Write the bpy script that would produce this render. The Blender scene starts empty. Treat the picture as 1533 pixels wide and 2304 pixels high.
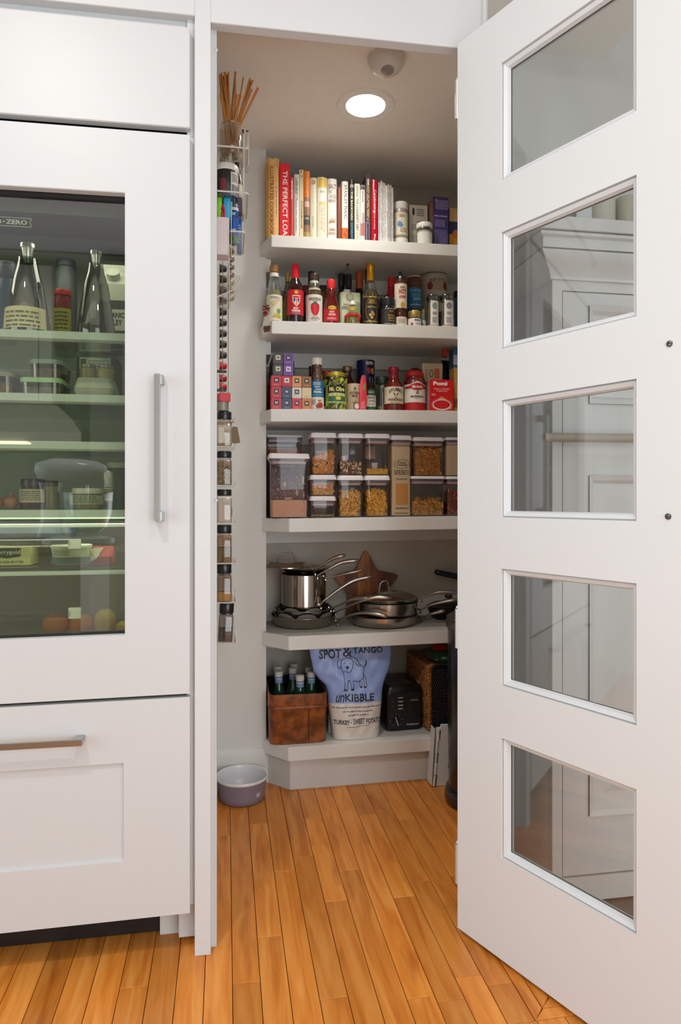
import bpy, bmesh, math, random
from math import sin, cos, pi, radians, sqrt, tan, atan2
from mathutils import Vector, Matrix
R = random.Random(7)
SC = bpy.context.scene
COL = SC.collection
# ---------------------------------------------------------------- camera, world, light, exposure
YAW, FOC, HZ, CZ = radians(9.53), 1536.0, 1125.0, 1.0      # heading right of the pantry axis, focal px, horizon row, eye height
cam = bpy.data.objects.new('camera', bpy.data.cameras.new('camera')); COL.objects.link(cam)
cam.location = (0, 0, CZ); cam.rotation_euler = (pi / 2, 0, -YAW)
cam.data.sensor_fit = 'VERTICAL'; cam.data.sensor_height = 36; cam.data.lens = 36 * FOC / 2304
cam.data.shift_y = (HZ - 1152) / 2304; cam.data.clip_start = .02
SC.camera = cam
w = bpy.data.worlds.new('world'); SC.world = w; w.use_nodes = True
w.node_tree.nodes['Background'].inputs[0].default_value = (.9, .95, 1, 1)
w.node_tree.nodes['Background'].inputs[1].default_value = .3
SC.view_settings.view_transform = 'Standard'; SC.view_settings.look = 'None'
SC.view_settings.gamma = 1; SC.view_settings.use_curve_mapping = False
SC.view_settings.exposure = 0.0
def light(name, kind, loc, power, color=(1, 1, 1), size=.1, size_y=None, rot=(0, 0, 0), spread=None):
    d = bpy.data.lights.new(name, kind); d.energy = power; d.color = color
    if kind == 'AREA':
        d.size = size
        if size_y: d.shape = 'RECTANGLE'; d.size_y = size_y
        else: d.shape = 'DISK'
        if spread: d.spread = spread
    else: d.shadow_soft_size = size
    o = bpy.data.objects.new(name, d); COL.objects.link(o); o.location = loc; o.rotation_euler = rot
    return o
light('ceiling_fill', 'AREA', (-.1, -.4, 2.56), 4, (.82, .93, 1), 2.6, 2.0)  # broad fill added under the ceiling, not a fixture
light('left_fill', 'AREA', (-2.15, .1, 1.0), 36, (.80, .92, 1), 1.7, 1.9, (0, radians(-90), 0))  # fill added from the left to brighten the open door, no window there
light('right_fill', 'AREA', (2.1, -.6, 1.1), 9, (.80, .92, 1), 1.6, 1.7, (0, radians(90), 0))  # unseen fill by the right wall, where no window is built
light('rear_fill', 'AREA', (1.0, -1.3, 1.1), 48, (.84, .935, 1), 1.9, 2.1, (radians(90), 0, 0))  # strong fill added behind the camera to reach into the pantry, no window
light('kitchen_can_light', 'AREA', (-.62, .36, 2.58), 15, (1, .975, .94), .09)
light('kitchen_can_light', 'AREA', (.45, .1, 2.58), 6, (1, .975, .94), .14)
# ---------------------------------------------------------------- measuring: a photo column / row on a real plane y = const
SLOPE = .01                                                # the old floor runs out of level, 1 cm in a metre
cY, sY = cos(YAW), sin(YAW)
def X(u, y):
    r = (u - 766.5) / FOC
    return y * (sY + r * cY) / (cY - r * sY)
def D(x, y): return x * sY + y * cY
def Z(u, v, y): return CZ + (HZ - v) / FOC * D(X(u, y), y)
def S(x): return SLOPE * x
# ---------------------------------------------------------------- materials
MATS = {}
def C(h, a=1.0):
    h = h.lstrip('#')
    f = lambda c: c / 12.92 if c <= .04045 else ((c + .055) / 1.055) ** 2.4
    return tuple(f(int(h[i:i + 2], 16) / 255) for i in (0, 2, 4)) + (a,)
def mat(h, rough=.5, metal=0.0, var=.05, scale=30.0, bump=0.0, coat=0.0, emit=0.0, aniso=None, spec=.5, name=None):
    key = (h, rough, metal, var, scale, bump, coat, emit, aniso, spec)
    if key in MATS: return MATS[key]
    m = bpy.data.materials.new(name or 'paint_' + h.strip('#')); m.use_nodes = True
    nt = m.node_tree; N = nt.nodes; L = nt.links; b = N['Principled BSDF']
    c = C(h)
    b.inputs['Roughness'].default_value = rough; b.inputs['Metallic'].default_value = metal
    b.inputs['Specular IOR Level'].default_value = spec; b.inputs['Coat Weight'].default_value = coat
    tc = N.new('ShaderNodeTexCoord'); mp = N.new('ShaderNodeMapping'); L.new(tc.outputs['Object'], mp.inputs[0])
    if aniso: mp.inputs['Scale'].default_value = aniso
    nz = N.new('ShaderNodeTexNoise'); nz.inputs['Scale'].default_value = scale; nz.inputs['Detail'].default_value = 3
    L.new(mp.outputs[0], nz.inputs['Vector'])
    mx = N.new('ShaderNodeMix'); mx.data_type = 'RGBA'
    mx.inputs['A'].default_value = tuple(max(0, x * (1 - var)) for x in c[:3]) + (1,)
    mx.inputs['B'].default_value = tuple(min(1, x * (1 + var)) for x in c[:3]) + (1,)
    fac = nz.outputs['Fac']
    if var >= .3:                                # mottled things: spread the noise over its full range
        mr = N.new('ShaderNodeMapRange'); mr.inputs['From Min'].default_value = .36; mr.inputs['From Max'].default_value = .64
        L.new(fac, mr.inputs['Value']); fac = mr.outputs[0]
    L.new(fac, mx.inputs['Factor']); L.new(mx.outputs['Result'], b.inputs['Base Color'])
    if bump:
        bp = N.new('ShaderNodeBump'); bp.inputs['Strength'].default_value = bump; bp.inputs['Distance'].default_value = .002
        L.new(nz.outputs['Fac'], bp.inputs['Height']); L.new(bp.outputs[0], b.inputs['Normal'])
    if emit:
        b.inputs['Emission Color'].default_value = c; b.inputs['Emission Strength'].default_value = emit
    MATS[key] = m
    return m
def clear(name, tint='#ffffff', refl=.12, edge=.5, rough=.02):
    """thin clear glass or plastic: what lies behind shows through, with a sheen that grows towards the edge"""
    if name in MATS: return MATS[name]
    m = bpy.data.materials.new(name); m.use_nodes = True
    nt = m.node_tree; N = nt.nodes; L = nt.links; N.remove(N['Principled BSDF'])
    t = N.new('ShaderNodeBsdfTransparent'); t.inputs[0].default_value = C(tint)
    g = N.new('ShaderNodeBsdfGlossy'); g.inputs['Roughness'].default_value = rough; g.inputs[0].default_value = (1, 1, 1, 1)
    lw = N.new('ShaderNodeLayerWeight'); lw.inputs[0].default_value = .35
    mr = N.new('ShaderNodeMapRange'); mr.inputs['To Min'].default_value = refl; mr.inputs['To Max'].default_value = edge
    L.new(lw.outputs['Facing'], mr.inputs['Value'])
    mx = N.new('ShaderNodeMixShader'); L.new(mr.outputs[0], mx.inputs[0]); L.new(t.outputs[0], mx.inputs[1]); L.new(g.outputs[0], mx.inputs[2])
    L.new(mx.outputs[0], N['Material Output'].inputs['Surface'])
    MATS[name] = m
    return m
# ---------------------------------------------------------------- mesh collector
class M:
    def __init__(s): s.v = []; s.f = []; s.mi = []
    def add(s, vs, fs, mi=0):
        o = len(s.v); s.v += [tuple(p) for p in vs]; s.f += [tuple(i + o for i in f) for f in fs]; s.mi += [mi] * len(fs)
        return s
    def box(s, x0, x1, y0, y1, z0, z1, mi=0, sh=0):
        vs = [(x, y, z + sh * x) for x in (x0, x1) for y in (y0, y1) for z in (z0, z1)]
        return s.add(vs, [(0, 1, 3, 2), (4, 6, 7, 5), (0, 4, 5, 1), (2, 3, 7, 6), (0, 2, 6, 4), (1, 5, 7, 3)], mi)
    def loft(s, rings, caps=(1, 1), closed=True, mi=0):
        n = len(rings[0]); vs = [p for r in rings for p in r]; fs = []
        for k in range(len(rings) - 1):
            for i in range(n if closed else n - 1):
                j = (i + 1) % n
                fs.append((k * n + i, k * n + j, (k + 1) * n + j, (k + 1) * n + i))
        if caps[0]: fs.append(tuple(range(n))[::-1])
        if caps[1]: fs.append(tuple(range((len(rings) - 1) * n, len(rings) * n)))
        return s.add(vs, fs, mi)
    def lathe(s, prof, n=24, c=(0, 0, 0), mi=0, caps=(1, 1), sx=1, sy=1):
        rings = [[(c[0] + max(r, 1e-5) * sx * cos(2 * pi * i / n), c[1] + max(r, 1e-5) * sy * sin(2 * pi * i / n), c[2] + z) for i in range(n)] for r, z in prof]
        return s.loft(rings, caps, True, mi)
    def prism(s, poly, z0, z1, mi=0, sh=0):
        return s.loft([[(x, y, z + sh * x) for x, y in poly] for z in (z0, z1)], (1, 1), True, mi)
    def prismy(s, poly, y0, y1, mi=0):        # polygon in x,z pushed along y
        return s.loft([[(x, y, z) for x, z in poly] for y in (y1, y0)], (1, 1), True, mi)
    def prismx(s, poly, x0, x1, mi=0, sh=0):        # polygon in y,z pushed along x
        return s.loft([[(x, y, z + sh * x) for y, z in poly] for x in (x0, x1)], (1, 1), True, mi)
    def tube(s, path, r, n=10, mi=0, caps=(1, 1), flat=1.0, up=(0, 0, 1)):
        P = [Vector(p) for p in path]; rings = []
        for i, p in enumerate(P):
            d = (P[min(i + 1, len(P) - 1)] - P[max(i - 1, 0)]).normalized()
            a = d.cross(Vector(up))
            if a.length < 1e-3: a = d.cross(Vector((1, 0, 0)))
            a.normalize(); b = a.cross(d).normalized()
            rr = r[i] if isinstance(r, (list, tuple)) else r
            fl = flat[i] if isinstance(flat, (list, tuple)) else flat
            rings.append([p + a * rr * cos(2 * pi * k / n) + b * rr * fl * sin(2 * pi * k / n) for k in range(n)])
        return s.loft(rings, caps, True, mi)
    def wrap(s, r, z0, z1, a0, a1, n=12, c=(0, 0), mi=0, r1=None):   # a curved label, angle 0 faces the front (-y)
        r1 = r if r1 is None else r1; vs = []; fs = []
        for i in range(n + 1):
            a = a0 + (a1 - a0) * i / n
            vs += [(c[0] + r * sin(a), c[1] - r * cos(a), z0), (c[0] + r1 * sin(a), c[1] - r1 * cos(a), z1)]
        for i in range(n): fs.append((2 * i, 2 * i + 2, 2 * i + 3, 2 * i + 1))
        return s.add(vs, fs, mi)
    def quadxz(s, x0, x1, z0, z1, y, mi=0): return s.add([(x0, y, z0), (x1, y, z0), (x1, y, z1), (x0, y, z1)], [(0, 1, 2, 3)], mi)
    def xform(s, mtx): s.v = [tuple(mtx @ Vector(p)) for p in s.v]; return s
    def move(s, x, y, z): s.v = [(a + x, b + y, c + z) for a, b, c in s.v]; return s
    def shear(s): s.v = [(a, b, c + SLOPE * a) for a, b, c in s.v]; return s
def rrect(w, d, r, n=4, cx=0, cy=0):
    r = min(r, w / 2 - 1e-5, d / 2 - 1e-5); pts = []
    for qx, qy, a0 in ((1, -1, -pi / 2), (1, 1, 0), (-1, 1, pi / 2), (-1, -1, pi)):
        for i in range(n + 1):
            a = a0 + pi / 2 * i / n
            pts.append((cx + qx * (w / 2 - r) + r * cos(a), cy + qy * (d / 2 - r) + r * sin(a)))
    return pts
def rings(specs, n=4):                        # specs: (w, d, r, z[, cx, cy]) rounded rectangles stacked upwards
    return [[(x, y, t[3]) for x, y in rrect(t[0], t[1], t[2], n, *(t[4:6] if len(t) > 4 else (0, 0)))] for t in specs]
def obj(name, m, mats, parent=None, smooth=35, bevel=0, seg=2, off=None, kind=None, label=None):
    me = bpy.data.meshes.new(name)
    vs = m.v
    if off: vs = [(a - off[0], b - off[1], c - off[2]) for a, b, c in vs]
    me.from_pydata(vs, [], m.f)
    mats = mats if isinstance(mats, (list, tuple)) else [mats]
    for q in mats: me.materials.append(q)
    if len(mats) > 1: me.polygons.foreach_set('material_index', m.mi)
    bm = bmesh.new(); bm.from_mesh(me)
    if bevel:
        es = [e for e in bm.edges if len(e.link_faces) == 2 and e.calc_face_angle(0) > radians(30)]
        bmesh.ops.bevel(bm, geom=es, offset=bevel, segments=seg, affect='EDGES', clamp_overlap=True)
    bmesh.ops.recalc_face_normals(bm, faces=bm.faces)
    bm.to_mesh(me); bm.free()
    if smooth:
        me.polygons.foreach_set('use_smooth', [True] * len(me.polygons)); me.set_sharp_from_angle(angle=radians(smooth))
    me.update()
    o = bpy.data.objects.new(name, me); COL.objects.link(o)
    if parent: o.parent = parent
    if kind: o['kind'] = kind
    if label: o['label'] = label
    return o
def tag(o, label, cat, group=None):
    o['label'] = label; o['category'] = cat
    if group: o['group'] = group
    return o
def thing(name, label, cat, loc=(0, 0, 0), rz=0, group=None):
    o = bpy.data.objects.new(name, None); COL.objects.link(o); o.empty_display_size = .05
    o.location = loc; o.rotation_euler = (0, 0, rz)
    return tag(o, label, cat, group)
def struct(name, m, mats, smooth=35, bevel=0, parent=None):
    o = obj(name, m, mats, parent, smooth, bevel)
    if not parent: o['kind'] = 'structure'
    return o
def dup(root, loc, rz=None, label=None):
    r = root.copy(); COL.objects.link(r); r.location = loc
    if rz is not None: r.rotation_euler = (0, 0, rz)
    if label: r['label'] = label
    for ch in list(root.children):
        c = ch.copy(); COL.objects.link(c); c.parent = r
        for g in ch.children:
            d = g.copy(); COL.objects.link(d); d.parent = c
    return r
# ---------------------------------------------------------------- lettering (flat print on the things)
TXT = {}
def text_geo(s, bold=0.0, shear=0.0, space=1.0):
    k = (s, bold, shear, space)
    if k not in TXT:
        cu = bpy.data.curves.new('lettering', 'FONT'); cu.body = s; cu.resolution_u = 2; cu.offset = bold; cu.shear = shear; cu.space_character = space
        cu.fill_mode = 'FRONT'; cu.align_x = 'CENTER'
        ob = bpy.data.objects.new('lettering', cu); COL.objects.link(ob)
        me = bpy.data.meshes.new_from_object(ob.evaluated_get(bpy.context.evaluated_depsgraph_get()))
        vs = [v.co[:2] for v in me.vertices]; fs = [tuple(p.vertices) for p in me.polygons]
        bpy.data.objects.remove(ob); bpy.data.curves.remove(cu); bpy.data.meshes.remove(me)
        x0, x1 = min(v[0] for v in vs), max(v[0] for v in vs); y0, y1 = min(v[1] for v in vs), max(v[1] for v in vs)
        TXT[k] = ([((a - x0) / (x1 - x0) - .5, (b - y0) / max(1e-6, y1 - y0) - .5) for a, b in vs], fs)
    return TXT[k]
def text(m, s, cx, cz, wd, ht, y=0, rot=0, r=None, c=(0, 0), mi=0, bold=.02, shear=0, arch=0, space=1.0, f=None):
    """lettering wd x ht centred at (cx, cz) on the plane y, or on a cylinder of radius r about c; rot 90 reads downwards"""
    vs, fs = text_geo(s, bold, shear, space); out = []
    for a, b in vs:
        px, pz = a * wd, b * ht + (-arch * (2 * a) ** 2 if arch else 0)
        if rot == 90: px, pz = pz, -px
        px += cx; pz += cz
        if f: out.append(f(px, pz))
        elif r: out.append((c[0] + r * sin(px / r), c[1] - r * cos(px / r), pz))
        else: out.append((px, y, pz))
    m.add(out, fs, mi)
    return m
def lines(m, x0, x1, z0, z1, n, y=0, r=None, c=(0, 0), mi=0, fill=.5, rnd=None):
    """small print too fine to read: broken rules"""
    q = rnd or R
    for k in range(n):
        zz = z1 - (z1 - z0) * (k + .5) / n; h = (z1 - z0) / n * fill / 2; x = x0
        while x < x1 - .001:
            e = min(x1, x + (x1 - x0) * q.uniform(.08, .3))
            if r: m.wrap(r, zz - h, zz + h, x / r, e / r, 2, c, mi)
            else: m.quadxz(x, e, zz - h, zz + h, y, mi)
            x = e + (x1 - x0) * .04
    return m
# ================================================================ the room: kitchen, opening, pantry
WHITE = mat('#cbcac9', .45, 0, .015, 60, .02, name='white_paint')
DOORW = mat('#d8d8d7', .4, 0, .012, 60, .015, name='door_paint')
WALLP = mat('#d3d0c9', .7, 0, .03, 25, .12, name='pantry_wall_paint')
CEILP = mat('#efeae2', .8, 0, .03, 40, .08, name='pantry_ceiling_paint')
SHELFP = mat('#e0ddd6', .45, 0, .02, 50, .05, name='shelf_paint')
GREYW = mat('#c4c2bd', .75, 0, .02, 30, .06, name='grey_wall_paint')
BLACK = mat('#17130f', .6, 0, .1)
YF, YP, YB, YW = 1.528, 1.60, 2.64, 2.42     # post face, back of header, alcove back, facing wall
XL, XA = -.05, .14                         # pantry left wall, alcove left side
CEIL = 2.235
m = M(); m.box(XL - .1, XL, 1.62, 2.75, -.02, 2.5); struct('wall_pantry_left', m, WALLP)
m = M(); m.box(XL, XA, YW, 2.75, -.02, 2.5); struct('wall_facing', m, WALLP)
m = M(); m.box(XA, 1.1, YB, 2.75, -.02, 2.5); struct('wall_back', m, mat('#c6beb1', .75, 0, .04, 25, .12, name='alcove_shaded_paint'))  # same paint as the other walls, the alcove's shade put into its colour
m = M(); m.box(1.0, 1.1, 1.97, YB, -.02, 2.5); m.box(.765, 1.1, 1.95, 1.97, -.02, 2.5); struct('wall_pantry_right', m, WALLP)
m = M(); m.prism([(.60, 1.60), (.625, 1.60), (.765, 1.97), (.74, 1.97)], -.02, 2.5); struct('wall_pantry_oblique', m, WALLP)
m = M(); pass
# a round hole for the can light
m = M()
LX, LY, LR = X(823, 2.10), 2.10, .066
nh = 40; inner = [(LX + LR * cos(2 * pi * i / nh), LY + LR * sin(2 * pi * i / nh)) for i in range(nh)]
def edge_pt(a):
    dx, dy = cos(a), sin(a); t = min([(q - LX) / dx for q in (XL - .05, 1.05) if dx and (q - LX) / dx > 0] + [(q - LY) / dy for q in (1.557, 2.7) if dy and (q - LY) / dy > 0])
    return (LX + dx * t, LY + dy * t)
angs = sorted(set([2 * pi * i / nh for i in range(nh)] + [atan2(qy - LY, qx - LX) % (2 * pi) for qx in (XL - .05, 1.05) for qy in (1.557, 2.7)]))
ri = [(LX + LR * cos(a), LY + LR * sin(a), CEIL + S(LX)) for a in angs]; ro = [(*edge_pt(a), 0) for a in angs]; ro = [(x, y, CEIL + S(x)) for x, y, _ in ro]
m.loft([ro, ri, [(x, y, z + .02) for x, y, z in ri], [(x, y, z + .02) for x, y, z in ro]], (0, 0)); struct('ceiling_pantry', m, CEILP)
# front frame of the opening
m = M(); m.box(-.0675, -.033, YF, YF + .05, 0, 2.75, sh=0); m.box(-.105, -.0675, YF + .052, YF + .072, .012, .12); m.box(-.085, -.0675, YF + .016, YF + .072, .105, 2.08); m.box(-1.0, -.0675, YF + .024, YF + .06, 2.028, 2.08, sh=SLOPE); m.box(-.0675, -.035, YF + .05, 1.62, 0, 2.5)
struct('trim_1', m, WHITE, bevel=.0008)
m = M(); m.box(-.04, -.0205, YF + .025, 1.63, 0, 2.5); struct('trim_2', m, WHITE, bevel=.0008)
m = M(); m.box(-.033, .596, YF, YF + .028, 2.051, 2.75, sh=SLOPE); struct('trim_3', m, WHITE, bevel=.001)
m = M(); m.box(.553, .60, YF + .012, 1.578, 0, 2.5); struct('trim_4', m, WHITE)
m = M(); m.box(-1.2, -.0675, YF, YF + .06, 2.062, 2.75, sh=SLOPE); struct('trim_5', m, WHITE, bevel=.001)
m = M(); m.box(.594, .603, YF - .006, YF + .05, 1.9, 2.75); struct('trim_6', m, WHITE)
# baseboard
m = M(); m.prismx([(YW - .014, .0), (YW - .014, .105), (YW - .012, .112), (YW - .006, .125), (YW, .128), (YW, 0)], XL, .135); struct('baseboard_facing', m, WALLP)
m = M(); m.box(XL, XL + .014, 1.64, YW - .014, 0, .125); struct('baseboard_left', m, WALLP)
# kitchen box round the camera
m = M(); m.box(-2.3, -2.25, -2.0, 2.6, -.02, 2.7); struct('wall_kitchen_left', m, WHITE)
m = M(); m.box(2.25, 2.3, -2.0, 2.2, -.02, 2.7); struct('wall_kitchen_right', m, WHITE)
m = M(); m.box(-2.3, 2.3, -2.05, -2.0, -.02, 2.7); struct('wall_kitchen_rear', m, GREYW)
m = M(); m.box(-2.3, 2.3, -2.05, 1.62, 2.62, 2.7); m.box(.596, 2.3, 1.62, 2.2, 2.62, 2.7); struct('ceiling_kitchen', m, mat('#dddcda', .8, name='ceiling_white'))
m = M(); m.box(-2.3, -1.15, 1.6, 2.6, -.02, 2.7); struct('wall_kitchen_far', m, WHITE)
# niche behind the door
m = M(); m.box(.69, 2.3, 1.78, 1.84, -.02, 2.7); struct('wall_niche', m, GREYW)
m = M(); m.box(.80, 2.2, 1.33, 1.779, .0008, .005, sh=SLOPE); struct('floor_niche', m, mat('#6a6763', .5, 0, .15, 14))
m = M(); m.prism([(.605, 1.58), (.63, 1.58), (.72, 1.779), (.695, 1.779)], -.02, 2.7); struct('wall_niche_side', m, GREYW)
# ---------------------------------------------------------------- floor of maple strips
def wood(name, base, dark, light_, vs=1.0):
    mt = bpy.data.materials.new(name); mt.use_nodes = True; nt = mt.node_tree; N = nt.nodes; L = nt.links; b = N['Principled BSDF']
    tc = N.new('ShaderNodeTexCoord'); oi = N.new('ShaderNodeObjectInfo')
    geo = N.new('ShaderNodeNewGeometry')
    ad = N.new('ShaderNodeVectorMath'); ad.operation = 'ADD'
    cb = N.new('ShaderNodeCombineXYZ'); mu = N.new('ShaderNodeMath'); mu.operation = 'MULTIPLY'; mu.inputs[1].default_value = 37.0
    L.new(oi.outputs['Random'], mu.inputs[0])
    for q in (0, 1, 2): L.new(mu.outputs[0], cb.inputs[q])
    L.new(geo.outputs['Position'], ad.inputs[0]); L.new(cb.outputs[0], ad.inputs[1])
    mp = N.new('ShaderNodeMapping'); mp.inputs['Scale'].default_value = (24 * vs, 2.2 * vs, 8); L.new(ad.outputs[0], mp.inputs[0])
    n1 = N.new('ShaderNodeTexNoise'); n1.inputs['Scale'].default_value = 1.6; n1.inputs['Detail'].default_value = 6; n1.inputs['Distortion'].default_value = 1.2; L.new(mp.outputs[0], n1.inputs['Vector'])
    mp2 = N.new('ShaderNodeMapping'); mp2.inputs['Scale'].default_value = (9, 1.6, 2); L.new(ad.outputs[0], mp2.inputs[0])
    n2 = N.new('ShaderNodeTexNoise'); n2.inputs['Scale'].default_value = 2.2; n2.inputs['Detail'].default_value = 3; L.new(mp2.outputs[0], n2.inputs['Vector'])
    r1 = N.new('ShaderNodeValToRGB'); e = r1.color_ramp.elements
    e[0].position = .30; e[0].color = C(dark); e[1].position = .72; e[1].color = C(light_); k = e.new(.47); k.color = C(base)
    L.new(n1.outputs['Fac'], r1.inputs[0])
    # streaks of darker heartwood
    r2 = N.new('ShaderNodeValToRGB'); e = r2.color_ramp.elements; e[0].position = .58; e[0].color = (1, 1, 1, 1); e[1].position = .76; e[1].color = (.55, .40, .28, 1)
    L.new(n2.outputs['Fac'], r2.inputs[0])
    mx = N.new('ShaderNodeMix'); mx.data_type = 'RGBA'; mx.blend_type = 'MULTIPLY'; mx.inputs['Factor'].default_value = .8
    L.new(r1.outputs[0], mx.inputs['A']); L.new(r2.outputs[0], mx.inputs['B'])
    hs = N.new('ShaderNodeHueSaturation'); mr = N.new('ShaderNodeMapRange'); mr.inputs['To Min'].default_value = .80; mr.inputs['To Max'].default_value = 1.14
    L.new(oi.outputs['Random'], mr.inputs['Value']); L.new(mr.outputs[0], hs.inputs['Value']); L.new(mx.outputs['Result'], hs.inputs['Color'])
    L.new(hs.outputs[0], b.inputs['Base Color']); b.inputs['Roughness'].default_value = .34; b.inputs['Specular IOR Level'].default_value = .42
    bp = N.new('ShaderNodeBump'); bp.inputs['Strength'].default_value = .06; bp.inputs['Distance'].default_value = .001; L.new(n1.outputs['Fac'], bp.inputs['Height']); L.new(bp.outputs[0], b.inputs['Normal'])
    return mt
OAK = wood('maple_strip', '#d28030', '#bf6c22', '#de9446')
FSUB = mat('#3a2412', .8)
m = M(); m.box(-2.3, 2.3, -2.05, 2.75, -.04, -.006, sh=SLOPE); FLOOR = struct('floor', m, FSUB)
PW = .0572; cell = {}
def plank(x0, x1, y0, y1, name='plank', dz=0):
    g = .0007; mm = M(); mm.box(x0 + g, x1 - g, y0 + g * .7, y1 - g * .7, -.006, dz, sh=SLOPE)
    return obj(name, mm, OAK, FLOOR, 30, .0006, 1)
VX0, VX1, VY0, VY1 = .583, .86, 1.2236, 1.50           # the register let into the floor
rf = random.Random(21)
xs = [X(525, D(0, 1.303)) * 0 + .0 + PW * k for k in range(-19, 19)]
X00 = X(525.5, 1.24) % PW
nplank = 0
far = M()
k = -42
while True:
    x0 = X00 + PW * k; x1 = x0 + PW; k += 1
    if x0 > 2.25: break
    y = -1.99 + rf.uniform(-.3, .2)
    while y < 2.62:
        ln = rf.choice((.28, .36, .45, .55, .7, .85)); y0, y1 = max(y, -2.0), min(y + ln, 2.63); y += ln
        if y1 < -2: continue
        near = y1 > .95 and -1.05 < x0 < 1.0
        if near:
            if x1 > VX0 and x0 < VX1 and y1 > VY0 and y0 < VY1:      # cut round the register
                if y0 < VY0 - .01: plank(x0, x1, y0, VY0)
                if y1 > VY1 + .01: plank(x0, x1, VY1, y1)
                if x0 < VX0 - .004: plank(x0, VX0, max(y0, VY0), min(y1, VY1))
                if x1 > VX1 + .004: plank(VX1, x1, max(y0, VY0), min(y1, VY1))
                continue
            plank(x0, x1, y0, y1, dz=rf.uniform(-.0002, .0002)); nplank += 1
        else:
            far.box(x0 + .0006, x1 - .0006, y0 + .0005, y1 - .0005, -.006, 0, sh=SLOPE)
obj('plank_field', far, OAK, FLOOR, 0, kind='stuff')
print('planks', nplank)
# ---------------------------------------------------------------- wooden floor register with mitred border, half under the door
t = thing('floor_register', 'wooden floor register with a mitred border half hidden under the open door', 'floor vent', (VX0, VY1, S(VX0)))
bw = .027
for kx in (0, 1):
    o0, o1 = kx * bw, (kx + 1) * bw
    g = .0009
    mm = M(); mm.prism([(VX0 + o0 + g, VY0 + o0 + g), (VX0 + o1 - g, VY0 + o1 + g), (VX0 + o1 - g, VY1), (VX0 + o0 + g, VY1)], -.006, .0004, sh=SLOPE); obj('border_strip', mm, OAK, t, 30, .0005, 1, off=t.location)
    mm = M(); mm.prism([(VX0 + o0 + g, VY0 + o0 + g), (VX1, VY0 + o0 + g), (VX1, VY0 + o1 - g), (VX0 + o1 + g, VY0 + o1 - g)], -.006, .0004, sh=SLOPE); obj('border_strip', mm, OAK, t, 30, .0005, 1, off=t.location)
gx = VX0 + 2 * bw
while gx < VX1 - .02:
    mm = M(); mm.box(gx + .010, gx + .022, VY0 + 2 * bw + .012, VY1, -.006, .0004, sh=SLOPE); obj('slat', mm, OAK, t, 30, .0005, 1, off=t.location); gx += .022
mm = M(); mm.box(VX0 + 2 * bw, VX1, VY0 + 2 * bw, VY0 + 2 * bw + .012, -.006, .0004, sh=SLOPE); obj('end_bar', mm, OAK, t, 30, .0005, 1, off=t.location)
mm = M(); mm.box(VX0 + 2 * bw, VX1, VY0 + 2 * bw, VY1, -.0062, -.0055, sh=SLOPE); obj('duct', mm, BLACK, t, 0, off=t.location)
# ---------------------------------------------------------------- pantry shelves (built in, one at a time)
YS = 2.315
SHV = [(528, 611, .0405), (721, 612, .044), (919, 610, .043), (1167, 651, .046), (1432.5, 650, .047), (1682.5, 649, .047)]
SZ = []
SLAB = ['top pantry shelf, white painted, carrying the cookbooks', 'second white pantry shelf from the top, carrying bottles of vinegar and sauce',
        'third white pantry shelf from the top, carrying coffee sleeves and canned food', 'fourth white pantry shelf, carrying clear containers of pasta',
        'white pantry shelf with a clipped corner under the steel pans', 'lowest white pantry shelf, wide lip over the plinth, under the toaster']
for k, (v, u, th) in enumerate(SHV):
    xc = X(u, YS); z = Z(u, v, YS) - S(xc); SZ.append(z)
    xw = X(584.5 if k < 3 else 589, YW)
    poly = [(xw, YW), (xc, YS), (1.0, YS), (1.0, YB), (XA, YB), (XA, YW)]
    if k == 2: poly = [(xw, YW), (X(610, YS + .012), YS + .012), (X(697, YS), YS), (1.0, YS), (1.0, YB), (XA, YB), (XA, YW)]
    mm = M(); mm.prism(poly, z - th, z, sh=SLOPE)
    t = tag(obj('shelf', mm, SHELFP, bevel=.0015, off=(xc, YS, 0)), SLAB[k], 'shelf', 'pantry shelves'); t.location = (xc, YS, 0)
    if k < 5:
        mm = M(); mm.box(XA, 1.0, YB - .02, YB, z - th - .055, z - th, sh=SLOPE)
        if k < 2: mm.box(XA, XA + .018, YW + .02, YB - .02, z - th - .045, z - th, sh=SLOPE)
        obj('cleat', mm, SHELFP, t, bevel=.001, off=(xc, YS, 0))
x0 = X(603, YW); xc = X(653, 2.345)
mm = M(); mm.prism([(x0, YW), (xc, 2.345), (.999, 2.345), (.999, YB), (XA, YB), (XA, YW)], 0, SZ[5] - .0472, sh=SLOPE)
tag(obj('plinth', mm, mat('#d2cfc9', .5, 0, .02, 40, .05), bevel=.001), 'grey painted plinth with a clipped corner under the lowest shelf', 'plinth')
def SH(k, x): return SZ[k] + S(x)
# ---------------------------------------------------------------- can light and motion sensor on the pantry ceiling
zc = CEIL + S(LX)
t = thing('recessed_light', 'lit round recessed light with white trim in the pantry ceiling', 'ceiling light', (LX, LY, zc))
mm = M(); mm.lathe([(.0635, .0), (.062, -.003), (.088, -.0045), (.0905, -.002), (.0905, .0)], 48, caps=(0, 0)); obj('trim_ring', mm, mat('#efece6', .4), t)
mm = M(); mm.lathe([(.063, -.001), (.052, .06), (.050, .06), (.062, .0)], 40, caps=(0, 0)); obj('baffle', mm, mat('#d6d3cc', .5), t)
mm = M(); mm.lathe([(.0, .058), (.051, .058), (.051, .06), (.0, .06)], 40); obj('lens', mm, mat('#fff6e6', .5, emit=3.0, name='lit_lens'), t)
mm = M(); mm.lathe([(.07, .0), (.07, .085), (0, .085), (0, .08), (.066, .08), (.066, .0)], 40, caps=(0, 0)); obj('can', mm, mat('#8e8e8e', .4, .8), t)
la = light('recessed_light_lamp', 'AREA', (0, 0, .05), 4.8, (1, .97, .91), .095); la.parent = t
sx, sy = X(870, 1.866), 1.866
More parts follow.
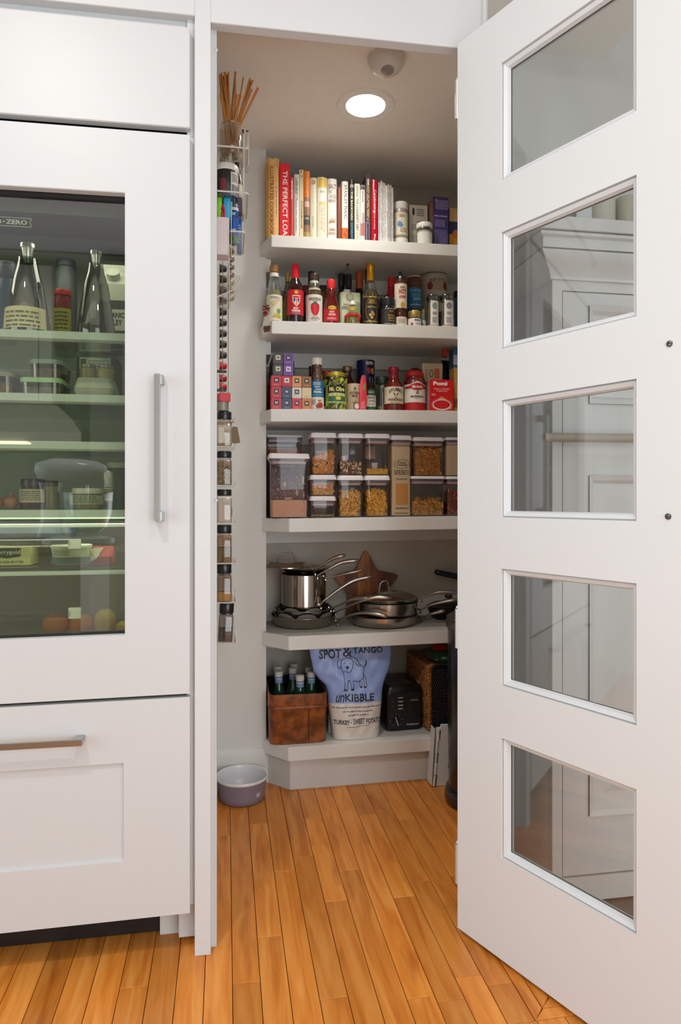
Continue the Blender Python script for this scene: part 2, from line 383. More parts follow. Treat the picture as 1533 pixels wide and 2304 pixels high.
t = thing('motion_sensor', 'white dome motion sensor with a grey lens on the pantry ceiling', 'sensor', (sx, sy, CEIL + S(sx)))
mm = M(); mm.lathe([(.0, 0), (.053, 0), (.053, -.004), (.050, -.016), (.042, -.030), (.028, -.040), (.016, -.044), (0, -.045)], 36); obj('dome', mm, mat('#d6d2ca', .4), t)
mm = M(); mm.lathe([(.0, 0), (.0185, 0), (.0185, .003), (.012, .007), (0, .008)], 24); mm.xform(Matrix.Translation((0, -.012, -.040)) @ Matrix.Rotation(radians(168), 4, 'X')); obj('lens', mm, mat('#8d8984', .3), t)
# ---------------------------------------------------------------- five-light door, swung open
HX, HY, DA = X(1030, 1.504), 1.504, radians(24.6)
DWD, DT = .548, .035
dd = thing('pantry_door', 'white pantry door with five stacked glass panes, swung open', 'door', (HX, HY, S(HX)))
dx, dy = sin(DA), -cos(DA)                                      # from hinge to free edge
dd.rotation_euler = (0, 0, atan2(dy, dx))                       # local x runs along the door, local -y .. faces the camera side
# local +x along door; the visible face is on local -y? the face towards the camera is at local y = 0, the slab behind it
PT = [(1.929, 1.679), (1.567, 1.318), (1.208, .958), (.848, .598), (.486, .230)]
P0, P1 = .1332, .4474
zt, zb = 2.043, .0115
mm = M(); sgn = 1
def slab(x0, x1, z0, z1): mm.box(x0, x1, 0, DT, z0, z1)
slab(0, P0, zb, zt); slab(P1, DWD, zb, zt)
zs = [zt] + [q for p in PT for q in p] + [zb]
for i in range(0, 12, 2): slab(P0, P1, zs[i + 1], zs[i])
# one closed slab: weld the stile and rail blocks together
obj('door_slab', mm, DOORW, dd, smooth=0)
BEAD = mat('#d3d4d4', .4, 0, .012)
GL = clear('door_glass', '#e9ebea', .045, .25)
def bead(p0, p1, z0, z1, yy0, yy1):
    """bevelled glazing bead: a frame ring running round the pane"""
    out = []
    for (ins, y) in ((0, yy0 + .004), (.003, yy0), (.0105, yy0 + .004), (.0135, yy0 + .011), (.0135, yy1)):
        out.append([(p0 + ins, y, z0 + ins), (p1 - ins, y, z0 + ins), (p1 - ins, y, z1 - ins), (p0 + ins, y, z1 - ins)])
    q = M(); q.loft(out, (0, 0)); return q
for (a, b) in PT:
    g = M(); g.box(P0 + .001, P1 - .001, DT / 2 - .002, DT / 2 + .002, b + .001, a - .001); gp = obj('pane', g, GL, dd, 0)
    obj('glazing_bead', bead(P0, P1, b, a, .0035, DT / 2 - .002), BEAD, gp, 0)
    g = bead(P0, P1, b, a, .0035, DT / 2 - .002); g.v = [(x, DT - y, z) for x, y, z in g.v]; obj('glazing_bead', g, BEAD, gp, 0)
STEEL = mat('#b9b6b0', .28, 1.0, .08, 20, 0, aniso=(1, 1, 30), name='brushed_steel')
for (u, v) in ((1507.5, 773.5), (1504.5, 1162)):
    r = (u - 766.5) / FOC; hx0 = D(HX, HY); lat0 = HX * cY - HY * sY
    tt = (r * hx0 - lat0) / ((dx * cY - dy * sY) - r * (dx * sY + dy * cY))
    zz = CZ + (HZ - v) / FOC * (hx0 + tt * (dx * sY + dy * cY)) - S(HX)
    q = M(); q.lathe([(0, 0), (.0055, 0), (.0052, .0018), (.004, .0026), (0, .003)], 16); q.xform(Matrix.Translation((tt, 0, zz)) @ Matrix.Rotation(pi / 2, 4, 'X')); sc_ = obj('screw', q, mat('#6d6a66', .3, .9), dd)
    q = M(); q.box(tt - .0035, tt + .0035, -.0032, -.0027, zz - .0006, zz + .0006); obj('slot', q, BLACK, sc_, 0)
for v in (227, 1950, 1420):
    z0 = CZ + (HZ - v) / FOC * D(HX, HY)
    q = M(); q.lathe([(.006, -.045), (.006, .045)], 14, (-.004, .004, z0)); q.lathe([(0, .045), (.0045, .047), (.0035, .051), (0, .053)], 12, (-.004, .004, z0)); obj('hinge', q, mat('#c9c7c3', .35, .6), dd)
# ================================================================ built-in refrigerator with a glass door
FR = mat('#c7c6c5', .42, 0, .012, 60, .015, name='fridge_panel_paint')
DARK = mat('#22201e', .5, 0, .08)
YG = 1.525
fr = thing('refrigerator', 'tall built-in refrigerator with white panels and a glass door', 'refrigerator', (-.53, YG, 0))
FO = (-.53, YG, 0); XR, XLF = -.0775, -.985
def zf(v, x=XR): return CZ + (HZ - v) / FOC * D(x, YG)
def fpart(name, m, mats, parent=None, **k):
    return obj(name, m, mats, parent or fr, off=FO, **k)
# top grille panel
m = M(); m.box(XLF, XR, YG, YG + .022, zf(288) - S(XR), zf(62) - S(XR), sh=SLOPE); fpart('top_panel', m, FR, bevel=.0015)
# door panel with a window
WX0, WX1, WZ0, WZ1 = -.848, X(281, YG), zf(1429, -.2144) - S(-.2144), zf(434, -.2144) - S(-.2144)
DZ0, DZ1 = zf(1561) - S(XR), zf(303) - S(XR)
m = M()
def frame_ring(m, x0, x1, z0, z1, a0, a1, b0, b1, y0, y1, sh=SLOPE):
    O = [(x0, z0), (x1, z0), (x1, z1), (x0, z1)]; I = [(a0, b0), (a1, b0), (a1, b1), (a0, b1)]
    f = lambda P, y: [(x, y, z + sh * x) for x, z in P]
    a, b, c, d = f(O, y1), f(O, y0), f(I, y0), f(I, y1)
    m.loft([a, b, c, d, a], (0, 0))
frame_ring(m, XLF, XR, DZ0, DZ1, WX0, WX1, WZ0, WZ1, YG, YG + .022)
door = fpart('door', m, FR, bevel=.0012, smooth=35)
m = M(); frame_ring(m, WX0 - .02, WX1 + .02, WZ0 - .02, WZ1 + .02, WX0 + .009, WX1 - .002, WZ0 + .003, WZ1 - .009, YG + .023, YG + .05); fpart('window_frame', m, mat('#1d1b1b', .35, 0, .05), door, smooth=0)
m = M(); m.add([(WX0, YG + .030, WZ0 + S(WX0)), (WX1 + .01, YG + .030, WZ0 + S(WX1)), (WX1 + .01, YG + .030, WZ1 + S(WX1)), (WX0, YG + .030, WZ1 + S(WX0))], [(0, 1, 2, 3)])
FGL = clear('fridge_glass', '#e0e4d2', .12, .42, .0)
fpart('window_glass', m, FGL, door, smooth=0)
# vertical bar handle
hx, hz0, hz1 = X(355, 1.505), zf(1172, -.14), zf(847, -.14)
def bar_profile(a0, a1, off, th, foot):   # in (outwards, along): a flat bar on two curved feet
    P = [(0, a0), (-off * .55, a0 + .002), (-off, a0 + .002)]
    return [(0, a0), (-off - th, a0), (-off - th, a1), (0, a1), (0, a1 - foot), (-off * .5, a1 - foot - .003), (-off, a1 - foot - .012), (-off, a0 + foot + .012), (-off * .5, a0 + foot + .003), (0, a0 + foot)]
m = M(); m.prismx([(YG + p, z) for p, z in bar_profile(hz0, hz1, .026, .008, .018)], hx - .0065, hx + .0065)
for za in (hz0, hz1 - .020): m.box(hx - .0064, hx + .0125, YG - .020, YG, za, za + .020)
fpart('handle', m, STEEL, door, bevel=.0015, label='brushed steel bar handle')
# drawer
m = M(); RX1, RZ0, RZ1 = X(278, YG), zf(1937, -.215) - S(-.215), zf(1717, -.215) - S(-.215)
EZ0, EZ1 = zf(2055) - S(XR), zf(1568.5) - S(XR)
O = [(XLF, EZ0), (XR, EZ0), (XR, EZ1), (XLF, EZ1)]; I = [(-.85, RZ0), (RX1, RZ0), (RX1, RZ1), (-.85, RZ1)]; I2 = [(-.848, RZ0 + .002), (RX1 - .002, RZ0 + .002), (RX1 - .002, RZ1 - .002), (-.848, RZ1 - .002)]
f_ = lambda P, y: [(x, y, z + SLOPE * x) for x, z in P]
m.loft([f_(O, YG + .022), f_(O, YG), f_(I, YG), f_(I2, YG + .007)], (1, 1)); drawer = fpart('drawer', m, FR, bevel=.0008, smooth=30)
hx1 = X(189, 1.51); m = M(); hz = zf(1661, -.32)
m.loft([[(x, YG + p, z) for p, x in bar_profile(-.86, hx1, .026, .008, .018)] for z in (hz - .0065, hz + .0065)]); fpart('handle', m, STEEL, drawer, bevel=.0015, label='brushed steel bar handle')
m = M(); m.box(-.985, -.105, 1.632, 1.65, .0, .2); fpart('toe_kick', m, mat('#1c1714', .5, 0, .3, 15))
# carcass: shell, liner, shelves
m = M(); frame_ring(m, -.99, -.0735, .2, 2.04, -.97, -.11, .66, 1.74, YG + .06, YG + .09); fpart('front_frame', m, DARK, smooth=0)
LIN = mat('#aeb5a8', .5, 0, .03)
m = M(); frame_ring(m, -.975, -.10, .64, 1.76, -.955, -.125, .665, 1.735, 1.60, 2.12); m.box(-.975, -.10, 2.12, 2.14, .64, 1.76); fpart('liner', m, LIN, smooth=0)
m = M(); m.box(-.99, -.0735, 2.14, 2.18, .0, 2.04); m.box(-.99, -.975, 1.615, 2.14, 0, 2.04); m.box(-.095, -.0735, 1.615, 2.14, 0, 2.04); fpart('casing', m, DARK, smooth=0)
m = M(); m.box(-.95, -.13, 1.625, 1.66, 1.645, 1.70); m.prismx([(1.66, 1.70), (1.66, 1.66), (2.1, 1.72), (2.1, 1.735)], -.95, -.13); fpart('light_housing', m, mat('#5e6258', .5), smooth=0)
lf = light('fridge_fill_lamp', 'AREA', (0, .25, 1.655), 1.0, (1, .97, .88), .6, .15); lf.parent = fr  # weak lamp added to brighten the fridge interior
lf = light('crisper_fill_lamp', 'AREA', (.05, .16, .955), 1.5, (1, .97, .88), .7, .12); lf.parent = fr  # second added lamp, brightens the drawers below the lowest glass shelf
LOGO = mat('#dfe3e2', .5)
SG = clear('shelf_glass', '#dbe8dc', .08, .6)
TRIM = mat('#b6c4bb', .25, 0, .02)
FS = []
for v in (748, 888, 994, 1147):
    z = CZ + (HZ - v) / FOC * D(-.3, 1.64); FS.append(z + .0008)
    m = M(); m.box(-.953, -.127, 1.655, 2.11, z - .006, z); s_ = fpart('glass_shelf', m, SG, smooth=0)
    m = M(); m.prismx([(1.64, z), (1.64, z - .017), (1.648, z - .021), (1.658, z - .021), (1.658, z)], -.953, -.127); fpart('shelf_trim', m, TRIM, s_, smooth=0)
CLD = clear('drawer_plastic', '#eceee6', .04, .3)
def bin_(name, z0, z1, vt0, vt1, vh):
    m = M(); m.box(-.94, -.13, 1.648, 1.651, z0, z1); b = fpart(name, m, CLD, smooth=0)
    m = M(); m.box(-.94, -.13, 1.636, 1.66, z1, z1 + .008); fpart('drawer_lip', m, mat('#b9c6b8', .25), b, bevel=.001)
    zt = lambda v: CZ + (HZ - v) / FOC * D(-.36, 1.64)
    m = M(); m.tube([(-.93, 1.642, zt(vh)), (X(160, 1.64), 1.642, zt(vh))], .012, 10, flat=.8); fpart('pull', m, CLD, b)
    m = M(); m.box(X(154, 1.636), X(182, 1.636), 1.634, 1.640, zt(vt1), zt(vt0)); fpart('label_clip', m, mat('#d5dcc9', .4), b, bevel=.0008)
    return b
zq = lambda v, y=1.65: CZ + (HZ - v) / FOC * D(-.33, y)
bin_('deli_drawer', zq(1274), zq(1186), 1213, 1235, 1222)
m = M(); m.box(-.953, -.127, 1.65, 2.11, zq(1274) - .007, zq(1274) - .001); fpart('crisper_cover', m, SG, smooth=0)
bin_('crisper_drawer', .672, zq(1292), 1367, 1392, 1380)
# badge above the top shelf
m = M(); yb = 1.6235; zb0, zb1 = zq(518, yb), zq(499, yb); bx0, bx1 = X(-48, yb), X(70, yb)
def vz(u, v): return (X(u, yb), yb, CZ + (HZ - v) / FOC * D(X(u, yb), yb))
badge_plate = M(); badge_plate.box(-.95, -.13, 1.626, 1.63, zq(545), zq(455)); fpart('badge_rail', badge_plate, clear('badge_rail', '#b4b8ae', .0, .02), smooth=0)
cx_, cz_ = (bx0 + bx1) / 2, (zb0 + zb1) / 2; hw, hh = (bx1 - bx0) / 2, (zb1 - zb0) / 2
for a, b in (((-hw, hh), (hw, hh)), ((-hw, -hh), (hw, -hh))): m.quadxz(cx_ + a[0], cx_ + b[0], cz_ + a[1] - .0006, cz_ + a[1] + .0006, yb)
for sg in (-1, 1):
    for q in (-1, 1): m.add([(cx_ + sg * hw, yb, cz_ + q * hh), (cx_ + sg * (hw + .0012), yb, cz_ + q * hh), (cx_ + sg * (hw - .0018), yb, cz_), (cx_ + sg * (hw - .003), yb, cz_)], [(0, 1, 2, 3)])
text(m, 'SUB', cx_ - hw * .47, cz_, hw * .68, hh * 1.1, yb, bold=.03); text(m, 'ZERO', cx_ + hw * .44, cz_, hw * .82, hh * 1.1, yb, bold=.03)
m.loft([[(cx_ - hw * .05 + .002 * cos(2 * pi * i / 10), yb, cz_ + .002 * sin(2 * pi * i / 10)) for i in range(10)]], (1, 0))
fpart('badge', m, LOGO, smooth=0, label='white lettering in an outlined banner')
# ---------------------------------------------------------------- food in the refrigerator
def fz(u, v, y): return CZ + (HZ - v) / FOC * D(X(u, y), y)
CHR = mat('#e4e4e0', .3, 1.0, .03)
CAR = clear('carafe_glass', '#9aa397', .12, .6)
def carafe(u0, u1, uc0, uc1, vc0, vc1, y, lab, cat='carafe', label_to=None, liquid=None):
    x0, x1 = X(u0, y), X(u1, y); r = (x1 - x0) / 2; cx = (x0 + x1) / 2; z0 = FS[0]; zt_ = fz((u0 + u1) / 2, vc0, y); zn = fz((u0 + u1) / 2, vc1, y)
    rc = (X(uc1, y) - X(uc0, y)) / 2; h = zn - z0
    t = thing('carafe', lab, cat, (cx, y, z0))
    pr = [(0, 0), (r * .96, 0), (r, .008), (r * .95, h * .16), (r * .64, h * .70), (rc * 1.75, h * .88), (rc * 1.5, h * .97), (rc * 1.5, h)]
    m = M(); m.lathe(pr, 32, caps=(1, 0)); obj('body', m, CAR, t)
    m = M(); m.lathe([(0, h - .012), (rc * .62, h - .012), (rc * .95, h + (zt_ - zn) * .68), (rc * 1.12, h + (zt_ - zn) * .72), (rc * 1.12, zt_ - z0), (0, zt_ - z0)], 24); obj('stopper', m, CHR, t, bevel=.0006, label='shiny steel stopper')
    if liquid:
        m = M(); m.lathe([(0, .002), (r * .94, .003), (r * .97, .01), (r * .92, h * .16), (r * .76, h * .46), (0, h * .46)], 28); obj('liquid', m, mat(liquid, .3), t)
    if label_to:
        zl = label_to - z0; m = M(); m.wrap(r * 1.004, .012, zl, -1.15, 1.15, 14, r1=r * .93); lb = obj('paper_label', m, mat('#cfc7a2', .8), t)
        m = M(); lines(m, -r * .8, r * .8, zl * .2, zl * .86, 4, r=r * 1.012, fill=.35); obj('print', m, mat('#5f5540', .8), lb, 0)
    return t
carafe(9, 115, 53, 81, 549, 582, 1.72, 'tall glass carafe with a steel stopper and a cream paper label', label_to=fz(60, 685, 1.66), liquid='#8b8579')
carafe(172, 260, 175, 197, 565, 595, 1.70, 'tall glass carafe with a steel stopper beside the milk carton', liquid='#58604f')
y = 1.84; m = M(); cw = X(286, y) - X(222, y); ch = fz(250, 640, y) - FS[0]
t = thing('milk_carton', 'white milk carton with dark green print behind the carafe', 'carton', ((X(286, y) + X(222, y)) / 2, y + .03, FS[0]))
m.loft([[(x, q, 0) for x, q in rrect(cw, .075, .003, 1)], [(x, q, ch) for x, q in rrect(cw, .075, .003, 1)], [(x, q * .06, ch + .04) for x, q in rrect(cw, .075, .003, 1)], [(x, q * .06, ch + .06) for x, q in rrect(cw, .075, .003, 1)]]); obj('body', m, mat('#c9cdb9', .5), t, 20)
m = M(); m.quadxz(-cw / 2 + .002, cw / 2 - .002, .004, ch * .3, -.0381); obj('print_panel', m, mat('#24382a', .5), t, 0)
m = M(); m.quadxz(-cw / 2 + .002, cw / 2 - .002, ch * .62, ch * .75, -.0381); lb = obj('print_band', m, mat('#24382a', .5), t, 0)
m = M(); text(m, 'ORGANIC', .0, ch * .53, cw * .85, ch * .085, -.0382, bold=.03); text(m, 'VALLEY', .0, ch * .42, cw * .7, ch * .085, -.0382, bold=.03); obj('lettering', m, mat('#1d2a22', .6), lb, 0)
m = M(); m.lathe([(0, 0), (.017, 0), (.017, .016), (0, .016)], 20); m.xform(Matrix.Translation((0, -.020, ch + .022)) @ Matrix.Rotation(radians(50), 4, 'X')); obj('screw_cap', m, mat('#b9bfae', .4), t)
def fjar(name, lab, cat, u0, u1, v0, sh, y, body, lid, labcol=None, lidh=.016, taper=1.0, words=None, group=None, glassy=None, content=None, v1=None):
    x0, x1 = X(u0, y), X(u1, y); r = (x1 - x0) / 2; cx = (x0 + x1) / 2; z0 = FS[sh]; h = fz((u0 + u1) / 2, v0, y) - z0
    t = thing(name, lab, cat, (cx, y + r, z0), group=group)
    m = M(); m.lathe([(0, 0), (r * .92 * taper, 0), (r * taper, .006), (r, h * .62), (r * .95, h - lidh - .012), (r * .82, h - lidh - .002), (r * .82, h - lidh)], 28); obj('body', m, body, t)
    m = M(); m.lathe([(0, h - lidh), (r * .9, h - lidh), (r * .92, h - lidh + .002), (r * .92, h - .002), (r * .88, h), (0, h)], 28); obj('lid', m, lid, t)
    if labcol:
        m = M(); m.wrap(r * 1.01, h * .22, h * .66, -1.3, 1.3, 14); lb = obj('paper_label', m, mat(labcol, .7), t)
        m = M(); lines(m, -r * .8, r * .8, h * .28, h * .62, 5, r=r * 1.02, fill=.4); obj('print', m, mat('#3a362c', .7), lb, 0)
    return t
fjar('ketchup_jar', 'jar with a red lid and yellow label left of the dark carafe', 'jar', 116, 158, 648, 0, 1.80, mat('#6a1a12', .3), mat('#a32417', .4), '#8a8d2a', .014)
fjar('blue_bottle', 'dark blue bottle at the left end of the top fridge shelf', 'bottle', -12, 33, 585, 0, 1.78, mat('#23415a', .35), mat('#1d2c3a', .4), None, .04)
y = 1.9; fjar('storage_tub', 'grey-blue tub standing at the back of the top fridge shelf', 'tub', 118, 168, 578, 0, y, mat('#566163', .4), mat('#2e3f4a', .4), None, .02)
BOXP = clear('food_box_plastic', '#ccd2c4', .1, .5)
def foodbox(u0, u1, v0, z0, y, lidc, fill, lab, d=.13, group=None, lidh=.012):
    x0, x1 = X(u0, y), X(u1, y); wd = x1 - x0; h = fz((u0 + u1) / 2, v0, y) - z0; t = thing('food_container', lab, 'container', ((x0 + x1) / 2, y + d / 2, z0), group=group)
    m = M(); m.loft(rings([(wd * .9, d * .9, .015, 0), (wd * .96, d * .96, .018, h - lidh)]), (1, 0)); obj('body', m, BOXP, t)
    m = M(); m.loft(rings([(wd, d, .02, h - lidh), (wd, d, .02, h - .002), (wd * .96, d * .96, .02, h)])); obj('lid', m, lidc, t)
    m = M(); m.loft(rings([(wd * .87, d * .87, .014, .001), (wd * .91, d * .91, .016, (h - lidh) * .7)])); obj('food', m, mat(fill, .7, 0, .4, 90, .4), t)
    return (x0 + x1) / 2, z0 + h
GRL = mat('#9fc193', .35)
_, zt1 = foodbox(40, 137, 848, FS[1], 1.70, GRL, '#9b9486', 'clear food box with a pale green lid, lower of the stacked pair')
foodbox(62, 137, 806, zt1, 1.71, mat('#8fa29b', .35), '#8d6a55', 'clear food box with a grey lid stacked on the green-lidded box')
foodbox(-40, 28, 834, FS[1], 1.70, mat('#8a8577', .4), '#a4702f', 'clear food box of orange food at the left end of its shelf')
y = 1.72; t = thing('egg_carton', 'pale moulded carton under the two small jars', 'egg carton', ((X(163, y) + X(254, y)) / 2, y + .06, FS[1])); wd = X(254, y) - X(163, y); h = fz(208, 847, y) - FS[1]
m = M(); m.loft(rings([(wd * .88, .10, .012, 0), (wd, .115, .014, h * .42), (wd, .115, .014, h * .48)])); obj('tray', m, mat('#a8ad9c', .85, 0, .06, 40, .2), t)
m = M(); m.loft(rings([(wd, .115, .014, h * .49), (wd * .97, .11, .014, h * .6), (wd * .86, .09, .012, h)])); obj('lid', m, mat('#b2b8a6', .85, 0, .06, 40, .2), t)
ze = FS[1] + h
for k, (u0, u1, cc) in enumerate(((176, 214, '#8e8760'), (216, 254, '#9a9058'))):
    yy = 1.74; x0, x1 = X(u0, yy), X(u1, yy); r = (x1 - x0) / 2; hh = fz(215, 819, yy) - ze
    t = thing('small_jar', ['left of two yellowish jars standing on the egg carton', 'right of two yellowish jars standing on the egg carton'][k], 'jar', ((x0 + x1) / 2, yy + r, ze))
    m = M(); m.lathe([(0, 0), (r * .95, 0), (r, .004), (r, hh * .7), (r * .85, hh * .8)], 24); obj('body', m, mat(cc, .4), t)
    m = M(); m.lathe([(0, hh * .8), (r * .93, hh * .8), (r * .93, hh), (0, hh)], 24); obj('lid', m, mat('#8b8d80', .3, .4), t)
y = 1.86; t = thing('delivery_box', 'dark box with a white address label at the back of its shelf', 'box', ((X(172, y) + X(262, y)) / 2, y + .05, FS[1])); wd = X(262, y) - X(172, y); h = fz(215, 792, y) - FS[1] - .012
m = M(); m.box(-wd / 2, wd / 2, -.05, .05, 0, h); obj('body', m, mat('#4c5147', .7), t, bevel=.001)
m = M(); m.quadxz(-wd * .42, wd * .36, h * .60, h * .98, -.0505); lb = obj('address_label', m, mat('#cfdac9', .6), t, 0)
m = M(); lines(m, -wd * .2, wd * .33, h * .66, h * .94, 5, y=-.051, fill=.25); m.quadxz(-wd * .40, -wd * .26, h * .82, h * .95, -.051); obj('print', m, mat('#7d6a66', .7), lb, 0)
# jars on the fourth shelf
fjar('jam_jar', 'dark jam jar with a black lid and beige printed label', 'jar', 36, 96, 1077, 3, 1.70, mat('#341512', .2), mat('#141416', .3), '#a29a7c', .018)
fjar('relish_jar', 'clear jar with a pale label and olive band in the door light', 'jar', 151, 229, 1098, 3, 1.69, mat('#6e5c46', .25), mat('#b6b7a4', .35), '#8f957b', .014)
fjar('sauce_bottle', 'narrow white-labelled sauce bottle between two jars', 'bottle', 232, 253, 1062, 3, 1.74, mat('#4d4038', .3), mat('#c4c4b8', .4), '#c9c6b6', .03)
fjar('pickle_jar', 'tall green jar with a white lid at the window edge', 'jar', 234, 290, 1040, 3, 1.86, mat('#465a38', .3), mat('#c9c7b4', .4), None, .014)
fjar('olive_jar', 'yellow-green jar behind the dark jam jar', 'jar', 92, 128, 1082, 3, 1.82, mat('#807a34', .3), mat('#34352c', .4), None, .014)
for k, (u0, u1, v) in enumerate(((2, 36, 1112), (-30, 4, 1104))):
    yy = 1.70; x0, x1 = X(u0, yy), X(u1, yy); r = (x1 - x0) / 2; t = thing('onion', ['brown onion beside the dark jam jar', 'brown onion cut off by the left edge of the picture'][k], 'onion', ((x0 + x1) / 2, yy + r, FS[3]))
    m = M(); m.lathe([(0, 0), (r * .4, .001), (r * .85, r * .45), (r, r * .95), (r * .85, r * 1.5), (r * .4, r * 1.85), (r * .14, r * 2.05), (r * .1, r * 2.4), (0, r * 2.42)], 22); obj('bulb', m, mat('#8a5433', .4, 0, .25, 18), t)
# deli drawer
zd = zq(1274) + .0006; y = 1.69
t = thing('butter_box', 'cream butter box with a green brand panel in the deli drawer', 'box', ((X(-20, y) + X(69, y)) / 2, y + .035, zd)); wd = X(69, y) - X(-20, y); h = fz(30, 1231, y) - zd
m = M(); m.box(-wd / 2, wd / 2, -.035, .035, 0, h); obj('carton', m, mat('#cfcf9a', .5), t, bevel=.001)
m = M(); m.add([(-wd * .48, -.0355, h * .95), (wd * .25, -.0355, h * .95), (wd * .25, -.0355, h * .5), (-wd * .1, -.0355, h * .38), (-wd * .48, -.0355, h * .5)], [(0, 4, 3, 2, 1)]); lb = obj('brand_panel', m, mat('#2f4f42', .5), t, 0)
m = M(); text(m, 'Kerrygold', -wd * .1, h * .7, wd * .66, h * .28, -.036, bold=.02); obj('lettering', m, mat('#d9dcc0', .5), lb, 0)
m = M(); text(m, 'PURE IRISH BUTTER', -wd * .05, h * .19, wd * .72, h * .12, -.0356, bold=.02); obj('lettering', m, mat('#4b4f2c', .5), t, 0)
def tub(u0, u1, v0, y, lab, c1, c2):
    x0, x1 = X(u0, y), X(u1, y); r = (x1 - x0) / 2; h = fz((u0 + u1) / 2, v0, y) - zd; t = thing('dairy_tub', lab, 'tub', ((x0 + x1) / 2, y + r, zd))
    m = M(); m.lathe([(0, 0), (r * .86, 0), (r * .88, .003), (r * .97, h * .82), (r * .97, h * .84)], 28); obj('cup', m, mat(c1, .4), t)
    m = M(); m.lathe([(0, h * .84), (r, h * .84), (r, h * .98), (r * .96, h), (0, h)], 28); obj('lid', m, mat('#c9cec0', .4), t)
    m = M(); m.wrap(r * .985, h * .05, h * .4, -1.4, 1.4, 14, r1=r * .965); lb = obj('print_band', m, mat(c2, .5), t)
    m = M(); lines(m, -r * .9, r * .1, h * .48, h * .76, 4, r=r * .99, fill=.3); obj('print', m, mat('#55605c', .6), lb, 0)
tub(104, 199, 1228, 1.665, 'round white tub with a teal band in the deli drawer', '#c3c8ba', '#44666a')
y = 1.70; t = thing('cheese_packet', 'red and white packet at the right end of the deli drawer', 'packet', ((X(200, y) + X(255, y)) / 2, y + .02, zd)); wd = X(255, y) - X(200, y); h = fz(227, 1230, y) - zd
m = M(); m.loft(rings([(wd * .95, .02, .004, 0), (wd, .036, .008, h * .4), (wd * .97, .012, .004, h)])); obj('wrapper', m, mat('#a63a3a', .35, 0, .15, 20), t)
m = M(); m.add([(-wd * .49, -.0185, h * .9), (wd * .1, -.013, h * .95), (-wd * .2, -.0195, h * .3), (-wd * .48, -.017, h * .1)], [(0, 3, 2, 1)]); obj('print_panel', m, mat('#d0cfbf', .5), t, 0)
y = 1.70; t = thing('frozen_bag', 'dark blue food packet lying on top of the tubs', 'packet', ((X(-30, y) + X(160, y)) / 2, y + .07, fz(60, 1217, y))); wd = X(160, y) - X(-30, y); h = fz(60, 1180, y) - fz(60, 1217, y)
m = M(); m.loft(rings([(wd * .9, .10, .03, 0), (wd, .13, .04, h * .45), (wd * .93, .11, .03, h)])); obj('wrapper', m, mat('#1f3446', .3, 0, .3, 12), t)
# fruit in the crisper
for k, (u0, u1, v, kind) in enumerate(((87, 150, 1402, 'o'), (148, 206, 1396, 'o'), (206, 258, 1372, 'l'), (256, 300, 1400, 'l'))):
    yy = 1.69; x0, x1 = X(u0, yy), X(u1, yy); r = (x1 - x0) / 2; zc_ = fz((u0 + u1) / 2, v, yy) - r
    zc_ = max(zc_, .674 + r * .86) if kind == 'o' else zc_
    nm, lb_, cc = ('orange', ['left of two oranges in the crisper drawer', 'right of two oranges in the crisper drawer'][k % 2], '#e08428') if kind == 'o' else ('lemon', ['large yellow lemon leaning on the oranges', 'yellow lemon cut by the window edge'][k % 2], '#e0b43a')
    t = thing(nm, lb_, 'fruit', ((x0 + x1) / 2, yy + r, .672))
    h = zc_ + r - .672; m = M(); m.lathe([(0, 0), (r * .5, .002), (r * .88, h * .25), (r, h * .5), (r * .86, h * .78), (r * .5, h * .95), (r * .12, h * .99), (0, h)], 24); obj('peel', m, mat(cc, .45, 0, .06, 120, .25), t)
    m = M(); m.lathe([(0, h - .002), (.003, h - .002), (.002, h + .001), (0, h + .001)], 8); obj('stem_end', m, mat('#5b5a2a', .7), t)
# ================================================================ seen through the door panes: niche, panelled hutch with a cornice
HW = mat('#d2d0cd', .5, 0, .02, 40, .05, name='hutch_paint')
yh = 1.545
def hz_(v): return CZ + (HZ - v) / FOC * D(.95, yh)
ht = thing('hutch', 'white painted hutch with a moulded cornice and panelled door', 'hutch', (1.2, yh, 0)); HO = (1.2, yh, 0)
hx0 = X(1243, yh)
m = M(); m.box(hx0, 1.75, yh + .025, 1.775, .02, hz_(600)); obj('body', m, HW, ht, bevel=.001, off=HO)
m = M(); frame_ring(m, hx0, 1.75, .02, hz_(636), X(1266, yh), 1.68, .08, hz_(660), yh, yh + .025, 0); obj('face_frame', m, HW, ht, bevel=.001, off=HO)
dr = M(); x0_, x1_ = X(1266, yh) + .003, 1.677
p0, p1 = X(1326, yh), 1.61
zr = [hz_(662), hz_(690), hz_(910), hz_(1070), hz_(1832), .084]
dr.box(x0_, p0, yh + .003, yh + .024, zr[5], zr[0]); dr.box(p1, x1_, yh + .003, yh + .024, zr[5], zr[0])
for a, b in ((1, 0), (3, 2), (5, 4)): dr.box(p0, p1, yh + .003, yh + .024, zr[a], zr[b])
dob = obj('door', dr, HW, ht, 0, off=HO)
for a, b in ((2, 1), (4, 3)):
    q = M(); q.loft([[(x, y, z) for x, z in ((p0 + i, zr[a] + i), (p1 - i, zr[a] + i), (p1 - i, zr[b] - i), (p0 + i, zr[b] - i))] for i, y in ((0, yh - .003), (.012, yh + .004), (.02, yh + .016), (.05, yh + .016), (.075, yh + .009))], (0, 1)); obj('raised_panel', q, HW, dob, 0, off=HO)
q = M(); e = lambda k: k
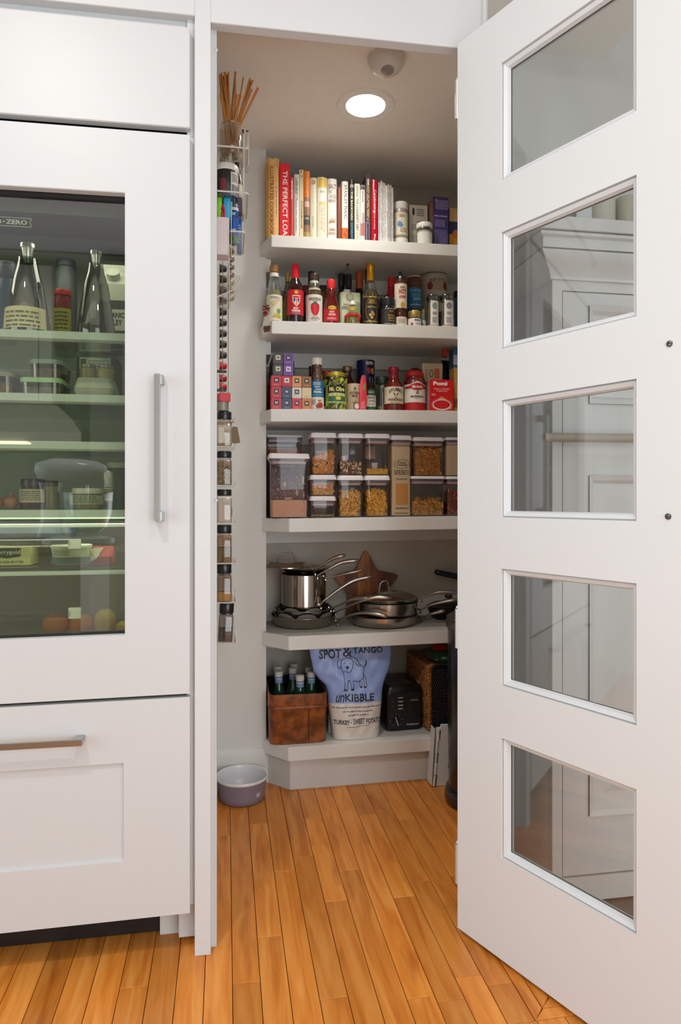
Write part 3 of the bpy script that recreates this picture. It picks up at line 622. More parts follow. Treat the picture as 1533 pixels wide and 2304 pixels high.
for k, (zA, zB, pr) in enumerate(((hz_(583), hz_(550), [(.055, 1), (.055, .8), (.046, .7), (.046, .05), (.05, 0)]), (hz_(638), hz_(586), [(.048, 1), (.046, .9), (.03, .6), (.016, .35), (.008, .12), (.008, 0)]))):
    rr_ = []
    for o_, f in pr + [(0, 0), (0, 1)]:
        z = zA + (zB - zA) * f; rr_.append([(hx0 - o_, 1.775, z), (hx0 - o_, yh - o_, z), (1.75 + o_, yh - o_, z)])
    q.loft(rr_ + [rr_[0]], (0, 0), False)
obj('cornice', q, HW, ht, 30, off=HO)
q = M(); q.box(X(1180, 1.49), 1.8, 1.485, 1.775, hz_(547), hz_(519)); tag(obj('ledge', q, HW, bevel=.001, off=(1.2, 1.485, 1.7)), 'white ledge board lying on the hutch cornice', 'ledge').location = (1.2, 1.485, 1.7)
zl = hz_(519)
yv = 1.64
t = thing('bark_planter', 'brown bark-covered planter on the ledge behind the door glass', 'planter', ((X(1232, yv) + X(1290, yv)) / 2, yv, zl)); r_ = (X(1290, yv) - X(1232, yv)) / 2
q = M(); q.lathe([(0, 0), (r_, 0), (r_ * 1.02, .05), (r_, .16), (r_ * .88, .16), (r_ * .85, .02), (0, .02)], 20); obj('pot', q, mat('#6e5a49', .9, 0, .55, 30, .8, aniso=(1, 1, 4)), t)
q = M(); q.lathe([(0, .13), (r_ * .86, .13), (0, .135)], 20); obj('soil', q, BLACK, t)
t = thing('picture_frame', 'white edge-on picture frame on the ledge behind the door glass', 'frame', ((X(1293, 1.62) + X(1328, 1.62)) / 2, 1.66, zl)); fw = X(1328, 1.62) - X(1293, 1.62)
q = M(); q.box(-fw / 2, fw / 2, -.05, -.02, 0, .15); obj('stile', q, WHITE, t, bevel=.001)
q = M(); q.box(-fw / 2 + .004, fw / 2 - .004, -.02, -.012, .004, .146); obj('backing', q, GREYW, t, 0)
for k, (a, b, cc) in enumerate(((1332, 1386, '#c3bfae'), (1392, 1440, '#b5b09c'))):
    r_ = (X(b, 1.66) - X(a, 1.66)) / 2; t = thing('pillar_vase', ['cream cylinder vase nearer the white frame on the ledge', 'cream cylinder vase at the right edge of the second pane'][k], 'vase', ((X(a, 1.66) + X(b, 1.66)) / 2, 1.67, zl))
    q = M(); q.lathe([(0, 0), (r_ * .95, 0), (r_, .01), (r_, .135), (r_ * .93, .14), (r_ * .9, .135), (r_ * .88, .02), (0, .02)], 28); obj('body', q, mat(cc, .35), t)
q = M(); q.box(X(1193, 1.77), X(1208, 1.77), 1.762, 1.7785, 0, 1.6); struct('trim_7', q, HW)
q = M(); rx0 = X(1224, 1.505); q.tube([(rx0, 1.505, hz_(990)), (1.6, 1.505, hz_(990) + .004)], .0105, 12)
t = tag(obj('reflection_rail', q, mat('#a99c8c', .5), off=(rx0, 1.505, hz_(990))), 'beige rail standing in for a reflection across the hutch door', 'rail'); t.location = (rx0, 1.505, hz_(990))  # a reflection in the door glass, built as a solid bar
for xx in (hx0 + .03, 1.55):
    q = M(); q.tube([(xx, 1.505, hz_(990)), (xx, yh - .001, hz_(990))], .007, 8); obj('bracket', q, mat('#a99c8c', .5), t, off=(rx0, 1.505, hz_(990)))
# ================================================================ the kitchen behind the camera, mirrored in the refrigerator glass
CAB = mat('#cfcdc8', .5, 0, .02)
CNT = mat('#8a857d', .3, 0, .2, 12)
t = thing('island', 'kitchen island with a stone top behind the camera carrying the mixer', 'island', (-1.2, -.1, 0))
m = M(); m.box(-.75, .62, -.38, .32, .1, .777); obj('base', m, CAB, t, bevel=.002); m = M(); m.box(-.80, .68, -.42, .36, .777, .815); obj('stone_top', m, CNT, t, bevel=.004)
t = thing('base_cabinet', 'run of base cabinets under the range hood along the rear wall', 'cabinet', (-1.2, -1.7, 0))
m = M(); m.box(-1.0, 2.8, -.28, .28, .1, .88); obj('body', m, CAB, t, bevel=.002)
for k in range(6): m = M(); m.box(-.98 + k * .62, -.40 + k * .62, .28, .30, .12, .87); obj('door', m, CAB, t, bevel=.002)
m = M(); m.box(-1.02, 2.85, -.29, .32, .88, .92); obj('worktop', m, CNT, t, bevel=.003)
yr = -1.85                                             # rear units, mirrored to y = 3.05 - yr
XV = lambda u, y: X(u, 3.05 - y)
ZV = lambda u, v, y: CZ + (HZ - v) / FOC * D(X(u, 3.05 - y), 3.05 - y)
t = thing('range_hood', 'white curved range hood with a lit strip on the rear kitchen wall', 'range hood', (-1.7, -2.0, 0)); 
xa, xb = -2.2, XV(178, -1.5); zb_, zt_ = ZV(100, 992, -1.5), ZV(60, 905, -1.6)
m = M(); m.loft([[(xa, 0, zb_), (xb, 0, zb_), (xb, .5, zb_), (xa, .5, zb_)], [(xa, 0, zb_ + .06), (xb, 0, zb_ + .06), (xb, .5, zb_ + .06), (xa, .5, zb_ + .06)], [(xa, 0, zb_ + .16), (xb - .08, 0, zb_ + .16), (xb - .08, .40, zb_ + .16), (xa, .40, zb_ + .16)], [(xa, 0, zt_), (XV(117, -1.6), 0, zt_), (XV(117, -1.6), .34, zt_), (xa, .34, zt_)]])
m.move(1.7, 0, 0); obj('canopy', m, mat('#d9d4c2', .5), t, 20)
m = M(); m.box(.05, .55, .40, .52, zb_ - .012, zb_ - .001); m.move(-.1, -.0, 0); obj('light_strip', m, mat('#fff4dc', .5, emit=5), t, 0)
t = thing('wall_cabinet', 'white wall cabinet above the range hood on the rear wall', 'cabinet', (-1.75, -2.0, 0)); xe = XV(115, -1.66)
m = M(); m.box(-.5, xe + 1.75, 0, .34, zt_ + .002, 2.55); obj('body', m, CAB, t, bevel=.002)
xm = XV(83, -1.66) + 1.75
m = M(); m.box(-.49, xm - .003, .34, .36, zt_ + .01, 2.54); obj('door', m, CAB, t, bevel=.002)
m = M(); m.box(xm + .003, xe + 1.745, .34, .36, zt_ + .01, 2.54); obj('end_stile', m, CAB, t, bevel=.002)
t = thing('tall_cabinet', 'grey panelled tall cabinet right of the range hood', 'cabinet', (-.6, -1.7755, 0))
xs0 = XV(222, -1.7) + .6; m = M(); m.box(xs0 - .03, 1.0, 0, .28, .92, 2.55); obj('body', m, mat('#8c8b84', .5), t, bevel=.002)
for k in range(3): m = M(); m.box(xs0 - .02 + k * .34, xs0 + .31 + k * .34, .28, .30, .94, 2.53); obj('door', m, mat('#94938b', .5), t, bevel=.002)
MXW = mat('#d6d6d4', .2, 0, .02, coat=.5)
t = thing('stand_mixer', 'white stand mixer with a glass bowl on the island', 'mixer', (-.63, .0, .815))
m = M(); m.loft(rings([(.30, .20, .09, 0), (.30, .20, .09, .02), (.27, .17, .08, .03)], 6)); obj('base', m, MXW, t)
m = M(); m.loft([[(x - .115, y, z) for x, y in rrect(w_, d_, .03)] for w_, d_, z in ((.10, .13, .028), (.075, .10, .09), (.07, .10, .2), (.09, .11, .26))]); obj('column', m, MXW, t)
m = M(); m.tube([(-.175, 0, .30), (-.165, 0, .305), (-.10, 0, .312), (0, 0, .312), (.07, 0, .308), (.105, 0, .302), (.115, 0, .30)], [.02, .048, .06, .058, .052, .04, .02], 24, flat=.9); obj('motor_head', m, MXW, t, 60)
m = M(); m.lathe([(0, 0), (.016, 0), (.016, .02), (0, .02)], 16); m.xform(Matrix.Translation((.11, 0, .30)) @ Matrix.Rotation(pi / 2, 4, 'Y')); obj('hub_knob', m, CHR, t)
m = M(); m.lathe([(.0, .0), (.045, .0), (.05, .004), (.085, .04), (.105, .10), (.11, .18), (.113, .19), (.11, .19), (.105, .18), (.1, .1), (.08, .045), (0, .008)], 36, (.035, 0, .028)); obj('glass_bowl', m, clear('mixer_bowl_glass', '#e6ece6', .15, .8), t)
m = M(); m.tube([(.035, 0, .25), (.035, 0, .18), (.08, 0, .15), (.075, 0, .09), (.035, 0, .06), (-.005, 0, .09), (-.01, 0, .15), (.035, 0, .18)], .006, 8); obj('beater', m, CHR, t)
# ================================================================ helpers for what stands on the pantry shelves
LIFT = .0004
def base(k, x, hw=.03): return SH(k, x) + SLOPE * hw + LIFT
def U(x): return 580 + x / 3.3326
PAPER = mat('#e8e2d2', .85, 0, .04, 200)
DKINK = mat('#2a2622', .6); WINK = mat('#efe9dc', .6); RINK = mat('#b3202a', .6); GOLD = mat('#c9a24a', .35, .6, .1); BLK = mat('#15151a', .35)
# ---------------------------------------------------------------- top shelf: books
U1 = lambda x: 590 + x / 3.4067
V1 = lambda y: 340 + y / 3.4067
YBK = 2.352
def book(lab, a, b, top, col, prints=(), depth=.17, rounded=0, yf=YBK, pages='#e9e1cc', name='book', group='cookbooks on the top shelf', bands=(), spine=None, gloss=.45, lean=0):
    x0, x1 = X(U1(a), yf), X(U1(b), yf); wd = x1 - x0 - .0006; cx = (x0 + x1) / 2; z0 = base(0, cx, wd / 2); h = Z(U1((a + b) / 2), V1(top), yf) - z0
    t = thing(name, lab, 'book', (cx, yf, z0), group=group); t.rotation_euler = (0, lean, 0)
    th = min(.0025, wd * .18); m = M(); c = mat(col, gloss, 0, .04, 60)
    n = 8 if rounded else 1; bul = min(.006, wd * .2) if rounded else 0
    fr = [(-wd / 2 + wd * i / n, -bul * sin(pi * i / n)) for i in range(n + 1)]; inn = [(max(-wd / 2 + th, min(wd / 2 - th, x)), y + th) for x, y in fr[::-1]]
    poly = fr + [(wd / 2, depth), (wd / 2 - th, depth)] + inn + [(-wd / 2 + th, depth), (-wd / 2, depth)]
    m.prism(poly, 0, h); obj('cover', m, c, t, 40)
    m = M(); m.box(-wd / 2 + th * 1.05, wd / 2 - th * 1.05, th * 1.4, depth - .004, .003, h - .003); obj('pages', m, mat(pages, .9, 0, .1, 300, aniso=(30, .2, .2)), t, 0)
    fy = lambda x: -bul * sin(pi * min(1, max(0, (x / wd + .5)))) - .0003
    f = lambda px, pz: (px, fy(px), pz)
    for (z0f, z1f, x0f, x1f, cc) in bands:
        m = M(); k = 8
        for i in range(k):
            xa, xb = (x0f + (x1f - x0f) * i / k - .5) * wd, (x0f + (x1f - x0f) * (i + 1) / k - .5) * wd
            m.add([(xa, fy(xa), z0f * h), (xb, fy(xb), z0f * h), (xb, fy(xb), z1f * h), (xa, fy(xa), z1f * h)], [(0, 1, 2, 3)])
        obj('spine_band', m, mat(cc, gloss, 0, .08, 60), t)
    for (s, xf, zf, wf, hf, cc, rot) in prints:       # wf, hf: along the reading direction / across it, as fractions of h / wd (rot 90) or of wd / h
        m = M()
        if s == '~':
            q = random.Random(len(lab)); kk = max(1, int(round(hf * 4)))
            lm = M(); lines(lm, -wf / 2 * (h if rot else wd), wf / 2 * (h if rot else wd), -.5 * hf * (wd if rot else h), .5 * hf * (wd if rot else h), kk if rot else max(3, kk * 3), rnd=q, fill=.6)
            m.add([f(*((pz + (xf - .5) * wd, -px + zf * h) if rot else (px + (xf - .5) * wd, pz + zf * h))) for px, _, pz in lm.v], lm.f)
        elif rot: text(m, s, (xf - .5) * wd, zf * h, wf * h, hf * wd, rot=90, f=lambda a, b: (a, fy(a) - .0003, b), bold=.015)
        else: text(m, s, (xf - .5) * wd, zf * h, wf * wd, hf * h, f=lambda a, b: (a, fy(a) - .0003, b), bold=.015)
        obj('lettering', m, mat(cc, .5), t, 0)
    return t, wd, h
t, wd, h = book('tall tan cookbook with a torn spine top, at the left end of the row', 36, 128, 66, '#d9a862', [('ILLUSTRATED COOKBOOK', .40, .475, .87, .32, '#7a2f17', 90), ('~', .80, .47, .38, .10, '#6b5230', 90)], .2, 1, bands=((.0, 1, .0, .16, '#b9802f'), (0, 1, .66, .68, '#c28f45')))
m = M(); q = random.Random(3)
for k in range(7):
    x = -wd * .5 + wd * k / 6.5; m.box(x, x + wd * q.uniform(.08, .16), -.004 - q.uniform(0, .003), .004, h - q.uniform(.008, .03), h + q.uniform(-.002, .008))
obj('torn_spine_flap', m, mat('#c9a468', .9, 0, .2, 80), t, 0)
book('thick bright red cookbook with large white lettering', 131, 212, 95, '#d8111c', [('THE PERFECT LOAF', .56, .455, .90, .46, '#f6ece4', 90)], .2, spine='#', bands=((0, 1, 0, .10, '#b00c18'),))
book('slim faded red paperback beside the thick red cookbook', 214, 244, 203, '#c8423c', [('~', .45, .80, .30, .42, '#f0ddd0', 90), ('~', .5, .04, .06, .5, '#f0ddd0', 90)], .16, 1)
book('slim white book with dark spaced capitals down its spine', 246, 284, 180, '#dedcd6', [('PARKOOK', .36, .82, .24, .34, '#33332f', 90), ('~', .62, .75, .3, .2, '#55534f', 90), ('~', .4, .38, .5, .2, '#7b7873', 90)], .16, 1)
book('tall narrow cream booklet with black print', 285, 318, 143, '#dcc9a2', [('COOKBOOK', .55, .36, .40, .40, '#3a2f22', 90), ('O', .5, .905, .5, .03, '#3a2f22', 0)], .16, bands=((.955, 1, .4, .55, '#7a5b3a'),))
book('orange-topped book with a brown photographed spine', 320, 367, 156, '#8e6f55', [('~', .5, .78, .2, .2, '#f0c090', 90)], .18, 1, bands=((.62, 1, 0, 1, '#dd7a24'), (.48, .56, .1, .9, '#d8a996'), (.22, .36, .0, 1, '#4a4543'), (.30, .33, .1, .8, '#a29a98'), (0, .12, 0, 1, '#a9975c')))
t, wd, h = book('cream hardback with a round orange emblem at the top of its spine', 368, 420, 208, '#ddd3bd', [('~', .5, .62, .34, .18, '#c9b48c', 90), ('Sauces', .45, .30, .18, .24, '#a08a66', 90), ('~', .5, .04, .3, .015, '#8f8168', 0)], .18, 1)
m = M(); rr = wd * .28; m.loft([[(rr * cos(2 * pi * i / 20), -.0064 , h * .925 + rr * sin(2 * pi * i / 20)) for i in range(20)], [(rr * .55 * cos(2 * pi * i / 20), -.0066, h * .925 + rr * .55 * sin(2 * pi * i / 20)) for i in range(20)]], (0, 0)); obj('emblem', m, mat('#b4622c', .5), t, 0)
book('thick pale cream cookbook with a yellow patch at the top of its spine', 422, 499, 205, '#e2d9c1', [('~', .44, .34, .36, .24, '#cbb795', 90), ('~', .66, .34, .42, .16, '#c0a981', 90)], .19, 1, bands=((.82, .99, .06, .94, '#d4b24e'), (.62, .84, .12, .92, '#ece8df'), (.75, .79, .25, .75, '#b5ad8c'), (.56, .62, .2, .8, '#dcc689')))
t, wd, h = book('thick white cookbook with hand-lettered black words and a brown dish', 502, 572, 216, '#e4ddd2', [('SALT', .5, .875, .84, .075, '#4b4038', 0), ('FAT', .34, .79, .46, .06, '#8a7a60', 0), ('ACID', .6, .715, .7, .06, '#7c6f58', 0), ('HEAT', .5, .645, .8, .05, '#6c5b4a', 0), ('SAMIN', .5, .185, .70, .042, '#9c5b48', 0), ('NOSRAT', .5, .125, .78, .042, '#9c5b48', 0), ('~', .5, .03, .2, .03, '#777777', 0)], .19, 1)
m = M(); yy = -.0068
m.prismy([(-wd * .34, h * .33), (wd * .30, h * .33), (wd * .24, h * .30), (-wd * .30, h * .30)], yy, yy + .0004)
obj('print', m, mat('#b5762e', .5), t, 0); m = M()
for k in range(6): xx = -wd * .24 + k * wd * .1; m.prismy([(xx, h * .335), (xx + wd * .05, h * .335), (xx + wd * .10, h * (.38 + .012 * (k % 3)))], yy, yy + .0004)
obj('print', m, mat('#3a3028', .5), t, 0)
book('thin dark brown book without lettering', 577, 609, 277, '#7a4232', [], .15, 1)
book('white memoir with black capitals and an orange foot', 611, 660, 235, '#e6e0d6', [('STANLEY TUCCI', .58, .66, .56, .42, '#34302c', 90), ('TASTE', .5, .12, .17, .42, '#2d201a', 90)], .16, 1, bands=((0, .235, 0, 1, '#df6a2c'),))
book('black cookbook with white and blue lettering', 669, 708, 222, '#211d1c', [('~', .5, .90, .8, .05, '#d8d0c4', 0), ('THE BACKYARD', .46, .58, .46, .40, '#d9cdb0', 90), ('COOKBOOK', .5, .18, .28, .42, '#4fa3c4', 90)], .16, 1)
book('cream book with slim grey-green capitals about diet', 709, 750, 250, '#ddd5c3', [('THE LONGEVITY DIET', .52, .48, .55, .44, '#4a4a40', 90), ('~', .5, .87, .18, .4, '#6f6a5c', 90), ('~', .5, .12, .12, .3, '#b2a067', 90)], .16)
book('slim white book with a dark head band and a red lower half', 751, 789, 263, '#dcd6cf', [('COOK', .6, .42, .2, .5, '#5b4a45', 90), ('~', .5, .8, .2, .35, '#7d7670', 90)], .16, 1, bands=((.92, .99, .05, .95, '#4a4f5c'), (.13, .34, .1, .9, '#b86a66')))
book('tall dark plum book with gold letters', 793, 832, 186, '#3a2228', [('~', .5, .60, .52, .46, '#b89a4c', 90), ('~', .5, .16, .26, .3, '#8c8090', 90)], .19, bands=((.86, .95, .35, .7, '#dccfc4'), (0, .32, .0, .8, '#6d5f73')))
book('glossy dark red cookbook with rounded white script', 836, 886, 222, '#a80f24', [('Celebrating', .5, .66, .36, .48, '#e8cfc4', 90), ('Home Cooking', .48, .36, .26, .30, '#e0bdb2', 90), ('May', .5, .1, .1, .34, '#e8cfc4', 90)], .17, 1, gloss=.2)
MAGL = ['leftmost thin magazine of the tied bundle, touching the dark red book', 'second magazine of the tied bundle, the tallest one', 'third magazine from the left in the tied bundle', 'fourth magazine from the left in the tied bundle', 'middle magazine of the tied bundle of nine', 'sixth magazine from the left in the tied bundle', 'third magazine from the right end of the tied bundle', 'second magazine from the right end of the tied bundle', 'rightmost and shortest magazine of the tied bundle, by the cocoa jar']
q = random.Random(11); xx = 891
for k in range(9):
    wdk = q.choice((9, 12, 14, 17)); tp = [240, 225, 240, 246, 262, 252, 262, 258, 280][k]
    yf = YBK + q.uniform(0, .008); xa, xb = X(U1(xx), yf), X(U1(xx + wdk), yf); cx = (xa + xb) / 2; z0 = base(0, cx, .005); hh = Z(U1(xx), V1(tp), yf) - z0
    t = thing('magazine', MAGL[k], 'magazine', (cx, yf, z0), group='thin magazines tied in a bundle')
    m = M(); m.loft([[(x + dx_, y, z) for x, y in ((-(xb - xa) / 2 + .0003, .0005), (0, -.0008), ((xb - xa) / 2 - .0003, .0005), ((xb - xa) / 2 - .0003, .17), (-(xb - xa) / 2 + .0003, .17))] for z, dx_ in ((0, 0), (hh * .6, 0), (hh, .0))]); obj('cover', m, mat(q.choice(('#e0dcd6', '#d2cec9', '#e8e4de', '#bdb9b6')), .5, 0, .05, 60), t, 20)
    m = M(); lines(m, -hh * .38, hh * .38, -.0012, .0012, 1, rnd=q); m.v = [(z, -.0012, hh * .5 - x) for x, y, z in m.v]; obj('print', m, mat('#6a625e', .6), t, 0)
    xx += wdk + .6
m = M(); xa, xb = X(U1(889), YBK - .004), X(U1(1004), YBK - .004); zz = Z(U1(950), V1(462), YBK)
m.tube([(xa, YBK + .17, zz), (xa - .001, YBK - .003, zz), (xa + .03, YBK - .006, zz - .0008), (xb - .01, YBK - .006, zz - .003), (xb + .002, YBK - .003, zz - .004), (xb + .002, YBK + .17, zz - .003)], .0009, 6)
m.tube([(xb - .008, YBK - .006, zz - .002), (xb - .004, YBK - .012, zz + .002), (xb, YBK - .008, zz - .004), (xb - .006, YBK - .010, zz - .010)], .0008, 6)
tag(obj('twine', m, mat('#cfc9bd', .9), off=(xa, YBK, zz)), 'white string tied round the magazines', 'string').location = (xa, YBK, zz)
# ---------------------------------------------------------------- round containers
def curved_fill(m, poly, rr, n=14):
    """fill a flat outline in strips narrow enough to follow a cylinder of radius rr"""
    xa, xb = min(p[0] for p in poly), max(p[0] for p in poly)
    def cuts(x):
        zs_ = []
        for i in range(len(poly)):
            (ax, az), (bx, bz) = poly[i], poly[(i + 1) % len(poly)]
            if (ax <= x < bx) or (bx <= x < ax): zs_.append(az + (bz - az) * (x - ax) / (bx - ax))
        return sorted(zs_)
    P = lambda x, z: (rr * sin(x / rr), -rr * cos(x / rr), z)
    e = (xb - xa) / n
    for i in range(n):
        x0, x1 = xa + e * i, xa + e * (i + 1); c0, c1, cm = cuts(x0 + e * .02), cuts(x1 - e * .02), cuts((x0 + x1) / 2)
        if not (len(c0) == len(c1) == len(cm)): c0 = c1 = cm
        for k in range(0, len(c0) - 1, 2): m.add([P(x0, c0[k]), P(x1, c1[k]), P(x1, c1[k + 1]), P(x0, c0[k + 1])], [(0, 1, 2, 3)])
def bot(name, lab, cat, a, b, top, k, yc, prof, body, V, cap=None, liquid=None, labels=(), prints=(), group=None, UU=U, n=28, z0=None, rz=0):
    x0, x1 = X(UU(a), yc), X(UU(b), yc); r = (x1 - x0) / 2; cx = (x0 + x1) / 2; z0 = base(k, cx, r) if z0 is None else z0; h = Z(UU((a + b) / 2), V(top), yc) - z0
    t = thing(name, lab, cat, (cx, yc, z0), rz, group)
    m = M(); m.lathe([(p * r, q * h) for p, q in prof], n); obj('body', m, body, t, 50)
    if cap:
        m = M(); m.lathe([(p * r, q * h) for p, q in cap[0]], n); obj('cap', m, cap[1], t, 50)
    if liquid:
        fl, lm = liquid; zs_ = [p for p in prof if p[1] <= fl]; nx = next((p for p in prof if p[1] > fl), prof[-1])
        l0 = zs_[-1]; tq = (fl - l0[1]) / max(1e-6, nx[1] - l0[1]); pr = [(max(0, p - .06), max(q, .012)) for p, q in zs_] + [(max(0, l0[0] + (nx[0] - l0[0]) * tq - .06), fl), (0, fl)]
        m = M(); m.lathe([(p * r, q * h) for p, q in pr], n); obj('liquid', m, lm, t, 50)
    lb = t
    for L_ in labels:
        z0f, z1f, ah, mm_ = L_[:4]; rf = L_[4] if len(L_) > 4 else 1.0; rf1 = L_[5] if len(L_) > 5 else rf
        m = M(); m.wrap(r * rf * 1.012 + .0002, z0f * h, z1f * h, -ah, ah, 16, r1=r * rf1 * 1.012 + .0002); lb = obj('paper_label', m, mm_, t)
    for (s, xf, zf, wf, hf, mm_, *kw) in prints:
        kw = dict(kw[0]) if kw else {}; rf = kw.pop('rf', 1.0); m = M(); rr_ = r * rf * 1.02 + .0005
        if s == '~': lines(m, (xf - wf / 2) * r, (xf + wf / 2) * r, (zf - hf / 2) * h, (zf + hf / 2) * h, kw.get('n', 3), r=rr_, rnd=random.Random(int(zf * 999)), fill=kw.get('fill', .5))
        elif s == 'o':
            na = 24; curved_fill(m, [(xf * r + wf * r / 2 * cos(2 * pi * (i + .5) / na), zf * h + hf * h / 2 * sin(2 * pi * (i + .5) / na)) for i in range(na)], rr_, 12)
        elif s == 'O':
            na = 28; th = kw.get('th', .12); pts = []
            for sc in (1, 1 - th): pts.append([((xf * r + sc * wf * r / 2 * cos(2 * pi * i / na)), 0, zf * h + (hf * h / 2 - (1 - sc) * wf * r / 2) * sin(2 * pi * i / na)) for i in range(na)])
            m.loft(pts, (0, 0)); m.v = [(rr_ * sin(x / rr_), -rr_ * cos(x / rr_), z) for x, y, z in m.v]
        elif s == 'P':
            curved_fill(m, [((xf + px) * r, (zf + pz) * h) for px, pz in kw['poly']], rr_, 18)
        else: text(m, s, xf * r, zf * h, wf * r, hf * h, r=rr_, bold=kw.get('bold', .02), shear=kw.get('shear', 0), arch=kw.get('arch', 0) * h)
        obj('lettering' if s not in '~oOP' else 'print', m, mm_, lb if lb is not t else t, 0)
    return t, r, h
CG = clear('bottle_glass', '#e9ece6', .08, .6)
CGB = clear('amber_glass', '#c9a878', .08, .6)
CGG = clear('green_glass', '#9fb48c', .08, .6)
JAR = [(0, 0), (.93, 0), (1, .03), (1, .72), (.96, .80), (.86, .85), (.86, .88)]
JCAP = [(0, .86), (.93, .86), (.95, .875), (.95, .985), (.91, 1), (0, 1)]
bot('cocoa_jar', 'clear jar with a white lid, beige contents and a blue splash on its label', 'jar', 1003, 1117, 405, 0, 2.40, [(0, 0), (.95, 0), (1, .02), (1, .78), (.97, .84), (.93, .87)], mat('#9c8f86', .3, 0, .05), V1, ([(0, .85), (.97, .85), (1, .86), (1, .985), (.95, 1), (0, 1)], mat('#e9e5dd', .4)), labels=((.28, .76, 1.5, mat('#d8cfb8', .6)), (0.005, .22, 1.6, mat('#e6e1d6', .5))), prints=(('P', -.35, .5, 0, 0, mat('#4f7ba8', .5), {'poly': [(-.3, -.02), (.1, -.07), (.5, -.03), (.3, .03), (.0, .08), (-.25, .05)]}), ('~', .2, .38, 1.0, .1, mat('#8b7a55', .5)), ('~', .0, .68, .8, .06, mat('#6b5a3a', .5))), UU=U1)
def carton(name, lab, cat, a, b, top, k, yf, d, col, V, UU=U, side=None, prints=(), group=None, rz=0, panels=(), z0=None, gloss=.45, bev=.0008):
    x0, x1 = X(UU(a), yf), X(UU(b), yf); wd = x1 - x0; cx = (x0 + x1) / 2; z0 = base(k, cx, wd / 2) if z0 is None else z0; h = Z(UU((a + b) / 2), V(top), yf) - z0
    t = thing(name, lab, cat, (cx, yf, z0), rz, group)
    m = M(); m.box(-wd / 2, wd / 2, 0, d, 0, h); ob = obj('carton', m, mat(col, gloss, 0, .03, 40), t, bevel=bev, seg=1)
    if side:
        m = M(); m.add([(-wd / 2 - .0003, .001, .001), (-wd / 2 - .0003, d - .001, .001), (-wd / 2 - .0003, d - .001, h - .001), (-wd / 2 - .0003, .001, h - .001)], [(0, 3, 2, 1)]); obj('side_panel', m, mat(side, gloss, 0, .25, 25), t, 0)
    for (x0f, x1f, z0f, z1f, cc) in panels: m = M(); m.quadxz((x0f - .5) * wd, (x1f - .5) * wd, z0f * h, z1f * h, -.0003); obj('print_panel', m, mat(cc, gloss, 0, .1, 60), t, 0)
    fprints(t, wd, h, prints)
    return t, wd, h
def fprints(t, wd, h, prints, y=-.0006, off=.5):
    for i, (s, xf, zf, wf, hf, cc, *kw) in enumerate(prints):
        kw = kw[0] if kw else {}; m = M(); yy = y - .00004 * i; mm_ = cc if not isinstance(cc, str) else mat(cc, .5)
        if s == '~': lines(m, (xf - wf / 2 - off) * wd, (xf + wf / 2 - off) * wd, (zf - hf / 2) * h, (zf + hf / 2) * h, kw.get('n', 3), y=yy, rnd=random.Random(int(zf * 999)), fill=kw.get('fill', .5))
        elif s == 'o': m.add([((xf - off) * wd + wf * wd / 2 * cos(2 * pi * i_ / 24), yy, zf * h + hf * h / 2 * sin(2 * pi * i_ / 24)) for i_ in range(24)], [tuple(range(24))])
        elif s == 'O':
            th = kw.get('th', .1); m.loft([[((xf - off) * wd + sc * wf * wd / 2 * cos(2 * pi * i_ / 32), yy, zf * h + sc * hf * h / 2 * sin(2 * pi * i_ / 32)) for i_ in range(32)] for sc in (1, 1 - th)], (0, 0))
        elif s == 'P': m.add([((xf + px - off) * wd, yy, (zf + pz) * h) for px, pz in kw['poly']], [tuple(range(len(kw['poly'])))])
        else: text(m, s, (xf - off) * wd, zf * h, wf * wd, hf * h, yy, rot=kw.get('rot', 0), bold=kw.get('bold', .02), shear=kw.get('shear', 0), arch=kw.get('arch', 0) * h)
        obj('lettering' if s not in '~oOP' else 'print', m, mm_, t, 0)
carton('starch_box', 'white carton with a grey oval badge and small grey print', 'box', 1128, 1270, 414, 0, 2.43, .06, '#d9d4ca', V1, U1, '#8f8a80', (('o', .23, .86, .14, .16, '#3a3734'), ('~', .60, .85, .4, .16, '#6b6761', {'n': 4}), ('BAKING', .62, .66, .4, .03, '#55524d'), ('~', .5, .55, .76, .13, '#7d8794', {'n': 5}), ('~', .5, .3, .76, .2, '#9a958c', {'n': 6})))
bot('spice_tub', 'small white-lidded tub of pale powder in front of the white carton', 'jar', 1187, 1300, 562, 0, 2.36, [(0, 0), (.95, 0), (1, .03), (1, .72), (.96, .80)], CG, V1, ([(0, .80), (1.02, .80), (1.05, .82), (1.05, .97), (1.0, 1), (0, 1)], mat('#e9e6de', .4)), liquid=(.66, mat('#cfcab6', .9, 0, .1, 120)), labels=((.04, .58, 1.4, mat('#dcd9cf', .6)),), UU=U1)
carton('tea_box', 'tall purple carton with rows of fine white print', 'box', 1312, 1430, 350, 0, 2.375, .12, '#3a2f6c', V1, U1, '#6f4632', (('Merry Mocha', .5, .635, .8, .035, '#e4e0ea'), ('~', .55, .85, .8, .18, '#a09ac4', {'n': 7}), ('~', .45, .5, .66, .14, '#8f89b8', {'n': 6}), ('~', .5, .2, .84, .36, '#8a84b4', {'n': 14}), ('C', .2, .93, .12, .05, '#d8d4e4')))
carton('cracker_box', 'orange and white packet cut off by the door edge on the top shelf', 'box', 1436, 1530, 437, 0, 2.40, .07, '#d9b07c', V1, U1, '#b98a58', (('o', .55, .42, .6, .2, '#c9702e'),), panels=((0, 1, .42, .7, '#2b3355'), (0, 1, .2, .42, '#e0a02c'), (0, 1, .02, .1, '#e9dcc4')))
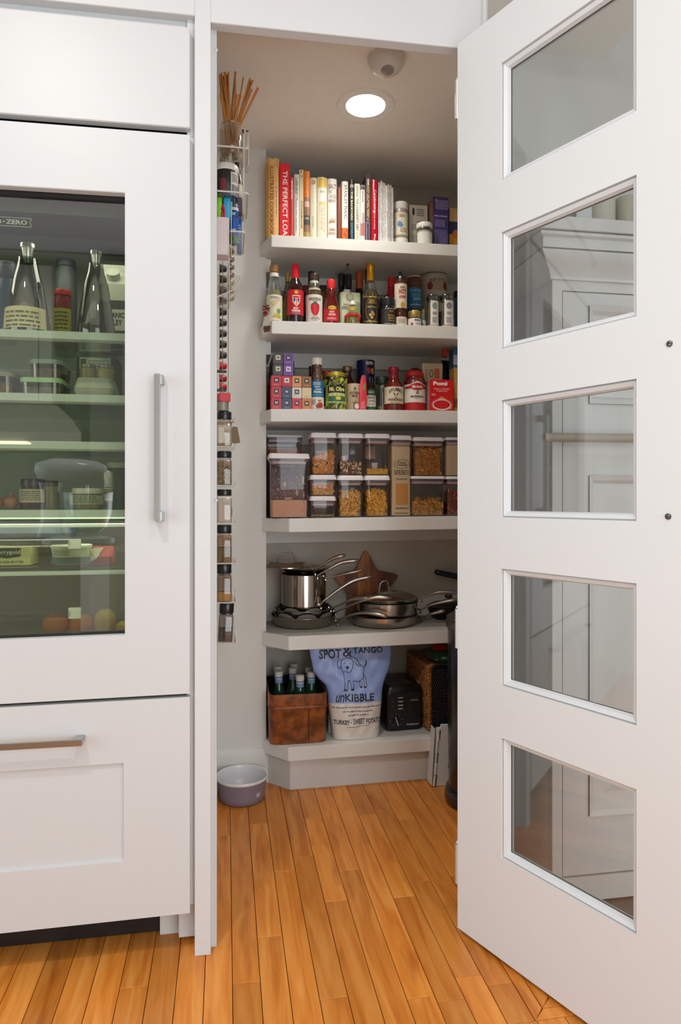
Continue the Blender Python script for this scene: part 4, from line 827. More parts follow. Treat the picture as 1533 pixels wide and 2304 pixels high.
# ================================================================ second shelf: bottles
V2 = lambda y: 570 + y / 3.3326
CREAM = mat('#ddd6bd', .6, 0, .04); LBK = mat('#1d1a17', .5); LRED = mat('#c41d26', .45, 0, .05)
WINE = [(0, 0), (.93, 0), (1, .02), (1, .52), (.92, .60), (.66, .68), (.44, .76), (.36, .82)]
YA, YM = 2.362, 2.47
t, r, h = bot('vinegar_bottle', 'clear bottle with a wooden cap and green apple label at the left end', 'bottle', 66, 184, 95, 1, YA, [(0, 0), (.95, 0), (1, .02), (1, .50), (.86, .58), (.64, .68), (.56, .80), (.56, .88)], CG, V2, ([(0, .88), (.58, .88), (.6, .89), (.6, .985), (.55, 1), (0, 1)], mat('#9a6a35', .5, 0, .2, 20)), liquid=(.56, mat('#a59a72', .2)), labels=((.03, .47, 1.5, CREAM), (.80, .865, 3.1, mat('#e6e2da', .6), .56)), prints=(('P', .05, .3, 0, 0, mat('#c9b98c', .6), {'poly': [(-.8, .02), (.6, .14), (.7, .10), (-.2, -.05)]}), ('o', .5, .19, .55, .09, mat('#6f9a3c', .5)), ('P', .3, .08, 0, 0, mat('#b9a83c', .5), {'poly': [(-.6, .0), (.5, -.02), (.55, .05), (-.3, .07)]}), ('~', -.1, .42, 1.0, .04, mat('#55503c', .5))))
bot('oil_bottle', 'greenish oil bottle with a gold cap behind the first bottle', 'bottle', 178, 268, 152, 1, YM, WINE + [(.34, .86)], CGG, V2, ([(0, .85), (.38, .85), (.38, 1), (0, 1)], GOLD), liquid=(.6, mat('#6b6636', .3)), labels=((.1, .5, 1.5, mat('#8a9a5c', .6)),))
bot('malt_vinegar_bottle', 'dark vinegar bottle with a red shrink cap and red crest label', 'bottle', 218, 344, 85, 1, YA, [(0, 0), (.95, 0), (1, .015), (1, .55), (.9, .63), (.66, .70), (.48, .76)], mat('#26100d', .08, 0, .05, coat=.5), V2, ([(0, .735), (.49, .735), (.46, .8), (.46, .97), (.4, 1), (0, 1)], mat('#d21f2b', .25, 0, .05)), labels=((.13, .545, 1.45, LRED, 1.0),), prints=(('P', .05, .36, 0, 0, mat('#e3cdbb', .5), {'poly': [(-.5, .09), (.5, .09), (.48, -.02), (.0, -.10), (-.48, -.02)]}), ('P', .05, .36, 0, 0, LRED, {'poly': [(-.42, .075), (.42, .075), (.40, .045), (-.40, .045)], 'rf': 1.006}), ('P', .05, .36, 0, 0, mat('#2b3b77', .5), {'poly': [(-.38, .035), (-.06, .035), (-.3, -.04)], 'rf': 1.006}), ('P', .05, .36, 0, 0, mat('#2b3b77', .5), {'poly': [(.38, .035), (.06, .035), (.3, -.04)], 'rf': 1.006}), ('P', .05, .36, 0, 0, LRED, {'poly': [(-.05, .03), (.05, .03), (.03, -.08), (-.03, -.08)], 'rf': 1.006}), ('o', .05, .50, .5, .05, GOLD), ('MALT', 0, .235, .62, .03, WINK, {'bold': .04}), ('VINEGAR', .0, .195, 1.1, .035, WINK, {'bold': .04}), ('~', 0, .155, 1.1, .03, mat('#9aa0c8', .5), {'n': 2})))
bot('soy_bottle', 'black-capped dark bottle behind the strawberry dressing', 'bottle', 374, 428, 140, 1, YM, [(0, 0), (1, 0), (1, .6), (.9, .72), (.82, .78)], mat('#17100e', .15), V2, ([(0, .78), (.86, .78), (.86, .98), (.8, 1), (0, 1)], BLK))
bot('beet_jar', 'dark red lidded jar between two bottles in the back row', 'jar', 330, 382, 246, 1, YM, JAR, mat('#3c0d10', .2), V2, (JCAP, mat('#7c1820', .35)))
bot('strawberry_dressing', 'dressing bottle with a big red strawberry on its white label', 'bottle', 362, 485, 158, 1, YA, [(0, 0), (.95, 0), (1, .02), (1, .58), (.92, .67), (.70, .76), (.56, .82)], CG, V2, ([(0, .86), (.58, .86), (.62, .875), (.62, .97), (.56, 1), (0, 1)], mat('#4c3f33', .4, .4)), liquid=(.72, mat('#7d5a3c', .3)), labels=((.02, .56, 1.5, mat('#e4ddd0', .6)), (.80, .865, 3.1, mat('#ddd6c8', .6), .55), (.66, .70, .9, mat('#d9d4c8', .6), .92, .82)), prints=(('BRIANNAS', 0, .48, 1.5, .05, LBK, {'arch': .012}), ('~', 0, .44, .8, .02, LBK, {'n': 1}), ('P', .0, .27, 0, 0, mat('#c8202c', .4), {'poly': [(-.55, .05), (-.5, .10), (-.2, .125), (.2, .125), (.5, .10), (.55, .05), (.48, -.04), (.25, -.11), (0, -.13), (-.25, -.11), (-.48, -.04)]}), ('P', .0, .4, 0, 0, mat('#3c5a2c', .5), {'poly': [(-.4, -.02), (-.2, .0), (-.1, .04), (0, .005), (.14, .04), (.18, 0), (.4, -.02), (.1, -.03), (-.1, -.03)], 'rf': 1.008}), ('BLUSH WINE', 0, .115, .8, .022, LBK), ('VINAIGRETTE', 0, .085, 1.2, .024, LBK), ('~', 0, .05, .6, .016, LBK, {'n': 1})))
bot('caper_jar', 'small dark-lidded jar behind the red hot sauce', 'jar', 458, 520, 246, 1, YM, JAR, mat('#6b5c40', .3), V2, (JCAP, BLK))
bot('hot_sauce', 'small hot sauce bottle with a red cap and red label under a yellow badge', 'bottle', 491, 607, 203, 1, YA, [(0, 0), (.95, 0), (1, .02), (1, .40), (.90, .50), (.72, .62), (.70, .68), (.78, .74), (.62, .80), (.5, .82)], mat('#5c130f', .1, 0, .15, 30, coat=.5), V2, ([(0, .79), (.55, .79), (.58, .8), (.54, .985), (.5, 1), (0, 1)], mat('#e02a30', .35)), labels=((.06, .33, 1.35, LRED),), prints=(('o', .05, .355, 1.2, .085, mat('#e3b52c', .5)), ('~', .05, .355, .8, .035, LBK, {'n': 1}), ('HOT', 0, .26, .62, .04, WINK, {'bold': .04}), ('SAUCE', 0, .205, .9, .045, WINK, {'bold': .04}), ('~', 0, .12, 1.3, .05, mat('#e9c9b8', .5), {'n': 2})))
bot('balsamic_bottle', 'wide black bottle behind the olive oil tin', 'bottle', 590, 668, 156, 1, YM + .02, WINE[:5] + [(.62, .7), (.6, .82)], mat('#191311', .2), V2, ([(0, .80), (.66, .80), (.68, .82), (.68, .98), (.6, 1), (0, 1)], BLK))
t, r, h = bot('pourer_bottle', 'black bottle with a bent metal pour spout', 'bottle', 640, 722, 160, 1, 2.458, WINE[:5] + [(.6, .7), (.57, .78)], mat('#120f0f', .15), V2, ([(0, .77), (.6, .77), (.62, .97), (.55, 1), (0, 1)], BLK))
m = M(); m.tube([(0, 0, h * .99), (-.001, -.002, h + .012), (-.003, -.006, h + .030), (-.0045, -.010, h + .034)], [.0035, .003, .003, .0036], 10); m.lathe([(.0045, 0), (.006, .001), (.006, .003), (.0045, .004)], 12, (-.0045, -.010, h + .032)); obj('pour_spout', m, mat('#77705f', .35, .9), t)
x0, x1 = X(U(617), 2.385), X(U(774), 2.385); wd = x1 - x0; cx = (x0 + x1) / 2; z0 = base(1, cx, wd / 2); h = Z(U(690), V2(292), 2.385) - z0
t = thing('olive_oil_tin', 'pale green olive oil tin with a pull ring and a white pour cap', 'tin', (cx, 2.385, z0))
m = M(); m.loft(rings([(wd * .98, .046, .008, 0, 0, .0235), (wd, .047, .008, .004, 0, .0235), (wd, .047, .008, h - .004, 0, .0235), (wd * .97, .045, .008, h, 0, .0235)])); obj('body', m, mat('#c3c6a4', .35, .2, .04), t)
m = M(); m.box(-wd * .3, wd * .05, .010, .036, h, h + .014); obj('pour_cap', m, mat('#dcd8d0', .4), t, bevel=.003)
m = M(); m.tube([(.012 * cos(a) - .002, -.004 - .002 * sin(a), h - .016 + .010 * sin(a)) for a in [2 * pi * i / 20 for i in range(21)]], .0012, 6); m.tube([(-.002, .02, h + .002), (.004, .004, h + .012), (.002, -.002, h + .004), (-.001, -.004, h - .006)], .002, 6); obj('pull_ring', m, mat('#9a968c', .3, .9), t)
fprints(t, wd, h, (('Extra', .28, .66, .24, .05, '#4a4a38', {'shear': .2}), ('~', .24, .56, .3, .1, '#5b5a44', {'n': 3}), ('~', .86, .5, .2, .5, '#7d8a5c', {'n': 9})), -.0012)
yb2 = 2.350; x0, x1 = X(U(650), yb2), X(U(768), yb2)
t, r, h = bot('pepper_oil_bottle', 'round little oil bottle of red peppers with a glass stopper', 'bottle', 650, 770, 346, 1, 2.352, [(0, 0), (.9, 0), (1, .06), (1, .28), (.8, .42), (.36, .54), (.32, .70), (.46, .74), (.46, .78), (.3, .8)], CG, V2, ([(0, .78), (.4, .78), (.36, .86), (.2, .94), (0, .96)], mat('#d8d2c8', .3)), liquid=(.5, mat('#8d8434', .2)))
m = M(); q = random.Random(5)
for k in range(9):
    a = -1.3 + 2.6 * k / 8; zz = h * q.uniform(.16, .38); rr = r * .9; m.lathe([(0, -.007), (.005, -.004), (.006, 0), (.005, .004), (0, .007)], 8, (rr * sin(a), -rr * cos(a), zz))
obj('red_peppers', m, mat('#bf2418', .3), t, kind='stuff'); m = M(); m.wrap(r * .47, h * .56, h * .68, -1.4, 1.4, 10); obj('neck_band', m, mat('#c9a93c', .5), t)
bot('wine_stopper_bottle', 'bottle with an orange foil top in the back row', 'bottle', 718, 806, 140, 1, YM, WINE[:6] + [(.46, .74)], mat('#241512', .15), V2, ([(0, .72), (.62, .72), (.62, .98), (.56, 1), (0, 1)], mat('#b0522c', .3, .3)))
bot('tall_black_bottle', 'slim black bottle top beside the gold foil bottle', 'bottle', 788, 850, 120, 1, YM + .03, WINE[:6] + [(.4, .74)], mat('#181310', .15), V2, ([(0, .72), (.4, .72), (.4, 1), (0, 1)], BLK))
bot('gold_foil_bottle', 'tall slim bottle with gold foil neck and black oval gold label', 'bottle', 786, 904, 80, 1, YA, [(0, 0), (.93, 0), (.96, .02), (1, .12), (1, .42), (.92, .52), (.70, .62), (.52, .72), (.46, .78)], CG, V2, ([(0, .72), (.53, .72), (.49, .80), (.47, .92), (.52, .93), (.52, .98), (.46, 1), (0, 1)], mat('#c58a1c', .25, .7, .06)), liquid=(.58, mat('#4a3c22', .2)), labels=((.05, .455, 1.55, LBK),), prints=(('O', 0, .25, 1.6, .40, GOLD, {'th': .06}), ('KATZ', 0, .385, .7, .035, GOLD, {'bold': .03}), ('~', 0, .35, 1.0, .03, GOLD, {'n': 2}), ('Chardonnay', 0, .285, 1.3, .04, GOLD, {'shear': .25}), ('o', -.2, .16, .34, .045, GOLD), ('o', .2, .17, .34, .045, GOLD), ('o', 0, .12, .34, .045, GOLD), ('o', .05, .20, .3, .04, GOLD), ('~', 0, .445, 2.2, .02, GOLD, {'n': 1, 'fill': 1}), ('~', 0, .06, 2.2, .02, GOLD, {'n': 1, 'fill': 1})))
bot('vanilla_jar', 'squat black jar with gold print beside the honey bottle', 'jar', 906, 1038, 343, 1, YA, [(0, 0), (.9, 0), (.98, .03), (1, .10), (1, .62), (.9, .70), (.82, .72)], mat('#15100f', .12, 0, .05, coat=.4), V2, ([(0, .70), (.86, .70), (.9, .72), (.9, .96), (.84, 1), (0, 1)], mat('#1c1c20', .3)), labels=((.06, .58, .95, mat('#1d1815', .5)),), prints=(('~', .25, .59, 1.5, .02, mat('#c9c2b4', .5), {'n': 1, 'fill': 1}), ('~', .25, .06, 1.5, .02, mat('#c9c2b4', .5), {'n': 1, 'fill': 1}), ('~', .25, .50, .5, .08, GOLD, {'n': 2}), ('VANILLA', .25, .35, .9, .07, GOLD), ('BEAN', .25, .26, .7, .07, GOLD), ('~', .25, .17, .8, .06, GOLD, {'n': 2})))
bot('red_squeeze_bottle', 'red squeeze bottle with a red cap behind the honey bottle', 'bottle', 956, 1050, 184, 1, YM, [(0, 0), (1, 0), (1, .56), (.8, .68), (.56, .78), (.52, .84)], mat('#c2131c', .3), V2, ([(0, .83), (.56, .83), (.56, .98), (.5, 1), (0, 1)], mat('#e02530', .35)))
t, r, h = bot('hot_honey', 'honey squeeze bottle with a black nozzle and cream label reading HOT', 'bottle', 1026, 1118, 175, 1, YA, [(0, 0), (.9, 0), (.96, .02), (.96, .2), (.9, .24), (.9, .34), (1, .4), (1, .84), (.85, .90), (.78, .93)], mat('#4a2410', .12, 0, .1), V2, ([(0, .90), (.80, .90), (.8, .98), (.62, 1), (.36, 1.005), (.3, 1.01), (.24, 1.09), (0, 1.095)], BLK), labels=((.36, .84, 1.5, mat('#e2d3bd', .6)), (.02, .19, 1.5, mat('#ddd0bd', .6))), prints=(("mike's", .1, .765, .9, .07, mat('#4a2a20', .5), {'shear': .3}), ('HOT', .1, .675, 1.25, .10, mat('#a8262a', .5), {'bold': .05}), ('HONEY', .1, .575, 1.2, .06, mat('#a8262a', .5), {'bold': .04}), ('o', .1, .42, .75, .11, mat('#c9932c', .4)), ('~', 0, .83, 1.8, .02, mat('#a8262a', .5), {'n': 1}), ('~', 0, .11, 1.2, .1, mat('#9a8a7a', .5), {'n': 3})))
t, r, h = bot('almond_butter', 'blue-labelled nut butter jar with a brown lid standing on another jar', 'jar', 1118, 1230, 190, 1, YM - .02, [(0, .0), (.9, .0), (.98, .02), (.98, .45), (1, .5), (1, .82), (.95, .86), (.9, .87)], mat('#5d3a22', .3), V2, ([(0, .85), (1, .85), (1.02, .86), (1.02, .965), (.98, .97), (.98, .985), (.94, 1), (0, 1)], mat('#5c3019', .4)), labels=((.44, .80, 1.6, mat('#1c6d9c', .45)), (.28, .42, 1.6, mat('#1a6594', .45))), prints=(('~', 0, .75, 1.5, .04, mat('#8fc4dc', .5), {'n': 2}), ('~', 0, .66, 1.2, .06, mat('#6fb0d0', .5), {'n': 2}), ('ALMOND', .1, .60, 1.0, .04, mat('#b7dcea', .5)), ('~', 0, .50, 1.6, .02, mat('#c9e0ea', .5), {'n': 1, 'fill': 1}), ('o', -.1, .37, 1.0, .07, mat('#d5dee0', .5)), ('~', -.1, .37, .7, .02, mat('#5a8aa8', .5), {'n': 1})))
m = M(); m.lathe([(0, h - .0005), (r * .9, h - .0005), (r * .88, h + .0045), (0, h + .0048)], 24); obj('lid_disc', m, mat('#d5cfc4', .4), t)
bot('jam_jar', 'little jam jar with a gold lid and white label in front of the blue jar', 'jar', 1127, 1224, 440, 1, YA - .002, [(0, 0), (.92, 0), (.98, .04), (.98, .56), (.9, .62)], mat('#3a1c14', .2), V2, ([(0, .6), (.95, .6), (1, .63), (1, .94), (.94, 1), (0, 1)], mat('#b59a52', .3, .7)), labels=((.03, .53, 1.5, mat('#dcd9d4', .6)),), prints=(('Bonne', .2, .42, .9, .12, LBK, {'shear': .25}), ('o', -.65, .16, .4, .2, mat('#a82a2c', .5)), ('~', .3, .2, .8, .1, mat('#77726c', .5), {'n': 2})))
bot('mustard_jar', 'slim jar with grey label squeezed beside the gold-lidded jam', 'jar', 1228, 1262, 425, 1, YA + .02, JAR, mat('#5b6a5c', .25), V2, (JCAP, mat('#8a7a45', .35, .5)), labels=((.04, .46, 1.5, mat('#b9b9b4', .6)),))
bot('oatmeal_can', 'tall cream oatmeal drum with round fruit pictures and a black name band', 'can', 1228, 1420, 176, 1, 2.53, [(0, 0), (1, 0), (1, .985), (.98, 1), (.97, 1), (.965, .985), (0, .985)], mat('#cdbfae', .55, 0, .04), V2, ([(1, .955), (1.02, .955), (1.03, .97), (1.03, .99), (1.0, 1), (.96, 1), (.96, .96)], mat('#b9ad9e', .4)), prints=(('o', -.62, .80, .42, .13, mat('#8a2f28', .5)), ('o', .62, .80, .42, .13, mat('#7a2a2c', .5)), ('~', 0, .8, .8, .14, mat('#a8906a', .5), {'n': 4}), ('IRISH STYLE', 0, .90, 1.3, .05, mat('#7a5a4a', .5), {'arch': .02}), ('P', 0, .59, 0, 0, LBK, {'poly': [(-.75, -.05), (-.4, -.05), (0, -.05), (.4, -.05), (.75, -.05), (.75, .05), (.4, .05), (0, .05), (-.4, .05), (-.75, .05)]}), ('OATMEAL', 0, .59, 1.3, .06, WINK, {'rf': 1.006, 'bold': .03})))
for k, (a, b) in enumerate(((1264, 1362), (1362, 1474))):
    t, r, h = bot('spice_grinder', ['clear spice jar with a green-tinted paper strip, left of the pair', 'clear spice jar with a floral paper strip, right of the pair'][k], 'jar', a, b, 318, 1, YA - .002, [(0, 0), (.94, 0), (1, .02), (1, .74), (.97, .80), (.90, .84)], CG, V2, ([(0, .84), (.9, .84), (.94, .86), (.94, .97), (.86, 1), (0, 1)], clear('grinder_lid', '#8a8580', .12, .6)), liquid=(.5, mat(['#6a5a44', '#5a4c44'][k], .7, 0, .5, 200, .5)), labels=((.08, .80, .62, mat('#dcd8d0', .6)), (.0, .07, 1.0, mat('#d8b99a', .6))), prints=(('o', 0, .64, .75, .2, mat(['#8fa394', '#9a8a9c'][k], .6)), ('~', 0, .64, .6, .16, DKINK, {'n': 4}), ('~', 0, .42, .6, .1, DKINK, {'n': 2}), ('~', 0, .22, .7, .18, mat(['#5a7a6a', '#7a5a7a'][k], .6), {'n': 5})))
bot('pepper_mill', 'dark capped jar half hidden by the door edge on the second shelf', 'jar', 1470, 1560, 290, 1, YM, JAR, mat('#2f5a6e', .3), V2, (JCAP, BLK))
# ornament hanging on the left end of the second shelf
y0 = 2.372; xo = X(U(72), y0)
zo = Z(U(70), V2(500), y0)
t = thing('hanging_ornament', 'small ceramic ornament with red flowers and a brown butterfly hanging on the shelf end', 'ornament', (xo - .002, y0 - .036, zo), radians(-30))
oz = lambda v: Z(U(70), V2(v), y0 - .03) - zo
m = M(); m.prismy([(-.017, oz(618)), (.016, oz(600)), (.017, oz(520)), (.010, oz(465)), (-.012, oz(480)), (-.018, oz(540))], -.002, .002); obj('plaque', m, mat('#cfc8ba', .5, 0, .06), t, bevel=.001)
q = random.Random(9); m = M()
for k in range(12): m.lathe([(0, -.002), (.005, -.0015), (.0055, 0), (.003, .002), (0, .0025)], 8, (q.uniform(-.014, .012), -.006 + q.uniform(-.002, .001), oz(q.uniform(395, 440))))
obj('dried_flowers', m, mat('#8a5236', .8, 0, .4, 200), t, kind='stuff')
m = M()
for k in range(6): a = 2 * pi * k / 6; m.lathe([(0, -.003), (.0045, -.001), (.0045, .001), (0, .003)], 8, (-.005 + .005 * cos(a), -.006, oz(455) + .005 * sin(a)))
obj('red_flower', m, mat('#9a1f1c', .5, 0, .1), t)
m = M()
for sx_ in (-1, 1):
    for (px, pz, sc) in ((.007, 565, .0085), (.006, 585, .006)):
        m.lathe([(0, -.001), (sc, -.0005), (sc, .0005), (0, .001)], 10, (0, 0, 0)); n_ = 40
        for i in range(len(m.v) - n_, len(m.v)): x, y, z = m.v[i]; m.v[i] = (x * .8 + sx_ * px, z - .0035, y + oz(pz))
obj('butterfly_wings', m, mat('#6a452c', .5, 0, .3, 120), t); m = M(); m.tube([(0, -.005, oz(590)), (0, -.006, oz(570)), (0, -.005, oz(550))], [.001, .0018, .001], 6); obj('butterfly_body', m, BLK, t)
m = M(); m.tube([(0, 0, oz(470)), (.004, .006, oz(430)), (.012, .022, oz(400))], .0006, 5); obj('cord', m, mat('#5a4a3a', .8), t)
# ================================================================ third shelf: coffee sleeves, cans, sauces
V3 = lambda y: 770 + y / 3.3326
YC = 2.338
PACK = [  # column, row from the bottom, colour, emblem ground, emblem letter, label words
 (0, 0, '#c4203a', '#2a1618', 'red'), (1, 0, '#39405f', '#23283c', 'navy'), (2, 0, '#cf2330', '#2a1618', 'red'), (3, 0, '#c9752a', '#33200f', 'orange'),
 (0, 1, '#c01c30', '#24181a', 'red'), (1, 1, '#3a4260', '#23283c', 'navy'), (2, 1, '#d6cdc4', '#2b2320', 'pale grey'), (3, 1, '#dcc49a', '', 'cream'),
 (0, 2, '#c0182e', '#24181a', 'red'), (1, 2, '#bb1830', '#e6dcd8', 'crimson'), (2, 2, '#d58a48', '#2e1f16', 'tan'), (3, 2, '#96592a', '#2a1a10', 'brown'),
 (0, 3, '#3d3a3c', '#d9c9a8', 'charcoal'), (1, 3, '#6a3a93', '#dcd4e4', 'purple'), (0, 4, '#3f3b3c', '#d9cdb4', 'charcoal'), (1, 4, '#6d3c96', '#2c1640', 'purple')]
CX = [(102, 180), (181, 257), (258, 331), (332, 405)]; RZ = ['bottom', 'second', 'third', 'fourth', 'top']; CN = ['first', 'second', 'third', 'fourth']
sl = 0
cyb = [490, 410, 330, 250, 171, 95]
for c, r_, col, em, word in PACK:
    a, b = CX[c]
    if r_ > 2: a, b = [(110, 185), (187, 262)][c]
    x0, x1 = X(U(a), YC), X(U(b), YC); wd = x1 - x0 - .0008; cx = (x0 + x1) / 2
    zz0 = base(2, X(U(250), YC), .05); ht_ = (Z(U(250), V3(250), YC) - zz0) / 3
    zlo = zz0 + r_ * ht_; dy_ = R.uniform(0, .003)
    t = thing('coffee_sleeve', f'{word} coffee capsule sleeve, {RZ[r_]} row, {CN[c]} column of the sleeve stack', 'coffee box', (cx + (.003 if r_ > 2 else 0), YC + dy_, zlo), group='coffee capsule sleeves')
    m = M(); hh = ht_ - .0007; m.box(-wd / 2, wd / 2, 0, .22, 0, hh); obj('carton', m, mat(col, .38, 0, .03), t, bevel=.0012, seg=2)
    m = M(); s_ = wd * .24
    if em:
        m.quadxz(-s_, s_, hh * .5 - s_ * .6, hh * .5 + s_ * 1.4, -.0003); e_ = obj('emblem', m, mat(em, .4), t, 0)
        m = M(); text(m, 'N', 0, hh * .5 + s_ * .4, s_ * .95, s_ * 1.0, -.0006, bold=.05); obj('lettering', m, WINK if int(em[1:3], 16) < 128 else DKINK, e_, 0)
    m = M(); lines(m, -wd * .25, wd * .25, hh * .14, hh * .2, 1, -.0004); obj('print', m, mat('#d8c8b4' if em and int(em[1:3], 16) < 128 else '#6a5a40', .5), t, 0)
t, r, h = bot('pepper_grinder', 'light blue grinder with a black crank cap behind the coffee sleeves', 'grinder', 258, 312, 132, 2, 2.595, [(0, 0), (1, 0), (1, .66), (.9, .70), (.4, .74)], mat('#a9c4cf', .35), V3)
m = M(); m.box(-.010, .016, -.008, .008, h * .75, h * .99); m.xform(Matrix.Rotation(radians(-6), 4, 'Y')); obj('crank_cap', m, BLK, t, bevel=.004)
bot('marinade_bottle', 'salad dressing bottle with a white cap and blue and white label', 'bottle', 393, 496, 122, 2, 2.365, [(0, 0), (.92, 0), (.98, .02), (.98, .54), (1, .56), (.94, .66), (.76, .74), (.70, .84), (.74, .88)], CGB, V3, ([(0, .87), (.76, .87), (.8, .88), (.8, .98), (.74, 1), (0, 1)], mat('#e6e2d6', .4)), liquid=(.76, mat('#7d6a34', .3, 0, .2, 40)), labels=((.245, .56, 1.5, mat('#1c6a9a', .5)), (.02, .245, 1.5, mat('#e2ddd0', .6))), prints=(('~', -.15, .50, 1.2, .06, WINK, {'n': 2}), ('Simply', -.1, .44, .9, .04, WINK, {'shear': .3}), ('Greek', .1, .395, .9, .045, mat('#cfe0ea', .5), {'shear': .25}), ('Nuoise', 0, .345, 1.2, .05, WINK, {'bold': .04}), ('~', 0, .285, 1.8, .03, mat('#49a0b0', .5), {'n': 2, 'fill': 1}), ('o', .35, .09, 1.0, .11, mat('#b53a28', .5)), ('o', .05, .07, .7, .08, mat('#a8301f', .5)), ('P', .25, .17, 0, 0, mat('#a0662c', .5), {'poly': [(-.3, .02), (.3, .02), (.1, -.015), (-.1, -.015)]}), ('~', -.6, .15, .6, .1, mat('#55504a', .5), {'n': 4})))
bot('syrup_bottle', 'brown bottle behind the white-capped dressing bottle', 'bottle', 376, 436, 182, 2, 2.46, [(0, 0), (1, 0), (1, .6), (.9, .75), (.7, .85), (.72, 1), (0, 1)], mat('#4a2a18', .25), V3)
t, r, h = bot('pickle_jar', 'big jar of sliced pickles with a gold lid and green label', 'jar', 497, 668, 236, 2, 2.385, [(0, 0), (.92, 0), (.98, .02), (1, .06), (1, .72), (.95, .82), (.90, .86), (.90, .90)], CGG, V3, ([(0, .89), (.92, .89), (.95, .90), (.95, .985), (.91, 1), (0, 1)], mat('#c2a834', .3, .5, .08)), liquid=(.84, mat('#6f6a1c', .4, 0, .3, 60)), labels=((.18, .66, 1.15, mat('#8a9a2e', .5, 0, .12, 30)),), prints=(('P', 0, .55, 0, 0, LBK, {'poly': [(-.85, -.11), (-.3, -.09), (.3, -.09), (.85, -.11), (.85, .09), (.3, .115), (-.3, .115), (-.85, .09)]}), ('Mt. Olive', 0, .55, 1.4, .12, mat('#e0d872', .5), {'rf': 1.01, 'bold': .04}), ('~', 0, .41, 1.5, .08, mat('#e6e6b8', .5), {'n': 2, 'fill': .7}), ('P', 0, .29, 0, 0, mat('#2f6a4a', .5), {'poly': [(-.8, -.06), (0, -.06), (.8, -.06), (.8, .06), (0, .06), (-.8, .06)]}), ('o', .1, .31, .5, .09, mat('#d8d03a', .5), {'rf': 1.012}), ('~', .05, .215, 1.7, .03, WINK, {'n': 1, 'rf': 1.012})))
m = M(); q = random.Random(2)
for k in range(70):
    a = q.uniform(-1.5, 1.5); zz = h * (q.uniform(.66, .84) if k % 2 else q.uniform(.03, .2)); rr = r * .93; w_ = q.uniform(.005, .010); tl = q.uniform(-.8, .8)
    n0 = len(m.v); m.lathe([(0, -.0012), (w_, -.0012), (w_, .0012), (0, .0012)], 9, (0, 0, 0)); mt_ = Matrix.Translation((rr * sin(a), -rr * cos(a), zz)) @ Matrix.Rotation(a, 4, 'Z') @ Matrix.Rotation(pi / 2 + tl, 4, 'X') @ Matrix.Rotation(tl, 4, 'Y')
    m.v[n0:] = [tuple(mt_ @ Vector(p)) for p in m.v[n0:]]
obj('pickle_slices', m, mat('#a3a233', .35, 0, .3, 60), t, kind='stuff')
bot('red_cap_jar', 'jar with a red cap behind the pickles', 'jar', 482, 552, 216, 2, 2.50, JAR, mat('#6a4a3a', .3), V3, (JCAP, mat('#b81a24', .35)))
bot('cherry_juice', 'dark red juice bottle with a bronze cap behind the pickles', 'bottle', 600, 742, 184, 2, 2.47, [(0, 0), (1, 0), (1, .5), (.9, .6), (.62, .7), (.44, .8), (.42, .88)], mat('#3c1014', .15), V3, ([(0, .885), (.46, .885), (.52, .90), (.52, .98), (.46, 1), (0, 1)], mat('#7a6a4c', .3, .7)))
bot('coconut_milk', 'tan coconut milk can with a coconut picture beside the pickles', 'can', 668, 772, 316, 2, 2.378, [(0, 0), (.95, 0), (1, .02), (1, .96), (.94, 1), (0, 1)], mat('#c0a78a', .5, 0, .06), V3, prints=(('P', .0, .80, 0, 0, mat('#4a6a34', .5), {'poly': [(-.2, 0), (0, .09), (.2, 0), (0, -.05)]}), ('COCONUT', -.05, .655, 1.5, .10, mat('#4a2a1a', .5), {'arch': .02, 'bold': .03}), ('MILK', .0, .54, .85, .09, mat('#4a2a1a', .5), {'bold': .03}), ('o', .25, .17, 1.0, .28, mat('#7a3c2a', .5)), ('o', .30, .17, .75, .21, mat('#e4d8cb', .5), {'rf': 1.006}), ('P', -.2, .33, 0, 0, mat('#5c7a3a', .5), {'poly': [(-.4, -.05), (0, -.02), (.4, .06), (.15, -.06)]})))
bot('coffee_can', 'tall navy can marked with a large red and yellow 90', 'can', 742, 876, 142, 2, 2.52, [(0, 0), (.98, 0), (1, .01), (1, .975), (1.02, .98), (1.02, .995), (.98, 1), (.97, .99), (0, .985)], mat('#1c2050', .3, .1, .08), V3, prints=(('GOYA', .3, .935, .95, .06, WINK, {'bold': .05}), ('9', .18, .80, .48, .115, mat('#c4262c', .4), {'bold': .05}), ('0', .66, .80, .42, .115, mat('#d8b13a', .4), {'bold': .05}), ('~', .5, .62, .6, .12, mat('#a8a6b4', .5), {'n': 4})))
yf = 2.352; x0, x1 = X(U(760), yf), X(U(822), yf); wd = x1 - x0; cx = (x0 + x1) / 2; z0 = base(2, cx, wd); h = Z(U(800), V3(242), yf) - z0
t = thing('candy_packet', 'tall pointed pink-red packet standing in front of the navy can', 'packet', (cx, yf, z0))
m = M(); m.loft([[(x + dx_, y + .012, z) for x, y in rrect(w_, d_, .004, 3)] for w_, d_, z, dx_ in ((wd * .92, .02, 0, -.001), (wd * .98, .022, h * .3, 0), (wd * .92, .016, h * .62, .001), (wd * .72, .006, h * .86, .003), (wd * .62, .0022, h * .92, .004), (wd * .42, .002, h, .005))]); obj('wrapper', m, mat('#d4303c', .3, 0, .15, 30), t)
m = M(); m.add([(-wd * .1, -.0005, h * .52), (wd * .25, .003, h * .60), (wd * .36, .004, h * .76), (wd * .1, .003, h * .72)], [(0, 1, 2, 3)]); obj('print_leaf', m, mat('#7a9a3c', .5), t, 0); m = M(); m.add([(-wd * .3, .0007, h * .05), (wd * .3, .0007, h * .05), (wd * .2, -.0002, h * .28), (-wd * .25, -.0002, h * .24)], [(0, 1, 2, 3)]); obj('print_panel', m, mat('#e8606a', .4), t, 0)
